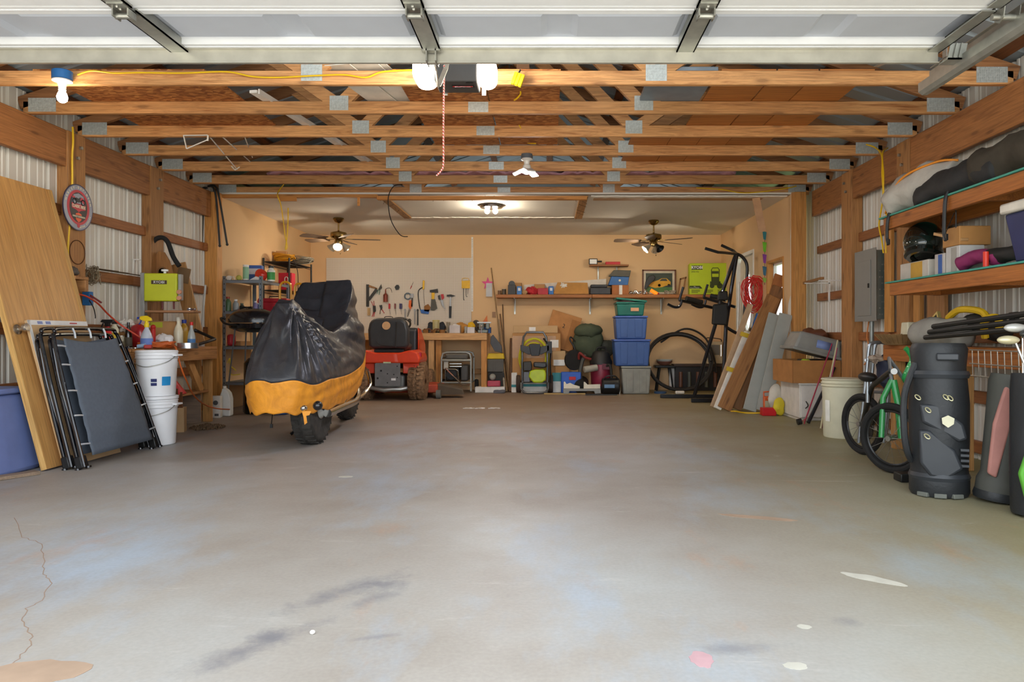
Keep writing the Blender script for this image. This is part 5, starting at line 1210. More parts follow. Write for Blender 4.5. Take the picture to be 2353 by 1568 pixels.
# ------------------------------------------------------------------ steel shelf unit in the back left corner
STL = plain('grey_shelf_steel','#7d8790',.45,.3,.08)
sX0,sX1,sY0,sY1 = -3.775,-3.32,8.47,9.36; SZ = (1.515,1.155,.745,.33)
sh = thing('steel_shelf','grey slotted steel shelf unit in the back room corner','shelf unit',((sX0+sX1)/2,(sY0+sY1)/2,0))
for x in(sX0,sX1):
 for y in(sY0,sY1):
  sx,sy = (1 if x==sX0 else-1),(1 if y==sY0 else-1)
  m = MB(); m.box(*sorted((x,x+sx*.035)),*sorted((y,y+sy*.002)),0,1.56); m.box(*sorted((x,x+sx*.002)),*sorted((y,y+sy*.035)),0,1.56); po = m.build('post',STL,parent=sh,world=True,sm=0)
  m = MB()
  for k in range(24):m.box(*sorted((x+sx*.013,x+sx*.022)),y-.0012*(sy>0)*1,y+.0035*sy if sy>0 else y+.0012,.05+k*.064,.07+k*.064)
  if sy>0:o = m.build('slot',plain('slot_dark','#30343a',.8),parent=po,world=True,sm=0); o['kind'] = 'stuff'
for z in SZ:
 m = MB(); m.box(sX0+.003,sX1-.003,sY0+.003,sY1-.003,z-.004,z); m.box(sX0+.003,sX1-.003,sY0+.003,sY0+.006,z-.035,z); m.box(sX1-.006,sX1-.003,sY0+.003,sY1-.003,z-.035,z); m.build('tray',STL,parent=sh,world=True,sm=0)
def sp(px,Y,lvl):p = on(px,Y,SZ[lvl]+.001); return p
tin('spray_can','tall white aerosol can with green print on top steel shelf',sp(565,8.65,0),.19,.034,plain('white_can','#ecebe6',.35),plain('white_cap','#f4f3ee',.4),plain('green_white_print','#8fbf9a',.5),'spray can')
m = MB(); m.ball(sp(549,8.6,0)+V(0,0,.033),.033,16,10); one('tennis_ball',m,plain('yellow_green_felt','#b8b456',.9),'worn yellow tennis ball on top of the steel shelf','ball')
m = MB(); c = sp(527,8.6,0); m.lathe([(.012,-.02),(.03,-.02),(.03,.02),(.012,.02)],c+V(0,0,.03),(0,1,.1),20); m.tube([c+V(.03,0,.04),c+V(.05,0,.05),c+V(.06,0,.012)],.006,6); one('paper_roll',m,plain('white_tissue','#e6e0d6',.9),'small roll of white tape on steel shelf corner','tape')
t = carton('detergent_box','blue and white printed box behind red bag on steel shelf',TR(*sp(588,8.95,0),.1),.16,.10,.21,plain('blue_white_box_print','#3f66b4',.6),flaps=False)
m = MB(); m.box(-.07,.07,-.052,-.0505,.10,.17); m.build('printed_panel',plain('white_panel_print','#dfe4ee',.6),parent=t)
mb = blob(sp(600,8.75,0)+V(0,0,.075),(.075,.05,.08),31,.12,flat=None)
for p in mb.v:p.z = max(p.z,SZ[0]+.001)
one('red_bag',mb,plain('shiny_red_bag','#dc3a28',.25,coat=.4),'shiny orange red bag on top of the steel shelf','bag')
m = MB(); m.prism([(-.09,0),(.09,0),(.0,.05)],sp(590,8.62,0)+V(0,-.03,0),(1,0,0),(0,0,1),-.06); one('magazine',m,plain('glossy_paper','#e9e7e4',.3),'glossy folded leaflet lying before red bag on shelf','leaflet')
bottle('cleaner_bottle','green and white cleaner bottle on top steel shelf',sp(623,8.75,0),.185,.045,plain('white_bottle','#ebebe4',.4),plain('dark_cap','#2a2c2a',.4),.2,.6,plain('green_label','#3f9a4c',.5))
# second level
for i,(px,Y,h,r,c1,c2,lab)in enumerate(((524,8.6,.17,.035,'#4d6a48','#a83a2a','green bottle with red cap on second steel shelf'),(542,8.62,.14,.034,'#9aa0a0','#f0f0ec','short grey can with white cap on second steel shelf'),(556,8.75,.10,.03,'#3a4038','#58604c','short dark paint can on second steel shelf'),(587,8.62,.12,.026,'#7a74a0','#d9d9e4','lilac bottle with pale cap on second steel shelf'),(593,8.7,.10,.022,'#3a4a8a','#e6e6ee','small blue bottle with white cap on second steel shelf'))):
 bottle('small_bottle',lab,sp(px,Y,1),h,r,plain('c'+c1[1:],c1,.35),plain('c'+c2[1:],c2,.4),.3,.5)
t = thing('tool_box','red metal toolbox on the second steel shelf','toolbox',sp(632,8.95,1))
m = MB(); m.box(-.18,.18,-.09,.09,0,.12); m.build('box',plain('red_toolbox_paint','#b81f2e',.4),parent=t,bev=.006)
m = MB(); m.prism([(-.185,0),(.185,0),(.17,.045),(-.17,.045)],(0,.095,.121),(1,0,0),(0,0,1),.19); m.build('lid',plain('red_toolbox_paint','#b81f2e',.4),parent=t,bev=.005)
m = MB(); m.tube([(-.07,0,.166),(-.07,0,.19),(.07,0,.19),(.07,0,.166)],.007,6); m.build('handle',BLACKP,parent=t)
for i,(px,Y,dx,lab)in enumerate(((548,8.52,.12,'red handled pliers lying on second steel shelf edge'),(570,8.55,.10,'black cable lump on second steel shelf'))):
 if i==0:
  t = thing('pliers',lab,'pliers',sp(px,Y,1));
  for s in(-1,1):m = MB(); m.tube([(.01*s,0,.008),(.09,.012*s,.012)],.007,6); m.build('handle',REDP,parent=t)
  m = MB(); m.tube([(.0,0,.008),(-.05,0,.01)],[.011,.004],6); m.build('jaw',ZINC,parent=t)
 else:
  m = MB(); c = sp(px,Y+.1,1); p = [c+V(.08*math.cos(i_*.7)+.01*math.sin(i_*2.2),.05*math.sin(i_*.7),.03+.025*math.sin(i_*.45))for i_ in range(40)]; m.tube(p,.004,5); one('cable_lump',m,RUBBER,lab,'cable')
m = MB(); m.cbox(sp(532,8.7,2)+V(0,0,.07),(.07,.12,.14)); t = one('red_tape_dispenser',m,plain('red_tape_body','#c9303c',.4),'red tape dispenser on the third steel shelf','tape dispenser',bev=.03,seg=3)
carton('carton','flat brown carton on the third steel shelf',TR(*sp(545,8.9,2)),.22,.30,.05,CARD)
cable('yellow_rope',[at(523,835,8.40),at(528,824,8.40),at(530,840,8.40),at(542,852,8.40),at(533,845,8.38),at(527,855,8.38),at(535,862,8.38),at(552,860,8.38)],.005,plain('yellow_rope_fibre','#e8d43a',.7),'thin yellow rope hanging from the steel shelf post','rope')
# black grill on stand in front of the shelf
g = thing('portable_grill','black oval portable grill on thin legs before the shelf','grill',on(575,8.15,0))
gc = at(572,738,8.15)
m = MB(); m.lathe([(0,.16),(.10,.155),(.20,.12),(.245,.07),(.25,.02),(.25,0)],(gc.x+.05,8.15,gc.z-.02),n=36,sx=1.1,sy=.75); m.build('lid',BLACKM,parent=g,world=True)
m = MB(); m.lathe([(.25,0),(.235,-.05),(.14,-.09),(0,-.10)],(gc.x+.05,8.15,gc.z-.03),n=36,sx=1.1,sy=.75); m.build('bowl',BLACKM,parent=g,world=True)
m = MB(); m.tube(cat_rom([(gc.x-.26,8.15,gc.z+.02),(gc.x-.30,8.12,gc.z+.03),(gc.x-.2,8.0,gc.z-.03),(gc.x-.05,7.96,gc.z-.05)],5),.012,8); m.build('handle',BLACKP,parent=g,world=True)
for x,y in((-.2,-.12),(-.15,.12),(.25,-.12),(.25,.12)):
 m = MB(); m.tube([(gc.x+.05+x*.8,8.15+y*.8,gc.z-.06),(gc.x+.05+x*1.2,8.15+y*1.4,0)],.009,6); m.build('leg',plain('grey_tube','#77787a',.4,.6),parent=g,world=True)
m = MB(); c = on(585,8.2,0); m.lathe([(0,0),(.13,0),(.14,.02),(.14,.56),(.13,.58),(.09,.62),(0,.62)],(-3.26,8.18,.0),n=28); one('black_canister',m,plain('black_gloss_canister','#121416',.2,coat=.5),'tall black canister standing under the portable grill','canister')
# yellow hand truck
HTY = plain('yellow_tube_paint','#e8a317',.35,coat=.3)
h = thing('hand_truck','yellow tubular hand truck standing behind the motorcycle','hand truck',(-3.05,8.75,0))
for x0,x1,zt in((643,669,648),(677,698,652)):
 a,b = at(x0,zt,8.75),at(x1,zt,8.75); r_ = (b.x-a.x)/2;
 pts = [(a.x,8.75,.14),(a.x,8.75,a.z-r_)]+[(a.x+r_-r_*math.cos(R(k*22.5)),8.75,a.z-r_+r_*math.sin(R(k*22.5)))for k in range(1,8)]+[(b.x,8.75,a.z-r_),(b.x,8.75,.14)]
 m = MB(); m.tube(pts,.0135,10); m.build('handle_tube',HTY,parent=h,world=True)
for z in(.3,.7,1.05):m = MB(); m.tube([at(643,0,8.75)*Vector((1,1,0))+V(0,0,z),at(698,0,8.75)*Vector((1,1,0))+V(0,0,z)],.012,8); m.build('cross_bar',HTY,parent=h,world=True)
for px in(640,700):m = MB(); m.lathe([(.05,-.03),(.12,-.03),(.13,0),(.12,.03),(.05,.03)],(on(px,8.85,0).x,8.85,.13),(1,0,0),24); m.build('wheel',RUBBER,parent=h,world=True)
m = MB(); m.box(-3.2,-2.9,8.5,8.74,.01,.02); m.build('toe_plate',HTY,parent=h,world=True)
# black wire rack in the corner with cables on it
wr = thing('wire_shelf','black wire rack in the back left corner','wire rack',(-3.6,10.2,0)); wX0,wX1,wY0,wY1 = -3.78,-3.44,9.7,10.6
zt_ = at(0,605,9.9).z
for x in(wX0,wX1):
 for y in(wY0,wY1):m = MB(); m.cyl((x,y,0),(x,y,zt_+.05),.0125,n=10); m.build('post',BLACKP,parent=wr,world=True)
for z in(zt_,zt_-.38,zt_-.80,.3):
 m = MB()
 for x in(wX0,wX1):m.cyl((x,wY0,z),(x,wY1,z),.006,n=6); m.cyl((x,wY0,z-.03),(x,wY1,z-.03),.005,n=6)
 for k in range(19):y = wY0+(wY1-wY0)*k/18; m.cyl((wX0,y,z+.004),(wX1,y,z+.004),.0028,n=5)
 for y in(wY0,wY1):m.cyl((wX0,y,z),(wX1,y,z),.006,n=6)
 m.build('wire_tray',BLACKP,parent=wr,world=True)
def hank(name,c,rx,rz,col,lab,n=9,cat='rope',r=.007,seed=1):
 rnd = random.Random(seed); m = MB(); p = []
 for k in range(n):
  a = rnd.uniform(.75,1.0); b = rnd.uniform(.7,1.1); dy = rnd.uniform(-.03,.03); dz = rnd.uniform(-.02,.03)
  for i in range(16):
   t_ = 2*math.pi*i/16; p.append(Vector(c)+V(rx*a*math.cos(t_),rx*.5*b*math.sin(t_)+dy,dz+rz*.6*math.sin(t_+.4*k)+rz*k/n))
 m.tube(p,r,5); return one(name,m,col,lab,cat)
hank('orange_rope',(on(640,9.85,0).x+.06,9.9,zt_+.055),.15,.05,plain('amber_cord','#d99a1e',.6),'amber extension cord hank on top of black wire rack',11,'cord',.008)
hank('grey_cable_hank',(on(690,10.2,0).x-.02,10.25,zt_+.05),.19,.04,plain('grey_cable','#6f6a5c',.6),'grey cable hank drooping over black wire rack',12,'cable',.006,4)
carton('carton','small brown and blue carton on top of black wire rack',TR(-3.69,10.12,zt_+.008,.2),.14,.12,.17,CARD)
c = V(-3.55,9.9,zt_-.38+.008); t = carton('red_tin','red tin box with white clasp on black wire rack',TR(-3.56,9.95,zt_-.372),.18,.14,.24,plain('crimson_tin','#c81e3a',.35),'tin',flaps=False)
m = MB(); m.tube(cat_rom([(-.0,-.073,.06),(-.0,-.078,.17),(.04,-.078,.17),(.04,-.073,.06)],4),.005,6); m.build('clasp',WP,parent=t)
cable('rack_cable',[(-3.43,9.8,zt_+.05),(-3.40,9.9,zt_-.1),(-3.41,9.95,zt_-.35),(-3.42,9.9,zt_-.55)],.005,RUBBER,'thin dark cord hanging down the black wire rack')
# stuff on the floor at the left of the motorcycle
mb = blob((-2.78,8.45,.14),(.16,.12,.15),41,.2)
for p in mb.v:p.z = max(p.z,.002)
one('black_sack',mb,plain('black_sack_plastic','#22262c',.35),'black plastic sack on the floor under the steel shelf','sack')
m = MB(); m.box(-3.02,-2.88,8.02,8.14,0,.13); one('blue_crate',m,plain('bright_blue_plastic','#2a5a9c',.45),'small blue plastic case on the floor beside the motorcycle','case',bev=.01)
# ------------------------------------------------------------------ back wall: pegboard, bench, shelves
def flat(m,pts,Y,t=.01):
 """polygon given by pixel corners at a distance, made t thick"""
 P = [at(a,b,Y)for a,b in pts]; m.prism([(p.x,p.z)for p in P],(0,Y,0),(1,0,0),(0,0,1),t); return m
def peg():
 q = NT('pegboard_white'); tc = q.coord((39.37,39.37,39.37))
 sx = q.n('ShaderNodeSeparateXYZ'); q.l(tc,sx.inputs[0]); cmb = q.n('ShaderNodeCombineXYZ')
 for i,k in enumerate(('X','Z')):
  fr = q.n('ShaderNodeMath',operation='FRACT'); q.l(sx.outputs[k],fr.inputs[0]); sb_ = q.n('ShaderNodeMath',operation='SUBTRACT'); q.l(fr.outputs[0],sb_.inputs[0]); sb_.inputs[1].default_value = .5; q.l(sb_.outputs[0],cmb.inputs[i])
 ln = q.n('ShaderNodeVectorMath',operation='LENGTH'); q.l(cmb.outputs[0],ln.inputs[0])
 q.l(q.ramp(ln.outputs['Value'],[(.14,lin('#6e5a46')),(.17,lin('#d9cfc0'))]),q.b.inputs['Base Color']); q.b.inputs['Roughness'].default_value = .6
 q.bump(ln.outputs['Value'],.1,.002); return q.m
a,b = at(750,593,11.66),at(1083,768,11.66)
m = MB(); m.box(a.x,b.x,11.655,11.675,.90,a.z); one('pegboard',m,peg(),'white perforated pegboard on back wall above the bench','pegboard',sm=0)
t = thing('shelf_standard','white slotted metal strip beside the pegboard edge','shelf track',at(1085,715,11.67))
a = at(1085,545,11.66); b = at(1085,716,11.66); m = MB(); m.box(a.x-.014,a.x+.014,11.66,11.675,b.z,a.z); m.build('strip',BRK,parent=t,world=True,sm=0)
m = MB()
for k in range(44):z = b.z+.02+k*.026; m.box(a.x-.004,a.x+.004,11.6585,11.6602,z,z+.012)
o = m.build('slot',plain('slot_dark','#30343a',.8),parent=t,world=True,sm=0); o['kind'] = 'stuff'
PY = 11.64
STEEL = plain('tool_steel','#8d8a86',.35,.85); DKS = plain('dark_tool_steel','#3a3835',.45,.6); YTH = plain('tool_yellow','#e8b71a',.45); BLT = plain('tool_blue','#2d5fa8',.45); ORT = plain('tool_orange','#e0661c',.45); REDT = plain('tool_red','#b3252a',.45)
BRW = wood('tool_handle_wood','#a0703c','#734b25','Z',16,knots=0)
def tool(name,label,cat,parts):
 t = thing(name,label,cat,at(parts[0][2][0][0],parts[0][2][0][1],PY))
 for nm,mt,pts,kind in parts:
  m = MB()
  if kind=='p':flat(m,pts,PY,.012)
  else:m.tube(cat_rom([at(x,y,PY+.004)for x,y in pts],5),kind,6)
  m.build(nm,mt,parent=t,world=True)
 m = MB(); p = at(parts[0][2][0][0],parts[0][2][0][1],PY); m.tube([p,p+V(0,.02,.01)],.003,5); m.build('peg_hook',ZINC,parent=t,world=True)
 return t
tool('try_square','black carpenter square with wooden handle hung on pegboard','square',[('blade',DKS,[(842,654),(848,654),(848,705),(842,705)],'p'),('brace',DKS,[(848,684),(864,662),(868,668),(849,692)],'p'),('handle',BRW,[(848,655),(867,662),(867,665),(848,660)],'p')])
tool('pruning_shears','green handled pruning shears hung on pegboard','shears',[('blade',DKS,[(876,654),(878,662),(872,668),(870,664)],'p'),('handle',plain('tool_green','#4d7a6a',.5),[(870,665),(866,676)],.006),('handle',plain('tool_green','#4d7a6a',.5),[(873,667),(871,678)],.006)])
t = thing('oil_can','reddish brown oil can with curved spout on pegboard','oil can',at(886,694,PY-.05)); c = at(886,694,PY-.05)
m = MB(); m.lathe([(0,0),(.036,0),(.036,.11),(.012,.135),(.008,.20),(0,.20)],c,n=20); m.build('body',plain('oil_can_red','#7a3a2a',.4,.4),parent=t,world=True)
m = MB(); m.tube(cat_rom([c+V(0,0,.2),c+V(.04,0,.22),c+V(.08,0,.21),c+V(.1,0,.15)],5),.004,6); m.build('spout',DKS,parent=t,world=True)
tool('tape_roll','black tape roll hung on pegboard near its middle','tape',[('roll',BLACKP,[(907,660),(911,655),(916,655),(918,660),(916,666),(910,667)],'p')])
tool('scratch_awl','thin awl hanging slanted on pegboard','awl',[('handle',REDT,[(943,664),(946,657)],.006),('shaft',STEEL,[(946,657),(950,648)],.003)])
t = thing('hose_ring','grey round hose ring hung on pegboard','ring',at(937,681,PY)); m = MB(); m.torus(at(937,681,PY),(0,1,0),.048,.011,28,8); m.build('ring',plain('grey_blue_rubber','#64707a',.6),parent=t,world=True)
tool('adjustable_wrench','black adjustable wrench hung over the orange snips','wrench',[('head',STEEL,[(944,676),(950,675),(951,683),(947,687),(943,683)],'p'),('handle',DKS,[(946,685),(949,685),(948,705),(945,705)],'p')])
tool('tin_snips','orange handled snips hung on pegboard','snips',[('handle',ORT,[(940,691),(946,690),(948,703),(943,712),(939,705)],'p'),('blade',STEEL,[(940,711),(936,727)],.005),('blade',STEEL,[(943,711),(937,728)],.004)])
tool('hacksaw','hacksaw with yellow grip hanging on pegboard','hacksaw',[('grip',YTH,[(972,645),(976,645),(975,665),(971,666)],'p'),('frame',DKS,[(973,660),(962,668),(962,690),(968,715),(984,716)],.008),('blade',STEEL,[(973,664),(975,695),(981,714)],.003),('handle',plain('brass_brown','#8a5a28',.5,.4),[(975,704),(984,699),(990,707),(985,717),(975,715)],'p'),('lower_grip',BLT,[(966,712),(987,712),(985,722),(968,720)],'p')])
tool('hatchet','hatchet with yellow and grey handle hung on pegboard','hatchet',[('head',DKS,[(988,667),(1006,664),(1007,673),(994,673),(988,672)],'p'),('collar',YTH,[(992,673),(999,673),(998,688),(992,688)],'p'),('handle',plain('grey_grip','#57554e',.6),[(991,688),(1000,688),(1005,709),(998,714),(990,713)],'p')])
tool('aviation_snips','red and black handled snips hung beside the hatchet','snips',[('handle',REDT,[(1013,677),(1019,676),(1021,685),(1016,690)],'p'),('handle',DKS,[(1006,680),(1011,678),(1013,690),(1008,689)],'p'),('blade',STEEL,[(1012,690),(1018,690),(1020,703),(1024,713),(1016,702)],'p')])
tool('claw_hammer','steel claw hammer with black grip hung on pegboard','hammer',[('head',DKS,[(1027,678),(1036,677),(1047,680),(1037,683),(1034,682),(1027,682)],'p'),('shaft',STEEL,[(1034,682),(1037,682),(1037,704),(1033,704)],'p'),('grip',BLACKP,[(1032,704),(1038,704),(1037,731),(1032,731)],'p')])
t = tool('hex_key_set','yellow holder of hex keys hung at pegboard edge','hex keys',[('holder',YTH,[(1061,646),(1080,645),(1080,663),(1061,663)],'p'),('key',DKS,[(1065,660),(1065,686),(1067,690)],.005),('key',DKS,[(1071,660),(1071,680),(1074,682)],.004),('key',DKS,[(1076,660),(1075,676)],.003),('loop',YTH,[(1062,646),(1063,640),(1076,640),(1078,646)],.004)])
tool('slip_joint_pliers','long pliers with red handles hung on pegboard','pliers',[('jaw',DKS,[(857,703),(863,703),(864,716),(858,718)],'p'),('handle',REDT,[(858,703),(853,693)],.005),('handle',REDT,[(860,703),(859,692)],.005),('handle',REDT,[(859,717),(855,728)],.006),('handle',REDT,[(861,717),(859,728)],.006)])
tool('lineman_pliers','black pliers with one red handle hung on pegboard','pliers',[('jaw',DKS,[(872,702),(878,701),(879,709),(875,713)],'p'),('handle',DKS,[(874,712),(873,722)],.005),('handle',REDT,[(877,710),(883,720)],.006)])
for i,(px,col,lab,hw)in enumerate(((895,REDT,'red screwdriver in pegboard tool holder',2),(908,plain('tool_maroon','#7a3a3a',.5),'small maroon screwdriver in pegboard tool holder',1.5),(921,plain('tool_navy','#3a3560',.5),'thick navy screwdriver in pegboard tool holder',3))):
 tool('screwdriver',lab,'screwdriver',[('handle',col,[(px-hw,698),(px+hw,698),(px+hw,710),(px-hw,710)],'p'),('shaft',STEEL,[(px,710),(px+2,723)],.003)])
for i,(px,y0_,y1_,w_,lab)in enumerate(((931,712,746,2,'combination wrench hung nearest the tractor seat'),(953,712,746,1.6,'slim combination wrench hung beside a thick one'),(960,712,748,2.6,'thick dark combination wrench hung on pegboard'))):
 tool('combination_wrench',lab,'wrench',[('shaft',STEEL if i<2 else DKS,[(px-w_/2,y0_+3),(px+w_/2,y0_+3),(px+w_*.5,y1_),(px-w_*.5,y1_)],'p'),('ring',STEEL if i<2 else DKS,[(px-2,y0_),(px,y0_-2),(px+2,y0_),(px+2,y0_+3),(px-2,y0_+3)],'p')])
t = thing('rubber_ring','small black rubber ring hung low on pegboard','ring',at(941,737,PY)); m = MB(); m.torus(at(941,737,PY),(0,1,0),.022,.007,20,6); m.build('ring',RUBBER,parent=t,world=True)
m = MB(); flat(m,[(845,708),(851,708),(851,725),(845,725)],PY,.02); one('paint_brush',m,plain('bristle_tan','#b99a6c',.8),'tan block brush at the pegboard edge by motorcycle cover','brush')
# pink star and packet
m = MB(); c = at(1121,652,11.66); poly = []
for k in range(10):r_ = .105 if k%2==0 else .042; a = R(90+36*k); poly.append((c.x+r_*math.cos(a),c.z+r_*math.sin(a)))
m.prism(poly,(0,11.655,0),(1,0,0),(0,0,1),.006); one('star_ornament',m,plain('magenta_foil','#d8237e',.4),'magenta star ornament on the back wall','star',sm=0)
t = thing('hanging_packet','clear packet with card hung over the magenta star','packet',at(1124,682,11.63))
m = MB(); flat(m,[(1117,651),(1131,651),(1131,682),(1117,682)],11.635,.012); m.build('blister',plain('grey_clear_plastic','#b8b2aa',.15),parent=t,world=True)
m = MB(); flat(m,[(1119,660),(1129,660),(1129,672),(1119,672)],11.633,.002); m.build('card',plain('yellow_card','#d6b86a',.6),parent=t,world=True)
m = MB(); flat(m,[(1131,717),(1139,717),(1139,730),(1131,730)],11.668,.008); one('switch_plate',m,plain('brown_switch_plate','#9a7350',.5),'small brown switch plate on the back wall','switch',bev=.002)
# ------------------------------------------------------------------ back workbench
KX0,KX1,KY0,KY1,KZ = -2.95,-.93,11.05,11.64,.905
t = thing('workbench','pale lumber workbench below the pegboard','workbench',(-1.9,11.3,0))
def kb(nm,mt,*b):m = MB(); m.box(*b); return m.build(nm,mt,parent=t,world=True,bev=.004,seg=1,sm=0)
for i in range(4):y_ = KY0+.04+i*.137; kb('top_plank',W_LIGHT,KX0,KX1,y_,y_+.135,KZ-.02,KZ)
kb('apron',W_LIGHT,KX0,KX1,KY0,KY0+.038,KZ-.105,KZ-.0)
for x,y,mt in((-1.82,KY0+.04,W_LIGHTZ),(-1.72,KY0+.12,W_STUD),(-1.02,KY0+.04,W_STUD),(-2.9,KY0+.04,W_LIGHTZ),(-1.02,KY1-.09,W_LIGHTZ),(-2.9,KY1-.09,W_LIGHTZ)):kb('leg',mt,x,x+.085,y,y+.04,0,KZ-.106 if y<KY0+.2 else KZ-.021)
kb('stretcher',W_LIGHT,-1.95,-1.73,KY0+.082,KY0+.118,.26,.34); kb('stretcher',wood('brown_rail','#b98a55','#93683a','X',14),-1.68,-.93,KY1-.05,KY1-.01,.26,.34)
z0 = KZ+.001
def kp(px,Y=11.3):return on(px,Y,z0)
# vise
v_ = thing('bench_vise','grey bench vise with long steel handle on bench corner','vise',kp(1112,11.15)); c = kp(1112,11.15)
VM = plain('vise_grey','#70746e',.45,.5)
for b in((-.09,.06,-.06,.06,0,.05),(-.075,.0,-.045,.045,.05,.15),(.03,.085,-.045,.045,.06,.15)):
 m = MB(); m.box(c.x+b[0],c.x+b[1],c.y+b[2],c.y+b[3],c.z+b[4],c.z+b[5]); m.build('jaw_block',VM,parent=v_,world=True,bev=.008)
m = MB(); m.box(c.x-.10,c.x+.11,c.y-.03,c.y+.03,c.z+.15,c.z+.17); m.build('jaw_plate',STEEL,parent=v_,world=True)
m = MB(); m.cyl(c+V(-.03,-.10,.10),c+V(-.03,-.08,-.10),.009,n=10); m.ball(c+V(-.03,-.10,.105),.02,12,8); m.build('handle',CHROME,parent=v_,world=True)
t = carton('blue_box','little blue plastic box at the right end of back bench',TR(*kp(1121,11.4)),.10,.10,.09,plain('blue_tub','#2a62b4',.45),'box',open_=True)
t = carton('plastic_tub','clear shoebox tub of parts on the back bench',TR(*kp(1046,11.2)),.17,.14,.12,plain('cloudy_tub','#c4bcb8',.2),'tub',open_=True)
t = carton('clear_tub','small clear tub holding yellow tape on back bench',TR(*kp(1083,11.2)),.12,.12,.09,plain('cloudy_tub','#c4bcb8',.2),'tub',open_=True)
mb = blob(kp(1083,11.2)+V(0,0,.10),(.06,.055,.075),51,.15); one('yellow_pack',mb,plain('yellow_wrap','#e3b321',.4),'yellow package standing in the small clear tub','package')
mb = blob(kp(1060,11.42)+V(0,0,.085),(.12,.08,.085),52,.18)
for p in mb.v:p.z = max(p.z,z0+.001)
one('leather_gloves',mb,plain('tan_leather','#c98f45',.7),'tan leather gloves piled behind the tub on bench','gloves')
mb = blob(kp(1047,11.2)+V(0,0,.075),(.06,.05,.062),58,.15); one('white_hardware_bag',mb,plain('white_plastic_bag','#e9e6e4',.3),'white plastic bag inside the clear shoebox tub','bag')
t = thing('angle_grinder','black and grey grinder behind the vise with disc up','grinder',kp(1102,11.48)); c = kp(1102,11.48)
m = MB(); m.cyl(c+V(-.06,0,.05),c+V(.12,0,.12),.035,n=16); m.build('motor',DKS,parent=t,world=True,bev=.006); m = MB(); m.lathe([(.02,0),(.055,0),(.055,.006),(.02,.006)],c+V(-.05,-.04,.15),(.1,-1,.2),28); m.build('disc',plain('grinding_disc','#4a423a',.8),parent=t,world=True)
m = MB(); m.cyl(c+V(-.045,0,.06),c+V(-.05,-.01,.15),.022,n=12); m.build('gear_head',STEEL,parent=t,world=True)
m = MB(); m.prism([(-.05,0),(.06,0),(.05,.13),(.0,.05)],kp(1112,11.55)+V(0,0,.15),(1,0,0),(0,0,1),.02); one('orange_bag',m,plain('orange_wrap','#d8702e',.5),'orange and grey packet behind the vise','packet')
for i,(px,Y,h,r_,col,lid,lab)in enumerate(((1002,11.35,.20,.055,'#b9ad7c','#c9bc6a','yellow lidded label jar between black bags on bench'),(1030,11.25,.17,.03,'#8a8272','#a89a80','thin pale bottle beside clear tub on bench'),(1071,11.25,.10,.028,'#b5b2aa','#8c8a84','narrow grey jar beside clear tub on bench'))):
 tin('jar',lab,kp(px,Y),h,r_,plain('j'+col[1:],col,.35),plain('j'+lid[1:],lid,.5),cat='jar')
for i,(px,Y,lab)in enumerate(((991,11.4,'black pouch beside yellow lidded jar on bench'),(1016,11.42,'dark tool bag behind thin bottle on bench'))):
 mb = blob(kp(px,Y)+V(0,0,.085),(.06,.06,.09),60+i,.15)
 for p in mb.v:p.z = max(p.z,z0+.001)
 one('tool_pouch',mb,plain('dark_cloth','#33353c',.8),lab,'pouch')
rnd = random.Random(14); n_ = 0
KIND = [('socket',STEEL),('bolt',DKS),('spanner',CHROME),('wooden_block',BRW),('clamp',plain('rusty_iron','#7a4f36',.7,.3))]
for i in range(46):
 px = 945+(i*37%82); Y = 11.08+rnd.random()*.36; k = i%5; p = kp(px,Y)
 if px>1036:continue
 m = MB(); a = rnd.uniform(0,3.1); d = V(math.cos(a),math.sin(a),0)
 nm,mt = KIND[k]
 if k==0:m.lathe([(.008,0),(.018,0),(.018,.04),(.008,.04)],p,n=12)
 elif k==1:m.cyl(p+V(0,0,.012),p+d*.07+V(0,0,.012),.008,n=8); m.cyl(p+V(0,0,.012),p-d*.012+V(0,0,.012),.012,n=6)
 elif k==2:m.beam(p-d*.08+V(0,0,.008),p+d*.08+V(0,0,.008),.016,.008); m.torus(p+d*.09+V(0,0,.008),(0,0,1),.014,.006,12,5)
 elif k==3:m.cbox(p+V(0,0,.025),(.07,.04,.05),Euler((0,0,a)).to_matrix())
 else:m.tube(cat_rom([p+V(0,0,.01),p+d*.05+V(0,0,.06),p+d*.11+V(0,0,.055),p+d*.13+V(0,0,.01)],4),.009,6)
 one(nm,m,mt,{'socket':'steel socket standing in the clutter on back bench','bolt':'dark bolt lying in the clutter on back bench','spanner':'chrome spanner lying in the clutter on back bench','wooden_block':'little wood block lying in the clutter on back bench','clamp':'rusty curved clamp lying in the clutter on back bench'}[nm],nm.split('_')[-1],{'socket':'sockets on the back bench','bolt':'bolts on the back bench','spanner':'spanners on the back bench','wooden_block':'wood blocks on the back bench','clamp':'clamps on the back bench'}[nm])
 # ------------------------------------------------------------------ generator under the bench
GT = plain('grey_tube_paint','#a5a7a2',.4,.4)
gY0,gY1 = 10.98,11.42; a = at(1013,810,gY0); b = at(1082,880,gY0)
g = thing('generator','portable generator in grey tube frame under the back bench','generator',(-1.35,11.2,0)); gx0,gx1 = a.x+.01,b.x; gz1,gz0 = a.z,.16
for y in(gY0,gY1):
 pts = [(gx0,y,gz0-.13 if y==gY0 else gz0),(gx0,y,gz1-.08),(gx0+.02,y,gz1-.02),(gx0+.08,y,gz1),(gx1-.08,y,gz1),(gx1-.02,y,gz1-.02),(gx1,y,gz1-.08),(gx1,y,gz0-.13 if y==gY0 else gz0)]
 m = MB(); m.tube(pts,.014,10); m.build('frame_hoop',GT,parent=g,world=True)
for x in(gx0,gx1):
 for z in(gz0,gz1-.08):m = MB(); m.cyl((x,gY0,z),(x,gY1,z),.012,n=8); m.build('frame_rail',GT,parent=g,world=True)
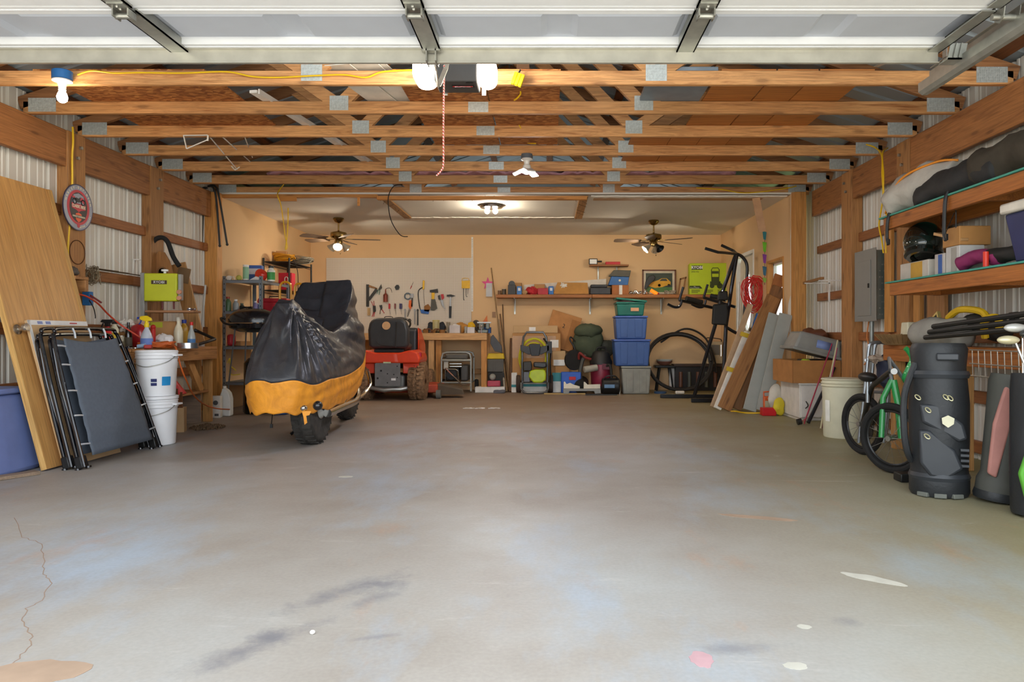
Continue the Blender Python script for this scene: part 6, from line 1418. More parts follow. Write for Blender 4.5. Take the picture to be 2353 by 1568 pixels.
m = MB(); m.cyl((gx0,gY0,gz1-.12),(gx1,gY0,gz1-.12),.017,n=8); m.cyl((gx0,gY0,gz0),(gx1,gY0,gz0),.014,n=8); m.build('frame_rail',GT,parent=g,world=True)
m = MB(); m.box(gx0+.05,gx1-.05,gY0+.06,gY1-.04,gz1-.11,gz1-.02); m.build('fuel_tank',plain('grey_brown_tank','#6f6a60',.5),parent=g,world=True,bev=.03,seg=3)
m = MB(); m.box(gx0+.05,gx0+.26,gY0+.07,gY1-.06,gz0+.02,gz0+.22); m.build('engine_block',DKS,parent=g,world=True,bev=.02)
m = MB(); m.cyl((gx0+.14,gY0+.035,gz0+.12),(gx0+.14,gY0+.08,gz0+.12),.085,n=28); m.build('recoil_starter',BLACKP,parent=g,world=True,bev=.008)
m = MB(); m.box(gx0+.28,gx1-.05,gY0+.05,gY1-.05,gz0+.02,gz0+.26); m.build('alternator',plain('dark_grey_casing','#4a4845',.5),parent=g,world=True,bev=.02)
m = MB(); m.box(gx0+.03,gx0+.10,gY0+.01,gY0+.03,gz0+.20,gz0+.32); m.build('control_panel',plain('pale_panel','#b9b6aa',.5),parent=g,world=True,bev=.006)
for z in(.24,.28):m = MB(); m.cyl((gx0+.12,gY0+.03,gz0+z),(gx0+.30,gY0+.03,gz0+z),.014,n=10); m.build('muffler_pipe',CHROME,parent=g,world=True)
for s_,x in((-1,gx0-.02),(1,gx1+.05)):m = MB(); m.lathe([(.03,-.025),(.085,-.025),(.095,0),(.085,.025),(.03,.025)],(x,gY1-.08,.10),(1,0,0),24); m.build('wheel',RUBBER,parent=g,world=True)
m = MB(); m.tube([at(1022,848,10.9),at(1046,849,10.9),at(1052,853,10.92),at(1055,875,10.94)],.012,8); m.tube([at(1026,849,10.9),at(1062,884,10.72),at(1080,886,10.7)],.012,8); m.build('tow_handle',CHROME,parent=g,world=True)
# small pile at the end of the bench
carton('black_crate','black plastic crate under yellow lid toolbox at bench end',TR(-.80,11.38,0),.26,.24,.30,plain('black_crate_plastic','#2a2824',.6),'crate',open_=True)
t = thing('tool_box','grey toolbox with yellow lid standing at the bench end','toolbox',(-.81,11.36,.305))
m = MB(); m.box(-.13,.12,-.10,.10,0,.20); m.build('box',plain('grey_toolbox','#5e5b55',.6),parent=t,bev=.008)
for k in range(7):m = MB(); m.box(-.12+k*.035,-.11+k*.035,-.104,-.10,.01,.18); m.build('rib',plain('grey_toolbox','#5e5b55',.6),parent=t)
m = MB(); m.prism([(-.145,0),(.135,0),(.12,.085),(-.115,.085)],(0,.105,.201),(1,0,0),(0,0,1),.215); m.build('lid',plain('yellow_toolbox_lid','#dcb81c',.5),parent=t,bev=.01)
m = MB(); m.cbox((0,0,0),(.20,.10,.09)); one('pink_case',m,plain('pink_red_case','#b8485c',.5),'pink red plastic case lying below the yellow toolbox','case',M_=TR(-.83,11.15,.135),bev=.02,seg=3)
m = MB(); m.box(-.25,.2,-.08,.08,0,.085); one('white_carton',m,plain('white_carton','#e8e5de',.7),'long white carton on the floor under the pink case','box',M_=TR(-.86,11.14,.003),bev=.003)
m = MB(); m.ball((0,0,0),.05,16,10); one('float_ball',m,plain('grey_float','#9a9a92',.5),'grey round float before the black crate','ball',M_=TR(-.85,11.14,.235))
m = MB(); flat(m,[(1127,790),(1128,775),(1133,769),(1153,795),(1154,811),(1137,808)],11.30,.02); one('dust_pan',m,plain('dark_grey_metal_pan','#4c4c4e',.5,.4),'dark flat shovel blade beside the bench end','shovel',bev=.004)
for i,(p0,p1,r_,col,lab)in enumerate((((1165,892),(1129,616),.009,'#a8865a','long thin wooden stick leaning against the back wall'),((1172,885),(1149,722),.012,'#8a6a44','brown broom handle leaning near the pink star'),((1160,890),(1145,735),.016,'#cfc4ac','pale thick handle leaning at the bench end'),((1162,840),(1155,700),.009,'#6e5236','dark thin stick leaning between handles'),((1173,900),(1176,778),.03,'#6d4a2c','dark brown post stub standing beside the handles'))):
 m = MB(); a = at(p0[0],p0[1],11.2); a.z = max(a.z,.012); a = on(p0[0],11.2,.012); b = at(p1[0],p1[1],11.6 if i<4 else 11.35); m.cyl(a,b,r_,n=10); one('broom_stick',m,wood('handle_'+col[1:],col,'#6a4d2e','Z',20,knots=0),lab,'handle')
m = MB(); m.tube(cat_rom([on(1135,11.0,.012),on(1150,10.98,.02),on(1160,11.0,.03)],5),[.03,.035,.035,.035,.03,.03,.03,.03,.03,.025,.02],10); one('grey_boot',m,plain('grey_dirty_cloth','#6a6a70',.8),'grey cloth bundle on the floor beside long handles','cloth')
# ------------------------------------------------------------------ long wall shelf on the back wall
LZ = at(0,677,11.38).z
t = thing('wall_shelf','long brown plank shelf on the back wall with steel brackets','shelf',(.9,11.5,LZ))
SHW = wood('shelf_plank','#b5763f','#8a5328','X',12,knots=.2)
for x0,x1 in((-.815,.68),(.683,2.60)):m = MB(); m.box(x0,x1,11.38,11.67,LZ-.05,LZ); m.build('plank',SHW,parent=t,world=True,bev=.003,seg=1,sm=0)
for px in(1182,1357,1523):
 x = on(px,11.5,0).x; m = MB(); m.box(x-.012,x+.012,11.655,11.675,LZ-.30,LZ-.051); m.prism([(11.655,LZ-.051),(11.42,LZ-.051),(11.42,LZ-.065),(11.655,LZ-.26)],(x-.003,0,0),(0,1,0),(0,0,1),.006); m.build('bracket',GALV,parent=t,world=True,sm=0)
z0 = LZ+.001
def lp_(px,Y=11.50):return on(px,Y,z0)
for i,(px,Y,h,r_,c1,lab)in enumerate(((1148,11.5,.07,.03,'#7a5a40','small brown tin at the shelf end near magenta star'),(1158,11.48,.09,.034,'#54483a','dark squat can second along the long shelf'))):
 tin('small_tin',lab,lp_(px,Y),h,r_,plain('t'+c1[1:],c1,.5),ZINC)
for i,(px,w_,h,col,lab)in enumerate(((1176,.12,.15,'#2b2a2a','black tape dispenser on the long shelf'),(1247,.16,.10,'#b3252f','flat red case on the long shelf'),(1266,.075,.13,'#2d6bb4','blue carton with white print beside folded brown paper'),(1193,.075,.13,'#3a78bc','blue carton with white print beside black dispenser'))):
 t = carton('small_case',lab,TR(*lp_(px,11.46),.05),w_,.12,h,plain('k'+col[1:],col,.5),'box',flaps=False)
 if i>=2:m = MB(); m.box(-.02,.02,-.0615,-.0602,h*.45,h*.8); m.build('printed_mark',plain('white_panel_print','#dfe4ee',.6),parent=t)
 if i==0:m = MB(); m.lathe([(.02,-.02),(.05,-.02),(.05,.02),(.02,.02)],(.0,-.03,h+.015),(0,1,0),20); m.build('roll',BLACKP,parent=t)
mb = blob(lp_(1222)+V(0,0,.06),(.10,.06,.065),71,.25,s=1.5)
for p in mb.v:p.z = max(p.z,z0+.001)
one('red_rag',mb,plain('red_cloth','#c03038',.8),'bunched red cloth on the long shelf','cloth')
mb = blob(lp_(1205,11.45)+V(0,0,.035),(.05,.04,.038),72,.2)
for p in mb.v:p.z = max(p.z,z0+.001)
one('tan_ball_of_twine',mb,plain('twine_tan','#b49066',.9),'small tan ball of twine on the long shelf','twine')
for px,w_,lab in((1185,.19,'open brown carton behind the black dispenser'),(1240,.17,'small brown carton behind the red case')):
 carton('carton',lab,TR(*lp_(px,11.58)),w_,.13,.19 if px<1200 else .17,CARD,open_=True)
m = MB(); flat(m,[(1204,655),(1393,641),(1393,677),(1204,677)],11.655,.006); one('white_sheet',m,plain('white_panel_sheet','#d9cfc2',.6),'long white sheet standing behind goods on the shelf','sheet',sm=0)
t = thing('paper_packet','large folded brown paper packet with torn plastic on shelf','packet',lp_(1312))
m = MB(); P = [(1271,676),(1281,649),(1350,650),(1353,676)]
a = [at(x,y,11.44)for x,y in P]; b = [at(x,y,11.60)for x,y in((1275,676),(1288,652),(1345,668),(1352,676))]
for p in a+b:p.z = max(p.z,z0)
m.add(a+b,[(0,1,2,3),(7,6,5,4),(0,4,5,1),(1,5,6,2),(2,6,7,3),(3,7,4,0)]); m.build('paper_body',plain('kraft_paper','#bb8747',.8),parent=t,world=True,sm=0)
mb = blob(at(1294,656,11.45),(.06,.02,.045),75,.3,s=2); mb2 = mb.build('plastic_wrap',plain('crinkled_plastic','#e6e2da',.15),parent=t,world=True)
t = thing('tool_case','black plastic tool case on the long shelf','case',lp_(1380))
m = MB(); m.box(-.17,.15,-.10,.10,0,.11); m.build('base',plain('black_case_plastic','#35363a',.5),parent=t,bev=.012); m = MB(); m.box(-.16,.10,-.10,.10,.111,.155); m.build('lid',plain('black_case_plastic','#35363a',.5),parent=t,bev=.012)
m = MB(); m.box(-.03,.03,-.108,-.10,.02,.09); m.build('latch',plain('black_case_plastic','#35363a',.5),parent=t)
cb = carton('carton','brown carton with white tape carrying the blue metal case',TR(*lp_(1424,11.52)),.26,.22,.145,plain('red_brown_carton','#a8683c',.8)); m = MB(); m.box(-.02,.03,-.1115,-.1102,0,.145); m.build('tape',plain('white_tape','#d9d2c6',.3),parent=cb)
t = thing('metal_cash_box','worn blue metal case standing open on a taped carton','case',lp_(1424)+V(0,0,.152))
m = MB(); m.prism([(-.18,0),(.13,0),(.15,.13),(-.13,.14)],(0,.0,0),(1,0,0),(0,0,1),-.16); m.build('body',plain('worn_blue_paint','#2f5f98',.5,.2),parent=t,bev=.006); m = MB(); m.prism([(-.17,.145),(.16,.135),(.18,.235),(-.09,.24)],(0,.02,0),(1,0,0),(0,0,1),-.12); m.build('lid',plain('dark_olive_lid','#5a564a',.6),parent=t,bev=.006)
m = MB(); m.cyl((0,-.0,.075),(0,-.012,.075),.018,n=14); m.build('lock',plain('cream_lock','#d9d0b0',.5),parent=t); t.rotation_euler = (0,0,0)
for k,(px,py)in enumerate(((1450,664),(1460,670),(1472,668),(1484,664))):
 m = MB(); c = lp_(px,11.45+.03*(k%2)); m.tube(cat_rom([c+V(-.03,0,.012),c+V(0,.01,.05+.02*(k%2)),c+V(.045,.0,.012)],5),.012,8); m.ball(c+V(0,0,.03),.022,10,8)
 one('faucet_part',m,CHROME,'chrome faucet part lying on the long shelf below picture','faucet','chrome faucet parts')
t = thing('signal_reflector','orange turn signal reflector with added glow lying on the long shelf','lamp',lp_(1503)); m = MB(); m.tube([at(1495,667,11.45),at(1510,676,11.45)],[.028,.03],14); m.build('lens',plain('orange_lens_added_glow','#ff7a18',.3,var=0,emit=.5),parent=t,world=True)  # a reflector, no lamp; its glow is added by emission
m = MB(); m.tube([at(1510,676,11.45),at(1514,678,11.45)],[.032,.02],14); m.build('base',REDT,parent=t,world=True)
m = MB(); c = lp_(1540,11.45); m.tube(cat_rom([c+V(.09*math.cos(i*.8),.05*math.sin(i*.8),.012+.025*(i%3))for i in range(26)],3),.006,5); one('coiled_cable',m,plain('grey_beige_cable','#a89c8a',.6),'beige cord coil lying below the framed picture','cord coil')
# framed car picture
t = thing('framed_picture','framed print of a yellow sports car on dark green','picture',lp_(1514,11.62)); a,b = at(1476,620,11.63),at(1553,678,11.63)
FRB = wood('frame_walnut','#7c4a32','#54301f','X',12,knots=0); b.z = z0
for bx_ in((a.x,b.x,a.z-.02,a.z),(a.x,b.x,b.z,b.z+.02),(a.x,a.x+.02,b.z,a.z),(b.x-.02,b.x,b.z,a.z)):m = MB(); m.box(bx_[0],bx_[1],11.625,11.645,bx_[2],bx_[3]); m.build('frame_bar',FRB,parent=t,world=True,sm=0)
m = MB(); m.box(a.x+.015,b.x-.015,11.636,11.642,b.z+.015,a.z-.015); m.build('mat_board',plain('cream_mat','#d8ccb4',.8),parent=t,world=True,sm=0)
m = MB(); m.box(a.x+.055,b.x-.055,11.634,11.636,b.z+.05,a.z-.055); pr = m.build('print',plain('dark_green_print','#3c4638',.5),parent=t,world=True,sm=0)
m = MB(); m.box(a.x+.055,b.x-.055,11.6335,11.634,b.z+.05,b.z+.13); m.build('grass_print',plain('grass_green_print','#4f7a3e',.5),parent=pr,world=True,sm=0)
m = MB(); flat(m,[(1488,657),(1500,648),(1513,644),(1520,640),(1532,640),(1541,648),(1541,655),(1530,657),(1522,660),(1505,662)],11.632,.0015); m.build('car_print',plain('yellow_car_print','#e0a824',.5),parent=pr,world=True,sm=0)
m = MB(); flat(m,[(1515,646),(1521,641),(1531,641),(1534,646)],11.631,.001); m.build('car_window_print',plain('car_window_dark','#41413a',.5),parent=pr,world=True,sm=0)
for px in(1515,1537):m = MB(); m.lathe([(0,0),(.022,0),(.022,.0015),(0,.0015)],at(px,656,11.632),(0,-1,0),18); m.build('car_wheel_print',plain('car_wheel_dark','#2a2a2a',.5),parent=pr,world=True)
m = MB(); flat(m,[(1480,664),(1483,648),(1490,636),(1500,632),(1506,637),(1503,644),(1492,655),(1484,666)],11.52,.02); one('black_paddle',m,BLACKP,'dark rounded mirror leaning before the framed picture','mirror',bev=.006)
t = thing('open_wooden_frame','narrow open wooden frame standing beside the lime box','frame',lp_(1566,11.45))  # a plain open wooden frame, no easel
for q in([(1556,677),(1562,640),(1565,641),(1560,677)],[(1569,665),(1574,638),(1577,638),(1572,666)],[(1562,640),(1577,636),(1577,640),(1562,644)]):m = MB(); flat(m,q,11.45,.03); m.build('frame_bar',BRW,parent=t,world=True,sm=0)
# lime pressure washer carton
LIMEB = plain('lime_carton_print','#b9cf1e',.6,var=.03)
a,b = at(1585,605,11.36),at(1669,682,11.36)
Mx = TR((a.x+b.x)/2,11.36,z0,R(-6)); t = thing('lime_carton','large lime green printed pressure washer carton on the shelf','box',M_=Mx)
bw,bh = b.x-a.x,a.z-z0
m = MB(); m.box(-bw/2,bw/2,0,.27,0,bh); bd = m.build('body',LIMEB,parent=t,bev=.004,seg=1,sm=0)
m = MB(); m.box(-bw/2+.03,-bw/2+.20,-.0025,-.0005,bh-.10,bh-.035); pl = m.build('name_plate',plain('dark_olive_print','#3a4410',.6),parent=t,sm=0)
text('lettering','RYOBI',.062,WTXT,pl,Matrix.Translation((-bw/2+.115,-.0035,bh-.068))@FACE_CAM,depth=.0006,bold=.0015)
text('lettering','2900 PSI',.034,plain('dark_olive_print','#3a4410',.6),bd,Matrix.Translation((-bw/2+.085,-.002,bh-.135))@FACE_CAM,depth=.0006)
m = MB(); m.prism([(-bw/2,.135),(-bw/2+.16,.135),(-bw/2+.20,.09),(-bw/2,.09)],(0,-.0025,0),(1,0,0),(0,0,1),-.001); br = m.build('printed_band',plain('dark_olive_print','#3a4410',.6),parent=t,sm=0)
text('lettering','Gas\nPressure Washer',.02,WTXT,br,Matrix.Translation((-bw/2+.08,-.0035,.112))@FACE_CAM,depth=.0006)
m = MB(); K2 = plain('dark_olive_print','#3a4410',.6)
m.tube([(.06,-.002,.14),(.05,-.002,.38),(.07,-.002,.41),(.15,-.002,.41),(.17,-.002,.38),(.16,-.002,.14)],.006,6); m.box(.05,.17,-.003,-.001,.20,.27); m.cyl((.06,-.003,.13),(.06,-.001,.13),.035,n=18); m.cyl((.18,-.003,.13),(.18,-.001,.13),.045,n=18); m.box(.03,.19,-.003,-.001,.14,.20); m.box(.06,.16,-.003,-.001,.32,.36)
m.build('washer_print',K2,parent=t)
for k in range(3):
 for j in range(3):m = MB(); m.box(-bw/2+.03+k*.20,-.002 and-bw/2+.03+k*.20+.13-.03*(j==2),-.002,-.0008,.062-j*.018,.070-j*.018); m.build('printed_line',K2,parent=t,sm=0)
 # small upper shelf
t = thing('wall_shelf','short small shelf above the blue metal case','shelf',at(1400,612,11.6)); a,b = at(1355,608,11.5),at(1445,608,11.5)
m = MB(); m.box(a.x,b.x,11.5,11.67,a.z-.025,a.z); m.build('plank',SHW,parent=t,world=True,bev=.003,seg=1,sm=0)
for px in(1375,1418):x = on(px,11.6,0).x; m = MB(); m.box(x-.01,x+.01,11.65,11.675,a.z-.22,a.z-.026); m.prism([(11.65,a.z-.026),(11.54,a.z-.026),(11.65,a.z-.10)],(x-.003,0,0),(0,1,0),(0,0,1),.006); m.build('bracket',GALV,parent=t,world=True,sm=0)
t = thing('caulk_clock','framed white dial tester with dark handle on small shelf','tester',on(1367,11.55,a.z+.001)); m = MB(); m.box(-.095,.04,-.02,.02,0,.095); m.build('case',BLACKP,parent=t,bev=.006); m = MB(); m.box(-.082,.028,-.022,-.0202,.012,.083); m.build('dial',WP,parent=t); m = MB(); m.cyl((.04,0,.05),(.11,0,.05),.014,n=10); m.build('grip',DKS,parent=t)
m = MB(); m.box(-.115,.115,-.04,.04,0,.045); one('red_case',m,RED,'flat red case lying on the small upper shelf','case',M_=TR(*on(1408,11.57,a.z+.001)),bev=.004)
# ------------------------------------------------------------------ floor goods along the back wall
def fp(px,Y):return on(px,Y,.001)
# pressure washer
pw = thing('pressure_washer','lime and black petrol pressure washer with yellow hose','pressure washer',fp(1229,10.95)); PYW = 10.95
def wp(px,py,dy=0.):return at(px,py,PYW+dy)
TUB = plain('grey_washer_tube','#6f7173',.35,.6)
m = MB(); m.tube([wp(1200,893),wp(1200,885),wp(1200,800),wp(1203,775),wp(1210,764),wp(1248,764),wp(1255,775),wp(1258,800),wp(1258,885),wp(1258,893)],.017,10); m.build('handle_frame',TUB,parent=pw,world=True)
m = MB(); p = [wp(1198,880,-.05),wp(1198,895,-.10),wp(1204,902,-.14),wp(1212,904,-.15),wp(1245,904,-.15),wp(1253,902,-.14),wp(1259,895,-.10),wp(1259,880,-.05)]
for q in p:q.z = max(q.z,.02)
m.tube(p,.017,10); m.tube([wp(1200,878),wp(1258,878)],.016,8); m.build('base_frame',TUB,parent=pw,world=True)
for px in(1191,1266):m = MB(); m.lathe([(.05,-.03),(.125,-.03),(.135,0),(.125,.03),(.05,.03)],(on(px,11.1,0).x,11.1,.136),(1,0,0),28); m.build('wheel',plain('brown_rubber','#4a3a30',.8),parent=pw,world=True);
m = MB(); flat(m,[(1196,793),(1216,797),(1242,797),(1262,793),(1262,806),(1244,815),(1214,815),(1196,806)],PYW-.03,.03); m.build('panel_wing',plain('dark_panel','#3c3d40',.5),parent=pw,world=True,bev=.006)
m = MB(); flat(m,[(1217,791),(1241,791),(1242,797),(1239,818),(1221,818),(1216,797)],PYW-.06,.04); pn = m.build('name_panel',plain('black_panel','#202124',.45),parent=pw,world=True,bev=.006)
def onpart(par,p,s,sz,mt=WTXT,bold=.0):text('lettering',s,sz,mt,par,WM[par.name].inverted()@Matrix.Translation(p)@FACE_CAM,depth=.0006,bold=bold)
onpart(pn,wp(1229,797,-.062),'RYOBI',.042,bold=.001); onpart(pn,wp(1229,805,-.062),'2900 PSI',.026); onpart(pn,wp(1229,811,-.062),'2.3 GPM',.02)
YH = plain('yellow_hose_rubber','#c6bf22',.45)
for k,(rx,dz)in enumerate(((.175,0),(.20,.02),(.225,.0))):
 m = MB(); c = wp(1227,823,.04+.02*k); m.tube([c+V(rx*math.cos(R(a)),0,1.32*rx*math.sin(R(a))+dz)for a in range(-60,245,12)],.011,8); m.build('hose',YH,parent=pw,world=True)
m = MB(); flat(m,[(1203,831),(1221,830),(1223,842),(1221,852),(1203,852)],PYW-.06,.12); m.build('air_filter',DKS,parent=pw,world=True,bev=.01)
m = MB(); flat(m,[(1226,832),(1256,832),(1257,843),(1248,846),(1226,843)],PYW-.08,.16); m.build('fuel_tank',plain('black_tank','#2a2b2d',.35),parent=pw,world=True,bev=.02,seg=3); m = MB(); flat(m,[(1231,834),(1246,834),(1246,841),(1231,841)],PYW-.083,.002); m.build('tank_label',plain('grey_sticker','#b9b9b4',.5),parent=pw,world=True)
m = MB(); flat(m,[(1218,852),(1232,848),(1250,848),(1255,858),(1254,872),(1246,879),(1226,879),(1215,865)],PYW-.07,.14); m.build('engine_shroud',plain('lime_shroud','#b8cf22',.4,coat=.3),parent=pw,world=True,bev=.02,seg=3)
m = MB(); m.lathe([(.0,.05),(.035,.05),(.075,.04),(.09,.02),(.09,0)],wp(1239,864,-.075),(0,-1,0),32); m.build('recoil_starter',plain('black_starter','#26272a',.4),parent=pw,world=True)
for k in range(10):a = R(36*k); m = MB(); c = wp(1239,864,-.122); m.beam(c+V(.03*math.cos(a),0,.03*math.sin(a)),c+V(.07*math.cos(a),.012,.07*math.sin(a)),.007,.006); m.build('starter_fin',plain('grey_fin','#8d8d8a',.4),parent=pw,world=True)
m = MB(); flat(m,[(1203,853),(1217,853),(1219,878),(1203,878)],PYW-.02,.12); m.build('pump',plain('pump_grey','#5c5c5e',.4,.5),parent=pw,world=True,bev=.01)
for k in range(4):m = MB(); m.cyl(wp(1206+3*k,848+(k%2)*8,-.08),wp(1206+3*k,848+(k%2)*8,-.05),.016,n=10); m.build('fitting',CHROME,parent=pw,world=True)
m = MB(); m.tube([wp(1249,778),wp(1258,790,-.03),wp(1266,802,-.03),wp(1264,830,-.03),wp(1265,880,-.02)],.013,8); m.box(wp(1262,785).x-.03,wp(1262,785).x+.04,PYW-.06,PYW-.02,wp(0,812).z,wp(0,785).z); m.build('spray_gun',BLACKP,parent=pw,world=True)
# cartons behind the washer
t = carton('carton','big shrink wrapped brown carton behind the pressure washer',TR(*fp(1233,11.40)),.74,.34,.90,CARD,tape=False); m = MB(); m.box(-.372,.30,-.1725,-.1705,.52,.86); m.build('shrink_wrap',plain('glossy_clear_film','#b18350',.3),parent=t)
m = MB(); m.box(.21,.34,-.174,-.172,.68,.80); m.build('paper_label',plain('white_label','#f0eeea',.7),parent=t)
t = carton('flat_carton','long flat brown carton lying on the big wrapped carton',TR(*on(1231,11.36,.907)),.68,.26,.11,CARD2); m = MB(); m.box(-.10,.0,-.1315,-.1305,.03,.09); m.build('paper_label',plain('white_label','#f0eeea',.7),parent=t)
ang = R(-17); t = carton('carton','tilted printed brown carton leaning on the back wall',frame_m(at(1280,800,11.52),(math.cos(ang),0,math.sin(ang)),(0,1,0),(-math.sin(ang),0,math.cos(ang))),.48,.10,.56,plain('orange_brown_carton','#bb8450',.8),flaps=False)
m = MB(); m.box(.10,.235,-.0525,-.0505,.02,.50); m.build('side_panel_print',plain('darker_carton','#a87240',.8),parent=t); text('lettering','2',.09,KTXT,[o for o in t.children if o.name.startswith('body')][0],Matrix.Translation((.0,-.0525,.36))@FACE_CAM,depth=.0006)
carton('carton','lower brown carton beside the pressure washer hose',TR(*fp(1292,11.30)),.22,.24,.40,CARD)
t = carton('carton','small brown carton with white label stacked on lower carton',TR(*on(1284,11.28,.408)),.20,.22,.22,CARD2); m = MB(); m.box(-.08,.09,-.1115,-.1105,.0,.09); m.build('paper_label',plain('white_label','#f0eeea',.7),parent=t)
carton('carton','brown carton tucked left of the backpack',TR(*on(1312,11.42,.001),.1),.20,.2,.58,CARD2)
for px,w_,h_,lab in((1182,.085,.30,'white and teal carton standing left of the washer'),(1228,.40,.17,'low white and teal carton behind the washer base'),(1279,.13,.30,'teal and grey carton right of the washer wheel')):
 t = carton('white_teal_carton',lab,TR(*fp(px,11.16)),w_,.10,h_,plain('white_carton','#e8e5de',.7),flaps=False)
 zz = (.08,.12)if px==1182 else((.09,.13)if px==1228 else(.17,.30)); m = MB(); m.box(-w_/2-.0005,w_/2+.0005,-.0515,-.0503,zz[0],zz[1]); m.build('teal_band',plain('teal_print','#3d8f96',.6),parent=t)
m = MB(); m.beam(fp(1250,10.72)+V(0,0,.012),fp(1345,10.72)+V(0,0,.012),.03,.02); one('wood_strip',m,wood('yellow_strip','#d9b872','#bd9850','X',14),'pale yellow wood strip on the floor before the goods','strip')
m = MB(); m.beam(fp(1345,10.62)+V(0,0,.008),fp(1418,10.62)+V(0,0,.008),.05,.014); one('steel_bar',m,DKS,'flat dark steel bar on the floor before the miter saw','bar')
# blue case, miter saw
t = thing('blue_case','blue plastic tool case with red handle on floor','case',fp(1312,10.98)); BC = plain('blue_case_plastic','#2c5fc0',.45)
m = MB(); m.box(-.15,.15,-.05,.07,0,.32); m.build('body',BC,parent=t,bev=.015); m = MB(); m.box(-.03,.07,-.056,-.05,.20,.25); m.build('handle_recess',RED,parent=t,bev=.004)
for k in range(3):m = MB(); m.cyl((-.02+k*.035,-.052,.285),(-.02+k*.035,-.05,.285),.012,n=12); m.build('round_emboss',BC,parent=t)
ms = thing('miter_saw','black sliding miter saw with cream fences on floor','miter saw',fp(1338,10.85))
CRM = plain('cream_cast','#e9e0cc',.5)
for P in([(1295,878),(1298,877),(1302,883),(1310,880),(1320,885),(1332,888),(1332,893),(1295,893)],[(1341,878),(1344,878),(1350,884),(1379,883),(1379,893),(1341,893)]):m = MB(); flat(m,P,10.86,.04); m.build('fence',CRM,parent=ms,world=True,bev=.003)
m = MB(); flat(m,[(1294,893),(1379,893),(1380,903),(1366,904),(1364,898),(1308,898),(1307,904),(1294,904)],10.82,.12); m.build('base',plain('grey_saw_base','#8f908c',.5,.2),parent=ms,world=True,bev=.005)
m = MB(); m.cyl(at(1336,890,10.9),at(1336,880,11.1),.11,n=24); m.build('turntable',DKS,parent=ms,world=True)
m = MB(); m.tube([at(1334,885,10.98),at(1333,850,10.98),at(1338,830,11.0),at(1345,815,11.0)],.03,10); m.build('arm',plain('grey_saw_arm','#56554f',.45,.4),parent=ms,world=True)
m = MB(); m.lathe([(0,0),(.15,0),(.155,.02),(.15,.05),(0,.055)],at(1318,828,11.0),(.35,-1,.1),36); m.build('blade_guard',BLACKP,parent=ms,world=True)
m = MB(); m.cyl(at(1342,850,10.92),at(1372,845,10.98),.05,.05,n=20); m.build('motor',plain('grey_motor','#a8a496',.5),parent=ms,world=True,bev=.008)
m = MB(); m.tube(cat_rom([at(1330,826,10.98),at(1332,812,10.95),at(1345,822,10.95),at(1358,826,10.97)],5),.02,8); m.build('grip',plain('red_black_grip','#7d2a24',.5),parent=ms,world=True)
# backpack
bp = thing('backpack','olive green rucksack piled on goods at the back wall','backpack',at(1352,815,11.3)); OLV = plain('olive_canvas','#4c5440',.85,var=.12,bump=.2)
mb = blob(at(1352,785,11.35),(.23,.13,.27),81,.10,n=32,m=22); mb.build('body',OLV,parent=bp,world=True)
mb = blob(at(1352,760,11.29),(.22,.12,.11),82,.10,n=28,m=16); mb.build('top_flap',OLV,parent=bp,world=True)
m = MB(); m.tube(cat_rom([at(1322,785,11.25),at(1312,775,11.25),at(1310,782,11.25),at(1320,800,11.25),at(1325,825,11.25)],5),.012,6); m.build('strap',BLACKP,parent=bp,world=True)
mb = blob(at(1390,800,11.42),(.16,.10,.14),83,.15); one('dark_bag',mb,plain('dark_grey_cloth','#46473f',.85),'dark grey bag stuffed between rucksack and blue bins','bag')
# shop vac
sv = thing('shop_vacuum','red and black shop vacuum before the rucksack','vacuum',fp(1381,11.16)); vx,vy = on(1381,11.16,0).x,11.16
SVR = plain('maroon_vac_tank','#8f2a40',.4)
m = MB(); m.lathe([(0,.10),(.14,.10),(.15,.13),(.168,.42),(.16,.44)],(vx,vy,0),n=36); m.build('tank',SVR,parent=sv,world=True)
m = MB(); m.lathe([(.172,.43),(.172,.47),(.15,.52),(.13,.60),(.10,.63),(0,.64)],(vx,vy,0),n=36); m.build('motor_head',plain('black_vac_head','#2b2a29',.5),parent=sv,world=True); m = MB(); m.tube(cat_rom([(vx-.07,vy,.62),(vx-.05,vy,.68),(vx+.06,vy,.68),(vx+.08,vy,.62)],5),.016,8); m.build('carry_handle',BLACKP,parent=sv,world=True)
m = MB(); m.lathe([(0,0),(.165,.02),(.17,.06),(.15,.10),(0,.10)],(vx,vy,0),n=28); m.build('caster_base',BLACKP,parent=sv,world=True); m = MB(); flat(m,[(1384,836),(1405,838),(1404,850),(1383,849)],vy-.178,.006); m.build('print_panel',plain('vac_print','#6a2434',.5),parent=sv,world=True)
m = MB(); m.tube(cat_rom([(vx+.06,vy-.16,.40),(vx+.12,vy-.20,.42),(vx+.14,vy-.21,.25),(vx+.12,vy-.20,.05),(vx-.02,vy-.19,.05)],8),.022,8); m.build('hose',plain('black_vac_hose','#26241f',.6),parent=sv,world=True)
t = thing('battery_charger','black wheeled charger with blue label on floor','charger',fp(1403,10.8)); m = MB(); m.cyl((-.13,0,.12),(.13,0,.12),.118,n=28); m.build('body',BLACKP,parent=t,bev=.02); m = MB(); m.box(-.10,.05,-.121,-.117,.10,.15); m.build('label',plain('blue_white_sticker','#6a8fb4',.5),parent=t); m = MB(); m.tube(cat_rom([(-.12,-.05,.20),(-.06,-.08,.27),(.06,-.08,.27),(.12,-.05,.20)],5),.01,8); m.build('carry_handle',BLACKP,parent=t)
m = MB(); m.cyl((0,0,0),(0,0,.075),.012,n=12); m.cyl((0,0,.075),(0,0,.085),.015,n=12); one('steel_cup',m,CHROME,'little shiny steel tube standing beside the grey bin','tube',M_=TR(*fp(1424,10.75)))
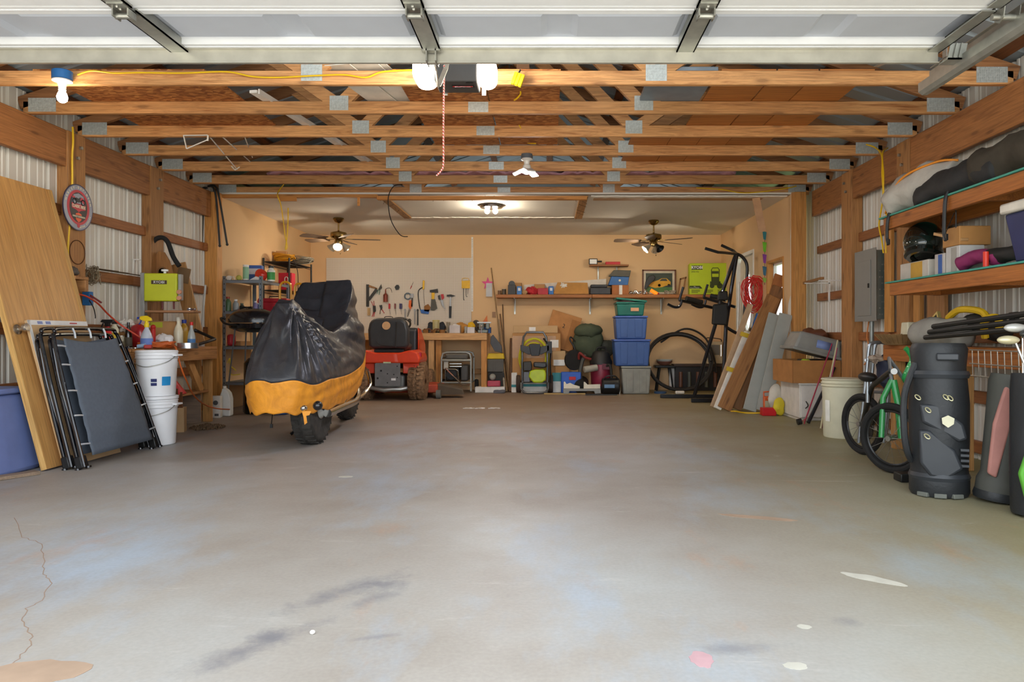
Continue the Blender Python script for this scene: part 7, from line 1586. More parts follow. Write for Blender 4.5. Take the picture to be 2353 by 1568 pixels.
# stacked bins
def bin_(px0,px1,y_t,y_b,Y,mat,lidm,label,d=.42,rib=True,z=None,taper=.88,name='storage_bin'):
 a,b = at(px0,y_t,Y),at(px1,y_b,Y); w_ = b.x-a.x; h = a.z-b.z; zb = b.z if z is None else z; h = a.z-zb
 t = thing(name,label,'storage bin',((a.x+b.x)/2,Y+d/2,zb),group='stacked storage bins'); q = taper
 m = MB(); m.add([(-w_/2*q,-d/2*q,0),(w_/2*q,-d/2*q,0),(w_/2*q,d/2*q,0),(-w_/2*q,d/2*q,0),(-w_/2*.97,-d/2*.97,h-.03),(w_/2*.97,-d/2*.97,h-.03),(w_/2*.97,d/2*.97,h-.03),(-w_/2*.97,d/2*.97,h-.03)],[(3,2,1,0),(4,5,6,7),(0,1,5,4),(1,2,6,5),(2,3,7,6),(3,0,4,7)]); m.build('body',mat,parent=t,bev=.02,seg=3)
 m = MB(); m.box(-w_/2,w_/2,-d/2,d/2,h-.03,h-.001); m.build('lid',lidm,parent=t,bev=.008)
 if rib:
  for s in(-1,1):m = MB(); m.add([(s*w_*.22-.05,-d/2*q-.008,.03),(s*w_*.22+.05,-d/2*q-.008,.03),(s*w_*.22+.055,-d/2*.965-.006,h-.05),(s*w_*.22-.055,-d/2*.965-.006,h-.05),(s*w_*.22-.05,-d/2*q+.01,.03),(s*w_*.22+.05,-d/2*q+.01,.03),(s*w_*.22+.055,-d/2*.965+.01,h-.05),(s*w_*.22-.055,-d/2*.965+.01,h-.05)],[(0,1,2,3),(0,3,7,4),(1,5,6,2),(3,2,6,7),(0,4,5,1)]); m.build('rib',mat,parent=t,bev=.004)
 return t,w_,h
BB = plain('blue_bin_plastic','#3f5f9c',.4,var=.06); BB2 = plain('blue_lid_plastic','#4a66b0',.4); GB = plain('grey_bin_plastic','#93938a',.45); GRN = plain('teal_green_plastic','#1f6e60',.4)
bin_(1428,1497,842,907,10.76,GB,GB,'grey storage bin at the bottom of the bin stack',z=.002)
z1 = at(0,842,10.76).z; bin_(1410,1496,780,842,10.78,BB,BB2,'wider blue storage bin resting on the grey one',z=z1+.001)
z2 = at(0,780,10.78).z; bin_(1413,1489,726,780,10.80,BB,BB2,'narrower blue storage bin under the green one',z=z2+.001)
z3 = at(0,726,10.80).z; t,w_,h_ = bin_(1416,1483,694,726,10.84,GRN,GRN,'green storage bin with sticker on top of the stack',z=z3+.001,rib=False)
m = MB(); m.box(.0,.12,-.21,-.205,.07,.12); m.build('sticker',plain('orange_white_sticker','#d9a27a',.6),parent=t)
m = MB(); m.cbox((0.01,0,h_+.03),(w_+.03,.45,.03),Euler((0,R(6),0)).to_matrix()); m.build('loose_lid',GRN,parent=t,bev=.008)
mb = blob((0,-.02,h_+.012),(.17,.15,.022),88,.2); mb.build('cloth_inside',plain('pink_cloth2','#b98a88',.9),parent=t)
mb = blob((on(1478,10.72,0).x,10.74,z1+.02),(.10,.03,.03),85,.3);
# pipe coil
pc = thing('pipe_coil','large coil of black polyethylene pipe leaning at back wall','pipe coil',fp(1567,11.1)); m = MB(); pts = []
for i in range(5*40):
 a = 2*math.pi*i/40; rr = .44+.018*math.sin(i*.05)+.012*(i//40%3); k = i/40
 pts.append(V(on(1563,11.15,0).x+1.08*rr*math.cos(a),11.02+.018*k+.32*(rr*math.sin(a)+.47)/.94,.475-.01*(k%2)+rr*math.sin(a)*.93))
m.tube(pts,.021,8); m.build('pipe',plain('black_poly_pipe','#232120',.45),parent=pc,world=True)
m = MB(); m.tube(cat_rom([V(on(1520,11.3,0).x,11.38,.76),V(on(1575,11.3,0).x,11.40,.97),V(on(1620,11.3,0).x,11.38,.85),V(on(1640,11.3,0).x,11.30,.55),V(on(1642,11.3,0).x,11.2,.30)],8),.015,8); m.build('loose_pipe_end',plain('black_poly_pipe','#232120',.45),parent=pc,world=True)
# stool with bowls inside the coil
t = thing('stool','small black stool standing behind the pipe coil','stool',fp(1527,11.5)); c = fp(1527,11.5)
m = MB(); m.box(c.x-.16,c.x+.16,11.42,11.62,.36,.40); m.build('seat',BLACKP,parent=t,world=True,bev=.01)
for sx in(-1,1):
 for sy in(11.45,11.60):m = MB(); m.cyl((c.x+sx*.13,sy,0),(c.x+sx*.08,sy,.36),.014,n=8); m.build('leg',BLACKP,parent=t,world=True)
for k,(col,lab)in enumerate((('#8a5a4a','reddish bowl under a pale bowl on the stool'),('#c9cfc8','pale bowl stacked in reddish bowl on stool'))):
 m = MB(); m.lathe([(0,0),(.06,0),(.12,.045),(.13,.06),(.122,.06),(.10,.035),(0,.012)],(c.x,11.52,.402+.028*k),n=28); one('bowl',m,plain('bowl'+col[1:],col,.35),lab,'bowl')
t = carton('white_carton','tall white carton standing beside the black stool',TR(*fp(1547,11.6)),.13,.08,.38,plain('white_carton','#e8e5de',.7),flaps=False)
m = MB(); m.lathe([(.03,0),(.09,0),(.095,.03),(.085,.03)],fp(1517,10.95),n=24); one('blue_dish',m,plain('dull_blue_dish','#3a5578',.5),'blue dish lying on the floor before the coil','dish')
m = MB(); m.box(-.07,.07,-.03,.03,0,.045); one('white_roll',m,plain('white_tissue','#e6e0d6',.9),'crumpled white paper roll on floor before the coil','paper',M_=TR(*fp(1562,10.85),.2),bev=.015)
# black cabinet and radio
t = thing('fireplace_heater','low black fireplace heater with glass front by the corner','heater',(2.25,11.5,0)); a,b = on(1552,11.45,0).x,on(1655,11.45,0).x; HK = plain('black_heater','#211d1b',.4)
m = MB(); m.box(a,b,11.45,11.65,0,.38); m.build('body',HK,parent=t,world=True,bev=.006); m = MB(); m.box(a-.03,b+.03,11.42,11.66,.381,.42); m.build('mantel',plain('dark_brown_mantel','#3c2a20',.4),parent=t,world=True,bev=.004)
for k in range(5):x = a+.08+k*.135; m = MB(); m.cyl((x,11.435,.06),(x,11.435,.30),.03,n=12); m.build('jar_print',plain('dim_glass' if k%2 else 'dim_copper','#55564c' if k%2 else '#6a4636',.25),parent=t,world=True)
t = thing('radio','old beige portable radio standing on the black heater','radio',on(1640,11.55,.421)); m = MB(); m.box(-.12,.13,-.05,.05,0,.35); m.build('case',plain('beige_radio','#c2b08c',.5),parent=t,bev=.01); m = MB(); m.box(-.08,.08,-.056,-.05,.14,.30); m.build('speaker_grille',plain('grey_grille','#77736a',.5,.3),parent=t); m = MB(); m.tube(cat_rom([(-.11,0,.35),(-.10,0,.41),(.10,0,.39),(.12,0,.35)],5),.007,6); m.build('carry_handle',BLACKP,parent=t); m = MB(); m.cyl((.105,-.055,.12),(.105,-.055,.30),.008,n=8); m.build('antenna',CHROME,parent=t)
# ------------------------------------------------------------------ power tower
def mk(par,nm,mt,*fs,**kw):
 m = MB()
 for f in fs:f(m)
 return m.build(nm,mt,parent=par,world=True,**kw)
TW = plain('black_tower_steel','#191b20',.3,.2,.1,coat=.4); PAD = plain('black_pad_vinyl','#24231f',.55)
tw = thing('power_tower','black pull-up and dip tower in the back room corner','exercise tower',on(1640,9.8,0))
def T(px,py,Y=9.8,fl_=False):
 p = at(px,py,Y)
 if fl_:p.z = .03
 return p
for a,b in((T(1517,916,10.1,1),T(1650,916,10.1,1)),(T(1588,929,9.45,1),T(1668,929,9.45,1)),(T(1652,0,10.1,1),T(1664,0,9.45,1))):mk(tw,'base_bar',TW,lambda m:m.beam(a,b,.05,.05),bev=.006)
for P in((T(1595,912,10.1,1),T(1643,749,9.85)),(T(1660,920,9.5,1),T(1662,880,9.6),T(1668,750,9.8),T(1681,660),T(1693,585)),(T(1643,749,9.85),T(1660,670),T(1690,588))):mk(tw,'upright',TW,lambda m:m.tube(P,.026,10))
mk(tw,'top_hoop',TW,lambda m:m.tube(cat_rom([T(1690,583),T(1705,590),T(1716,608),T(1716,640),T(1712,700),T(1704,765),T(1668,752)],5),.022,10))
mk(tw,'pull_up_bar',TW,lambda m:m.tube([T(1693,584),T(1665,581,9.6),T(1650,580,9.5),T(1620,571,9.5)],.019,10)); mk(tw,'pull_up_bar',TW,lambda m:m.tube([T(1693,584),T(1686,577,10.0),T(1658,564,10.1)],.02,10))
for nm,P,Y in(('back_pad',[(1637,700),(1668,697),(1672,720),(1668,748),(1634,746)],9.72),('head_pad',[(1650,670),(1670,669),(1672,690),(1646,692)],9.74)):mk(tw,nm,PAD,lambda m:flat(m,P,Y,.06),bev=.02,seg=3)
for a,b,c,Y in(((1561,690),(1640,708),1570,9.55),((1617,684),(1690,706),1626,10.05)):
 mk(tw,'arm',TW,lambda m:m.tube([T(*a,Y),T(*b,9.8)],.02,8)); mk(tw,'arm_pad',PAD,lambda m:m.tube([T(a[0]+16,a[1]-4,Y),T(a[0]+52,a[1]+5,Y+(.1 if Y<9.7 else-.1))],.032,10)); mk(tw,'grip',TW,lambda m:m.tube([T(a[0],a[1],Y),T(c,a[1]-30,Y)],.017,8))
for Y,dx in((9.55,0),(10.05,55)):mk(tw,'dip_handle',TW,lambda m:m.tube(cat_rom([T(1567+dx,690,Y),T(1562+dx,704,Y),T(1550+dx,706,Y),T(1534+dx,699,Y)],4),.017,8))
# ------------------------------------------------------------------ lumber leaning at the right
def plank(name,p0,p1,w_,t_,mat,label,up=(0,-1,0)):
 p0,p1 = Vector(p0),Vector(p1); d = (p1-p0); L = d.length; d.normalize(); u = Vector(up); a = d.cross(u).normalized(); b = a.cross(d)
 m = MB(); m.box(-w_/2,w_/2,-t_/2,t_/2,0,L); return one(name,m,mat,label,'plank',M_=frame_m(p0,a,-b,d),bev=.003,seg=1)
PL1 = wood('brown_plank','#b07a42','#865527','Z',10); PL2 = wood('dark_plank','#8d6138','#64401f','Z',10); GRP = plain('grey_green_boards','#a6a79d',.6,var=.06)
G = .025
plank('white_trim_board',on(1648,8.42,G),at(1718,765,8.75),.09,.03,plain('white_trim_paint','#e8e2d2',.6),'white trim board, outermost of the leaning lumber')
plank('striped_trim',on(1638,8.62,G),at(1724,700,9.0),.07,.025,plain('tan_trim','#c0a07c',.6),'tan trim piece behind the white trim board')
plank('brown_plank',on(1664,8.40,G),at(1778,682,8.54),.16,.04,PL1,'wide brown plank leaning before the window')
plank('dark_plank',on(1688,8.47,G),at(1790,660,8.60),.15,.04,PL2,'darker brown plank behind the wide brown plank')
plank('upper_plank',on(1704,8.55,G),at(1792,632,8.66),.12,.03,wood('orange_plank','#b8743c','#8a5023','Z',10),'tallest orange brown plank reaching across the window')
plank('grey_board',on(1722,8.24,G),at(1781,722,8.42),.15,.02,GRP,'grey painted board standing next to its twin, nearer the brown planks')
plank('grey_board',on(1752,8.20,G),at(1806,722,8.24),.15,.02,GRP,'grey painted board standing next to its twin, nearer the white cabinet')
plank('blue_level',at(1727,770,8.9),at(1742,722,9.05),.05,.02,plain('blue_level_paint','#2a5fa0',.4),'blue level stuck between the leaning planks')
for i,(py,Y)in enumerate(((770,8.70),(850,8.55))):
 c = at(1712-32*i,py,Y); m = MB(); m.cbox(c,(.11,.04,.05),Euler((0,R(17),0)).to_matrix()); one('yellow_wrap',m,plain('yellow_tape_wrap','#d8b428',.4),['yellow band around the top of the white trim board','ochre band halfway down the white trim board'][i],'tape')
m = MB(); pts = []; rnd = random.Random(6)
for k in range(26):
 q_ = rnd.uniform(.04,1)
 for i in range(16):
  a = 2*math.pi*i/16; pts.append(at(1731,678,9.42)+V((.165*q_)*math.sin(a)*(1+.3*math.cos(a)),rnd.uniform(-.03,.03),.25*(.75*q_+.25)*math.cos(a)+.05*(1-q_)+.02*rnd.random()))
m.tube(pts,.0045,5); one('red_cord_hank',m,plain('red_cord','#dd3a34',.4),'big hank of thin red cord hanging by the window','cord hank')
for i,(px,y1_)in enumerate(((1697,648),(1730,640))):m = MB(); m.tube([on(px-6,9.55,.01),at(px+1,y1_,9.6)],.012,8); one('conduit',m,plain('pale_conduit','#c9c6ba',.4,.4),['pale thin pipe leaning beside the oval glass door','pale thin pipe the red cord hangs on'][i],'pipe')
t = thing('wind_streamer','hanging streamer of green purple and blue ornaments','streamer',at(1757,535,9.2)); mk(t,'string',BLACKP,lambda m:m.cyl(at(1757,530,9.2),at(1757,655,9.2),.003,n=5))
for y0_,y1_,c in((532,552,'#2f7f8a'),(556,580,'#6fc42c'),(584,606,'#8a3fa0'),(612,634,'#2f5f7a'),(638,650,'#7a9a34')):mk(t,'ornament',plain('orn'+c[1:],c,.5),lambda m:flat(m,[(1752,y0_),(1761,y0_+2),(1759,y1_),(1754,y1_-2)],9.19,.012))
# small goods at the foot of the cabinet
m = MB(); m.box(-.075,.075,-.05,.05,0,.085); one('red_metal_box',m,RED,'small red metal box on floor before the grey boards','box',M_=TR(*on(1765,7.95,.001)),bev=.006)
t = thing('orange_can','orange plastic can with label beside the white sack','can',on(1762,8.2,.001));
m = MB(); m.box(-.045,.045,-.035,.035,0,.19); m.build('body',plain('orange_can','#d9622a',.4),parent=t,bev=.012); m = MB(); m.tube([(-.035,0,.19),(-.035,0,.235),(.035,0,.24),(.035,0,.19)],.011,8); m.build('carry_handle',plain('orange_can','#d9622a',.4),parent=t); m = MB(); m.box(-.03,.04,-.0375,-.0355,.03,.14); m.build('label',plain('can_label','#b8b090',.6),parent=t)
for px,Y,r_,col,lab in((1782,8.1,(.075,.06,.17),'#cfc8b8','crumpled white paper sack behind the yellow bag'),(1790,7.92,(.06,.045,.10),'#d9c22c','yellow and black bag of charcoal by the cabinet')):
 mb = blob(on(px,Y,r_[2]),r_,91,.12)
 for p in mb.v:p.z = max(p.z,.002)
 one('paper_sack',mb,plain('sack'+col[1:],col,.7),lab,'sack')
cable('yellow_cable',[on(1680,8.2,.02),on(1690,8.1,.03),on(1710,8.15,.008),on(1740,8.1,.01),on(1755,8.12,.01)],.008,YCABLE,'yellow cord end on the floor before the planks')
# cabinet, carton, tote
t = thing('white_cabinet','low white cabinet under the open cardboard box','cabinet',(2.70,7.75,0)); WC = plain('white_cabinet_paint','#dcd6cc',.5)
mk(t,'body',WC,lambda m:m.box(2.56,2.97,7.45,8.05,.03,.37),bev=.004,sm=0); mk(t,'door',WC,lambda m:m.box(2.575,2.96,7.43,7.449,.04,.36),bev=.003,sm=0); mk(t,'top',WC,lambda m:m.box(2.54,2.98,7.42,8.07,.371,.385),bev=.003,sm=0); mk(t,'plinth',WC,lambda m:m.box(2.58,2.96,7.48,8.04,0,.03),sm=0); mk(t,'handle',DKS,lambda m:m.tube(cat_rom([(2.62,7.43,.20),(2.63,7.40,.16),(2.615,7.43,.13)],4),.005,6))
carton('carton','open brown carton of goods on the white cabinet',TR(2.72,7.72,.387,.04),.50,.58,.23,plain('tan_brown_carton','#b07a44',.85),open_=True)
mb = blob((2.66,7.56,.60),(.05,.04,.03),93,.15); one('lime_sponge',mb,plain('lime_sponge','#b8c83a',.8),'lime green sponge in the open carton','sponge')
m = MB(); m.lathe([(.05,0),(.10,.12),(.105,.125),(.095,.12),(.045,.005),(0,.005)],(2.62,7.62,.47),n=24); one('basin',m,plain('beige_basin','#bfae90',.5),'beige basin sticking out of the open carton','basin')
m = MB(); m.box(-.12,.12,-.12,.12,0,.22); one('black_bag_box',m,BLACKP,'black case inside the open carton','case',M_=TR(2.80,7.78,.40),bev=.02)
t = thing('grey_tote','grey tote with blue sticker lying tilted on the open carton','storage bin',M_=TR(2.74,7.62,.685,.02,0,R(14))); GT2 = plain('grey_tote_plastic','#8e8d86',.4)
m = MB(); m.add([(-.25,-.18,0),(.25,-.18,0),(.25,.2,0),(-.25,.2,0),(-.21,-.15,.19),(.21,-.15,.19),(.21,.17,.19),(-.21,.17,.19)],[(3,2,1,0),(4,5,6,7),(0,1,5,4),(1,2,6,5),(2,3,7,6),(3,0,4,7)]); m.build('body',GT2,parent=t,bev=.025,seg=3); m = MB(); m.box(-.265,.265,-.195,.215,-.012,.018); m.build('rim',GT2,parent=t,bev=.006)
m = MB(); m.add([(-.03,-.176,.06),(.13,-.176,.06),(.13,-.163,.14),(-.03,-.163,.14)],[(0,1,2,3)]); m.build('sticker',plain('blue_red_sticker','#7f93c4',.5),parent=t,solid=.002)
mb = blob((2.85,7.85,.86),(.13,.16,.09),94,.25); one('brown_leather_bag',mb,plain('dark_brown_leather','#6b3d24',.6),'dark brown leather bag behind the grey tote','bag')
# rods and barrel
for i,(p0,p1,r_,c)in enumerate((((1848,972),(1912,790),.008,'#a8304a'),((1857,978),(1918,845),.02,'#23252a'),((1900,905),(1925,782),.009,'#c9bd94'),((1902,915),(1924,800),.007,'#b8356a'))):
 m = MB(); Y = 7.15+.05*i if i<2 else 6.75+.05*i; a = on(p0[0],Y,.012)if i<2 else at(p0[0],p0[1],Y); m.tube([a,at(p1[0],p1[1],Y+.2 if i<2 else 7.0)],[r_,r_*.7],8)
 if i>=2:m.v = [p-V(0,0,0)for p in m.v]; m.tube([on(p0[0]-14,Y-.1,.01),a],r_,8)
 one('fishing_rod',m,plain('rod'+c[1:],c,.35),['long red fishing rod leaning beside the barrel','black rod tube beside the red fishing rod','cream rod leaning against the post behind the barrel','pink red rod behind the cream rod'][i],'fishing rod')
t = thing('fishing_reel','small brown fishing reel on floor before the cabinet','reel',on(1832,7.1,.03)); c = on(1832,7.1,.03); mk(t,'spool',DKS,lambda m:m.lathe([(0,0),(.03,0),(.03,.04),(0,.04)],c,(1,0,.2),16)); mk(t,'crank',REDT,lambda m:m.tube([c+V(.04,0,0),c+V(.07,0,.03),c+V(.07,0,-.02)],.006,6))
t = thing('white_barrel','large off-white open plastic barrel before the post','barrel',on(1937,6.28,0)); BR = plain('offwhite_barrel','#d9d4b8',.5,var=.06); bc = on(1937,6.30,0)
mk(t,'drum',BR,lambda m:m.lathe([(0,0),(.155,0),(.16,.01),(.172,.50),(.168,.50),(.157,.02),(0,.015)],bc,n=40))
for z in(.44,.465,.495):mk(t,'rim_ring',BR,lambda m:m.lathe([(.172,z-.009),(.182,z),(.172,z+.009)],bc,n=40))
mk(t,'torn_label',plain('torn_white_paper','#f0ede2',.8),lambda m:m.lathe([(.167,.14),(.1675,.15),(.171,.31),(.170,.32)],bc,n=5,a0=R(-168),a1=R(-150)))
# breaker panel and boards on the right wall
t = thing('breaker_panel','grey electrical breaker panel on the right wall','breaker panel',(2.93,6.65,1.02)); PG = plain('panel_grey','#8f8e88',.5,.1,.03)
mk(t,'can',plain('panel_galvanised','#6f7874',.4,.5),lambda m:m.box(2.895,2.985,6.46,6.86,1.02,1.63),sm=0); mk(t,'cover',PG,lambda m:m.box(2.883,2.894,6.44,6.88,1.0,1.65),bev=.003,sm=0); d = mk(t,'door',PG,lambda m:m.box(2.876,2.882,6.53,6.80,1.05,1.55),bev=.003,sm=0)
m = MB(); m.box(2.868,2.876,6.55,6.57,1.30,1.34); m.build('latch',DKS,parent=d,world=True,sm=0)
for k,(x,z)in enumerate([(2.93+.02*(i%3),1.06+.055*(i//2))for i in range(18)]):mk(t,'knockout',ZINC,lambda m:m.cyl((x,6.456,z),(x,6.461,z),.006,n=8))
m = MB(); m.cyl((2.93,6.62,.0),(2.93,6.62,1.0),.02,n=12); one('conduit',m,plain('grey_conduit','#8e918c',.4,.5),'grey conduit running from breaker panel to floor','pipe')
for i,(x0,x1,y0_,y1_,z0_,z1_)in enumerate(((2.945,2.985,5.80,5.90,.0,2.15),(2.95,2.985,6.30,6.42,.9,1.85),(2.95,2.985,5.45,5.70,.0,1.9))):wpart(WR,'backing_board',W_STUD if i<2 else W_POST,x0,x1,y0_,y1_,z0_,z1_)
cable('orange_wire',[(2.96,6.75,1.0),(2.94,6.74,.85),(2.96,6.7,.7),(2.93,6.78,.6)],.006,plain('orange_wire','#d9803a',.5),'orange wires below the breaker panel')
t = thing('bracket_shelf','pair of white brackets with a stick on the right metal wall','shelf',(2.95,7.55,1.33))
for Y in(7.35,7.75):mk(t,'bracket',BRK,lambda m:(m.box(2.97,2.985,Y-.01,Y+.01,1.22,1.43),m.box(2.72,2.985,Y-.01,Y+.01,1.42,1.43)),sm=0)
mk(t,'stick',BRW,lambda m:m.beam((2.74,7.3,1.445),(2.80,8.0,1.445),.03,.025),sm=0)
# ------------------------------------------------------------------ shelves on the right wall
TEAL = plain('teal_shelf_paint','#3f9a88',.5); SHX = wood('shelf_rail_lumber','#b9702f','#8c4e1c','Y',12)
for Z,Y1,lab in((1.775,5.62,'upper timber wall shelf with teal top on right wall'),(1.275,5.52,'lower timber wall shelf with teal top on right wall')):
 t = thing('wall_shelf',lab,'shelf',(2.8,4.6,Z)); mk(t,'top',TEAL,lambda m:m.box(2.54,2.915,3.3,Y1,Z-.012,Z),bev=.002,sm=0); mk(t,'rail',SHX,lambda m:m.box(2.55,2.588,3.3,Y1-.06,Z-.105,Z-.013),bev=.004,sm=0); mk(t,'back_rail',SHX,lambda m:m.box(2.875,2.913,3.3,Y1-.06,Z-.105,Z-.013),sm=0)
 for Y in(5.35,4.3):mk(t,'support',SHX,lambda m:m.box(2.59,2.874,Y,Y+.04,Z-.105,Z-.013),sm=0)
def cloth(name,label,cat,P,rr,mat,seed,amp=.15,floor_=None):
 m = MB(); rnd = random.Random(seed); p = cat_rom(P,7); n = len(p); rs = [rr[0]+(rr[1]-rr[0])*i/(n-1)for i in range(n)]; rs = [r_*(.55 if i in(0,n-1)else 1)for i,r_ in enumerate(rs)]
 m.tube(p,rs,20)
 for i,q in enumerate(m.v):
  k = nz3(q,1.6,seed)*amp*rr[0]; m.v[i] = q+V(k*.4,k*.5,k)
  if floor_ is not None and m.v[i].z<floor_:m.v[i].z = floor_+.001
 return one(name,m,mat,label,cat,sm=80)
fz = 1.777
cloth('tent_bag','grey tent bag with orange trim on the upper right shelf','bag',[(2.62,5.52,1.86),(2.66,5.35,1.92),(2.72,5.1,1.95),(2.76,4.95,1.9)],(.13,.14),plain('grey_tent_fabric','#bdb7ac',.75,var=.1,bump=.7,bs=14),3,.35,fz)
for P,r_ in(([(2.56,5.55,1.80),(2.55,5.3,2.0),(2.65,5.0,2.06),(2.75,4.9,2.05)],.008),):m = MB(); m.tube(cat_rom(P,6),r_,6); one('orange_strap',m,plain('orange_webbing','#e08a24',.6),'orange piping strap along the grey tent bag','strap')
cloth('green_stuff_sack','dark green sack behind the grey tent bag','sack',[(2.88,5.3,1.92),(2.86,5.0,1.97),(2.88,4.8,1.93)],(.10,.11),plain('dark_green_nylon','#3c4a3c',.6),5,.2,fz)
cloth('black_jacket','black jacket rolled on the upper right shelf','jacket',[(2.64,5.15,1.84),(2.66,4.8,1.87),(2.70,4.5,1.88),(2.72,4.3,1.88)],(.09,.12),plain('black_jacket_cloth','#2c2c2c',.7,var=.2,bump=.8,bs=14),7,.35,fz)
cloth('brown_duffel','dark olive brown duffel at the far shelf end','bag',[(2.70,4.55,1.90),(2.74,4.2,1.92),(2.76,3.9,1.92),(2.76,3.6,1.90)],(.13,.14),plain('olive_brown_cloth','#433c31',.8,var=.2,bump=.8,bs=12),9,.35,fz)
for i,(Y,z1_)in enumerate(((4.66,1.48),(5.45,1.55))):m = MB(); m.tube(cat_rom([(2.545,Y,1.79),(2.53,Y,1.72),(2.535,Y+.02,z1_+.06),(2.535,Y,z1_)],5),.012,6); m.cbox((2.535,Y,z1_+.02),(.012,.035,.04)); one('hanging_strap',m,BLACKP,['black buckle strap hanging from the black jacket','black strap loop hanging from the grey tent bag'][i],'strap')
fz = 1.277
t = thing('helmet','black motorcycle helmet on the printed box on lower shelf','helmet',(2.68,5.22,1.40)); hc = Vector((2.68,5.22,1.545)); HM = plain('black_helmet_gloss','#10130f',.12,coat=.9)
mb = MB(); mb.ball(hc,(.13,.15,.14),28,18,z0=-.95)
mb.build('shell',HM,parent=t,world=True); m = MB(); m.ball(hc+V(-.03,-.03,-.02),(.115,.13,.085),24,12); m.build('visor',plain('dark_visor','#1f2a26',.06,coat=.8),parent=t,world=True); m = MB(); m.torus(hc+V(-.03,-.06,-.10),(.2,.3,1),.10,.03,24,8); m.build('chin_bar',HM,parent=t,world=True)
def rbox(px,Y,w_,d_,h_,col,lab,z=fz,cat='box',name='carton',band=None):
 t = carton(name,lab,TR(2.58+d_/2+.02,Y,z,R(-90)),w_,d_,h_,plain('rb'+col[1:],col,.65),cat,flaps=False)
 if band:m = MB(); m.box(-w_*.1,w_*.3,-d_/2-.0015,-d_/2-.0003,h_*.05,h_*.95); m.build('printed_panel',plain('rb'+band[1:],band,.6),parent=t)
 return t
rbox(0,5.2,.40,.24,.12,'#c9c0b4','long printed lamp carton below the helmet',band='#c99a3a')
rbox(0,4.86,.12,.14,.14,'#c4bcb4','white carton with blue logo beside the lamp carton',band='#3a62a8'); rbox(0,4.70,.16,.16,.17,'#cfccc8','larger white carton behind pink gear',band='#a8a49c')
rbox(0,4.72,.20,.20,.12,'#b8854c','brown carton stacked on the larger white carton',z=fz+.172)
cloth('pink_gear','magenta and black gear lying on the lower shelf','clothing',[(2.60,4.62,1.32),(2.62,4.45,1.35),(2.64,4.25,1.33)],(.045,.05),plain('magenta_cloth','#8a2a5c',.7,bump=.6,bs=18),12,.4,fz)
cloth('black_gear','black gloves and belts lying before the blue cooler','gloves',[(2.62,4.34,1.33),(2.66,4.2,1.35),(2.68,4.05,1.33)],(.05,.05),plain('black_glove','#24221f',.7),13,.4,fz)
m = MB(); m.cyl((2.575,4.30,fz+.001),(2.575,4.30,fz+.09),.016,n=12); one('red_torch',m,plain('red_torch','#e03a24',.4),'small red capped torch before the black gloves','torch')
t = thing('wooden_swing','small wooden board hung from shelf by black cord','swing',(2.62,4.92,1.46)); mk(t,'board',W_LIGHT,lambda m:m.cbox((2.63,4.78,1.52),(.05,.34,.02),Euler((R(14),0,0)).to_matrix()),bev=.003,sm=0); mk(t,'rope',BLACKP,lambda m:(m.cyl((2.60,4.66,1.56),(2.60,4.66,1.66),.004,n=6),m.cyl((2.60,4.80,1.52),(2.60,4.68,1.66),.003,n=6),m.tube([(2.60,4.66,1.66),(2.545,4.6,1.78)],.004,6)))
t = thing('cooler','dark blue cooler with white lid on the lower shelf','cooler',(2.76,3.9,fz)); mk(t,'body',plain('navy_cooler','#28315e',.45),lambda m:m.add([(2.62,3.72,fz+.001),(2.87,3.72,fz+.001),(2.87,4.10,fz+.001),(2.62,4.10,fz+.001),(2.58,3.70,fz+.28),(2.90,3.70,fz+.28),(2.90,4.14,fz+.28),(2.58,4.14,fz+.28)],[(3,2,1,0),(4,5,6,7),(0,1,5,4),(1,2,6,5),(2,3,7,6),(3,0,4,7)]),bev=.015); mk(t,'lid',plain('white_cooler_lid','#e4ddd0',.5),lambda m:m.box(2.565,2.91,3.69,4.16,fz+.281,fz+.34),bev=.012)
# side bench with household goods
SB = .80; t = thing('side_bench','rough timber bench along the right metal wall','workbench',(2.75,5.0,0))
mk(t,'top',SHX,lambda m:m.box(2.62,2.915,3.6,5.72,SB-.03,SB),bev=.004,sm=0); mk(t,'apron',SHX,lambda m:m.box(2.62,2.66,3.6,5.72,SB-.12,SB-.031),bev=.004,sm=0)
for Y in(3.65,4.7,5.6):mk(t,'leg',BWZ,lambda m:m.box(2.66,2.74,Y,Y+.08,0,SB-.031),bev=.004,sm=0)
z0 = SB+.001
t = thing('wicker_basket','shallow round wicker basket on the side bench','basket',(2.70,5.55,SB)); WK = plain('wicker','#8f7048',.8,var=.3,bump=.5)
mk(t,'tray',WK,lambda m:m.lathe([(0,0),(.13,0),(.20,.075),(.205,.08),(.195,.078),(.125,.012),(0,.01)],(2.70,5.55,z0),n=32))
for k in range(30):a = 2*math.pi*k/30; mk(t,'rib',WK,lambda m:m.cyl((2.70+.14*math.cos(a),5.55+.14*math.sin(a),z0+.012),(2.70+.205*math.cos(a),5.55+.205*math.sin(a),z0+.082),.005,n=5))
m = MB(); m.add([(-.05,-.06,0),(.05,-.06,0),(.05,.06,0),(-.05,.06,0),(-.04,-.05,.16),(.02,-.05,.16),(.02,.05,.16),(-.04,.05,.16)],[(3,2,1,0),(4,5,6,7),(0,1,5,4),(1,2,6,5),(2,3,7,6),(3,0,4,7)]); one('cream_box',m,plain('cream_appliance','#e0d8b8',.45),'cream can opener appliance standing in the wicker basket','appliance',M_=TR(2.72,5.50,z0+.012),bev=.008)
t = thing('dark_picture','gold framed dark picture lying tilted on side bench','picture',M_=frame_m((2.66,5.02,z0+.015),(.15,-.85,.5),(.1,.5,.85),(-1,.1,.05))); m = MB(); m.box(-.10,.10,0,.18,0,.012); m.build('canvas',plain('dark_canvas','#26282a',.6),parent=t)
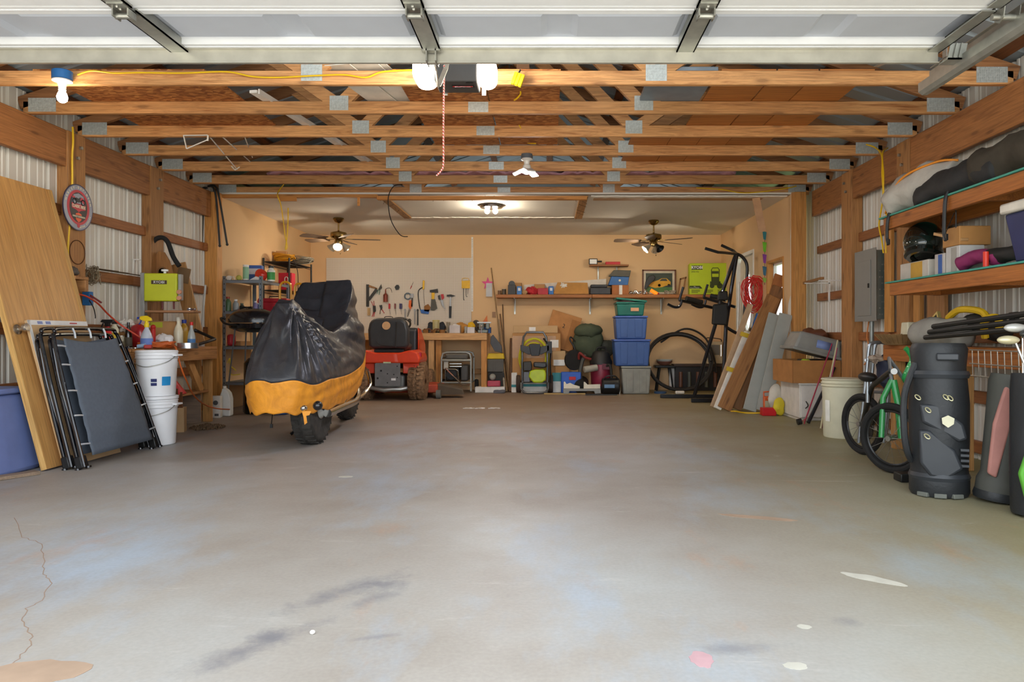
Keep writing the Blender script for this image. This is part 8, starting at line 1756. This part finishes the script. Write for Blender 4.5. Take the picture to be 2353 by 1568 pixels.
for b in((-.115,.115,-.015,0,-.004,.018),(-.115,.115,.18,.195,-.004,.018),(-.115,-.10,0,.18,-.004,.018),(.10,.115,0,.18,-.004,.018)):m = MB(); m.box(*b); m.build('frame_bar',plain('gold_frame','#c9b06a',.4,.4),parent=t)
cloth('grey_sack','pale grey cloth sack on the side bench','sack',[(2.60,5.15,.88),(2.62,4.9,.90),(2.66,4.65,.87)],(.085,.09),plain('pale_grey_cloth','#9c988e',.85,bump=.6,bs=12),15,.3,z0)
cloth('life_vest','black life vest with yellow straps on the side bench','life vest',[(2.74,4.85,.92),(2.74,4.6,.94),(2.76,4.4,.90)],(.08,.07),plain('black_vest','#2a2924',.7),17,.4,z0)
for i,P in enumerate(([(2.66,4.86,.99),(2.66,4.72,1.04),(2.70,4.55,1.02),(2.70,4.48,.95)],[(2.66,4.45,.86),(2.64,4.42,.96),(2.68,4.36,.98),(2.68,4.34,.9)])):m = MB(); m.tube(cat_rom(P,6),.022,8); one('yellow_strap',m,plain('yellow_webbing','#d2a818',.6),['yellow padded strap over the black life vest','yellow strap loop beside the black life vest'][i],'strap')
for i in range(3):m = MB(); m.tube([(2.45-.0*i,4.75-.05*i,.86+.035*i),(2.52,3.5,.93+.04*i)],.016,8); m.cyl((2.50,3.95,.905+.037*i),(2.503,3.90,.907+.037*i),.021,n=10); one('hockey_stick',m,plain('black_stick','#1d1d1a',.5),['lowest black taped stick in the bundle over the side bench','middle black taped stick in the bundle over the side bench','topmost black taped stick in the bundle over the side bench'][i],'stick','bundle of black sticks')
t = thing('wire_basket','chrome wire basket hanging below the black sticks','basket',(2.62,4.0,.60)); WB_ = plain('chrome_wire','#b5b2a8',.3,.8)
for k in range(10):mk(t,'wire',WB_,lambda m:m.tube([(2.47,3.72+.06*k,.79),(2.475,3.72+.06*k,.64),(2.495,3.72+.06*k,.63)],.003,5))
for z in(.79,.71,.64):mk(t,'wire',WB_,lambda m:m.cyl((2.468,3.7,z),(2.468,4.28,z),.004,n=5))
# ------------------------------------------------------------------ walker, bikes
wk = thing('walker','grey folding aluminium walking frame beside the barrel','walker',on(2030,5.75,0)); AL = plain('brushed_aluminium','#9aa0a4',.35,.7)
for Y,x0,x1 in((5.8,1985,2065),(6.05,1998,2070)):mk(wk,'side_frame',AL,lambda m:m.tube(cat_rom([on(x0-12,Y,.02),at(x0+5,870,Y),at(x0+12,800,Y),at(x0+22,788,Y),at(x0+45,788,Y),at(x0+52,800,Y),at(x1-22,870,Y),on(x1-35,Y,.02)],5),.0135,10))
for py in(828,900):mk(wk,'cross_bar',AL,lambda m:(m.tube([at(1990,py,5.8),at(2050,py+3,5.8)],.012,8),m.tube([at(1990,py,5.8),at(2003,py,6.05)],.012,8)))
mb = blob(at(2052,850,5.8),(.13,.10,.16),95,.12); one('navy_bag',mb,plain('navy_nylon','#23283c',.6),'navy bag hung behind the walking frame','bag')
mb = blob(at(2013,824,5.78),(.075,.04,.03),96,.3); one('muddy_cloth',mb,plain('pinkish_cloth','#a89684',.85),'pale cloth draped over the walking frame bar','cloth')
GRB = plain('bike_green','#2f9a4e',.35,coat=.3)
def bike_wheel(par,c,r_,axis,w_=.045):
 m = MB(); m.torus(c,axis,r_-w_/2,w_/2,40,10); m.build('tyre',RUBBER,parent=par,world=True); m = MB(); m.torus(c,axis,r_-w_-.008,.009,40,6); m.build('rim',plain('dark_rim','#3a3a3a',.35,.6),parent=par,world=True)
 ax = Vector(axis).normalized(); u = ax.orthogonal().normalized(); w2 = ax.cross(u); m = MB()
 for k in range(16):a = 2*math.pi*k/16; m.cyl(Vector(c)+ax*(.02 if k%2 else-.02),Vector(c)+(u*math.cos(a)+w2*math.sin(a))*(r_-w_),.0015,n=4)
 m.cyl(Vector(c)-ax*.04,Vector(c)+ax*.04,.018,n=10); m.build('spokes',ZINC,parent=par,world=True)
bk = thing('kids_bicycle','green and black kids bicycle before the side bench','bicycle',(2.2,4.8,0))
c1 = V(2.17,4.62,.225); c2 = V(2.30,5.35,.225); bike_wheel(bk,c1,.225,(.86,.5,.05)); bike_wheel(bk,c2,.225,(.95,.25,0))
mk(bk,'fork',GRB,lambda m:(m.tube([c1+V(.05,-.03,0),c1+V(.05,.02,.22),c1+V(.04,.06,.36)],.022,10),m.tube([c1+V(-.05,.03,0),c1+V(-.03,.05,.25),c1+V(.03,.06,.36)],.018,10)))
mk(bk,'frame',plain('bike_black','#1a1b1a',.35,coat=.3),lambda m:(m.tube([c1+V(.03,.07,.36),c2+V(-.08,-.35,.05),c2],.02,10),m.tube([c1+V(.03,.07,.42),V(2.26,5.1,.52),c2],.018,10)))
mk(bk,'head_badge',WP,lambda m:m.lathe([(0,0),(.02,0),(.02,.004),(0,.004)],c1+V(.03,.03,.42),(-.3,-1,0),18))
mk(bk,'handlebar',GRB,lambda m:m.tube(cat_rom([at(2083,880,4.75),at(2078,868,4.72),at(2088,845,4.72),at(2096,825,4.72),at(2088,808,4.72),at(2080,800,4.72)],6),.016,10)); mk(bk,'seat',BLACKP,lambda m:m.ball((2.25,5.15,.58),(.05,.11,.035),16,10)); mk(bk,'seat_post',AL,lambda m:m.cyl((2.25,5.15,.40),(2.25,5.15,.57),.013,n=10)); mk(bk,'stem',AL,lambda m:m.tube([c1+V(.03,.06,.36),c1+V(.03,.10,.50),at(2083,880,4.75)],.014,8)); mk(bk,'crank',DKS,lambda m:(m.lathe([(0,0),(.06,0),(.06,.006),(0,.006)],V(2.18,5.0,.22),(-.9,-.3,0),20),m.beam((2.17,5.0,.22),(2.16,4.95,.10),.02,.01)))
m = MB(); m.box(-.07,.07,-.05,.05,0,.05); one('black_block',m,BLACKP,'small black plastic block beside the black golf bag','block',M_=TR(*on(2088,4.38,.001)),bev=.006)
# ------------------------------------------------------------------ golf bags
GBK = plain('black_golf_nylon','#26282a',.5,var=.12,bump=.15); GB2 = plain('black_golf_pocket','#33363a',.38,var=.08); GOLD = plain('pale_gold_zip','#cfc9a0',.35,.5)
gb = thing('golf_bag','black cart golf bag with pale crest standing on floor','golf bag',M_=TR(2.15,4.02,0,R(-20),R(-2)))
def loc(par,nm,mt,f,**kw):m = MB(); f(m); return m.build(nm,mt,parent=par,**kw)
loc(gb,'body',GBK,lambda m:m.lathe([(0,.0),(.14,.0),(.15,.02),(.15,.10),(.143,.14),(.15,.30),(.152,.50),(.142,.62),(.135,.70),(.145,.80),(.13,.83),(.11,.80),(0,.78)],n=36,sy=.9))
for z in(.105,.66):loc(gb,'band',GB2,lambda m:m.lathe([(.147,z-.02),(.155,z),(.147,z+.02)],n=36,sy=.92))
for P,y in(([(-.11,.50),(-.02,.50),(.10,.40),(.12,.32),(.08,.30),(-.10,.40)],-.135),([(-.115,.36),(-.06,.36),(.06,.26),(.10,.16),(.02,.10),(-.06,.11),(-.11,.18)],-.135)):loc(gb,'pocket',GB2,lambda m:m.prism(P,(0,y,0),(1,0,0),(0,0,1),-.035),bev=.015,seg=3)
loc(gb,'top_handle',GB2,lambda m:m.box(-.03,.08,-.145,-.125,.735,.775),bev=.008); loc(gb,'crest',plain('cream_crest','#d8d3b4',.5),lambda m:m.prism([(-.03,.43),(-.01,.44),(0,.445),(.01,.44),(.03,.43),(.027,.40),(0,.38),(-.027,.40)],(.02,-.172,0),(1,0,0),(0,0,1),-.003))
for x,z in((-.075,.485),(.015,.555),(.035,.55),(-.08,.345),(-.12,.55)):loc(gb,'zip_pull',GOLD,lambda m:m.torus((x,-.175 if z<.5 else-.14,z-.015),(0,1,.2),.009,.003,14,5,sq=1.9))
for k in range(4):loc(gb,'vent_bar',GB2,lambda m:m.box(.085,.125,-.128,-.12,.17+.028*k,.183+.028*k))
loc(gb,'shoulder_strap',GBK,lambda m:m.tube(cat_rom([(-.12,-.05,.72),(-.175,-.06,.55),(-.18,-.07,.35),(-.165,-.06,.24),(-.14,-.03,.18)],6),.018,8))
for k,a in enumerate((-130,-95,-60)):loc(gb,'foot',plain('grey_foot','#6a6c64',.6),lambda m:m.cbox((.14*math.cos(R(a)),.13*math.sin(R(a)),.012),(.06,.03,.024),Euler((0,0,R(a+90))).to_matrix()),bev=.004)
g2 = thing('golf_bag','faded grey golf bag with pink stripe leaning against others','golf bag',M_=TR(2.365,3.86,.010,R(-15),0,R(7))); GY = plain('faded_grey_nylon','#4a4a44',.7,var=.12)
loc(g2,'body',GY,lambda m:m.lathe([(.10,0),(.105,.02),(.105,.10),(.09,.14),(.10,.40),(.11,.62),(.10,.66),(0,.60)],n=28)); loc(g2,'pink_pocket',plain('dusty_pink','#b07a70',.7),lambda m:m.prism([(-.085,.14),(-.04,.12),(-.005,.42),(-.01,.60),(-.06,.60),(-.09,.4)],(0,-.10,0),(1,0,0),(0,0,1),-.03),bev=.012,seg=3); loc(g2,'base_ring',GBK,lambda m:m.lathe([(.107,0),(.112,.02),(.107,.045)],n=28)); loc(g2,'side_pocket',GBK,lambda m:m.prism([(.01,.15),(.08,.18),(.085,.5),(.04,.62),(.01,.58)],(0,-.095,0),(1,0,0),(0,0,1),-.03),bev=.012,seg=3)
g3 = thing('golf_bag','lime green and white golf bag at the edge of group','golf bag',M_=TR(2.365,3.53,.008,R(-10),R(-4),R(2))); GL = plain('lime_nylon','#5fae3a',.6); GW = plain('cream_nylon','#cfc8b4',.65)
loc(g3,'body',GBK,lambda m:m.lathe([(.11,0),(.115,.02),(.12,.25),(.12,.6),(.115,.68),(.10,.66),(0,.62)],n=28))
for P,mt in(([(-.13,.20),(-.10,.08),(-.03,.05),(.05,.05),(-.02,.12),(-.04,.22),(-.02,.36),(-.08,.36)],GL),([(-.10,.42),(-.02,.44),(.0,.60),(-.10,.62)],GL),([(-.02,.44),(.07,.42),(.09,.60),(.0,.64)],GW)):loc(g3,'pocket',mt,lambda m:m.prism(P,(0,-.12,0),(1,0,0),(0,0,1),-.035),bev=.012,seg=3)
loc(g3,'strap',GBK,lambda m:m.tube(cat_rom([(-.03,-.17,.62),(-.035,-.18,.4),(-.03,-.17,.2)],5),.016,8))
for i,(x,y,dx,col)in enumerate(((0,.02,-.10,'#d8cfa8'),(.05,0,.02,'#3a3a38'),(-.04,.03,.10,'#c9c9c4'))):
 t = thing('golf_club',['golf club with cream head standing in lime bag','golf club with dark head standing in lime bag','golf club with steel head standing in lime bag'][i],'golf club',(2.365+x,3.55+y,.64)); b = V(2.365+x,3.55+y,.64); e = b+V(dx*.4-.03,.02,.20+.03*i)
 mk(t,'shaft',CHROME,lambda m:m.cyl(b,e,.006,n=8)); mk(t,'head',plain('club'+col[1:],col,.3,.3),lambda m:m.ball(e+V(-.035,0,.012),(.055,.028,.022),16,10))
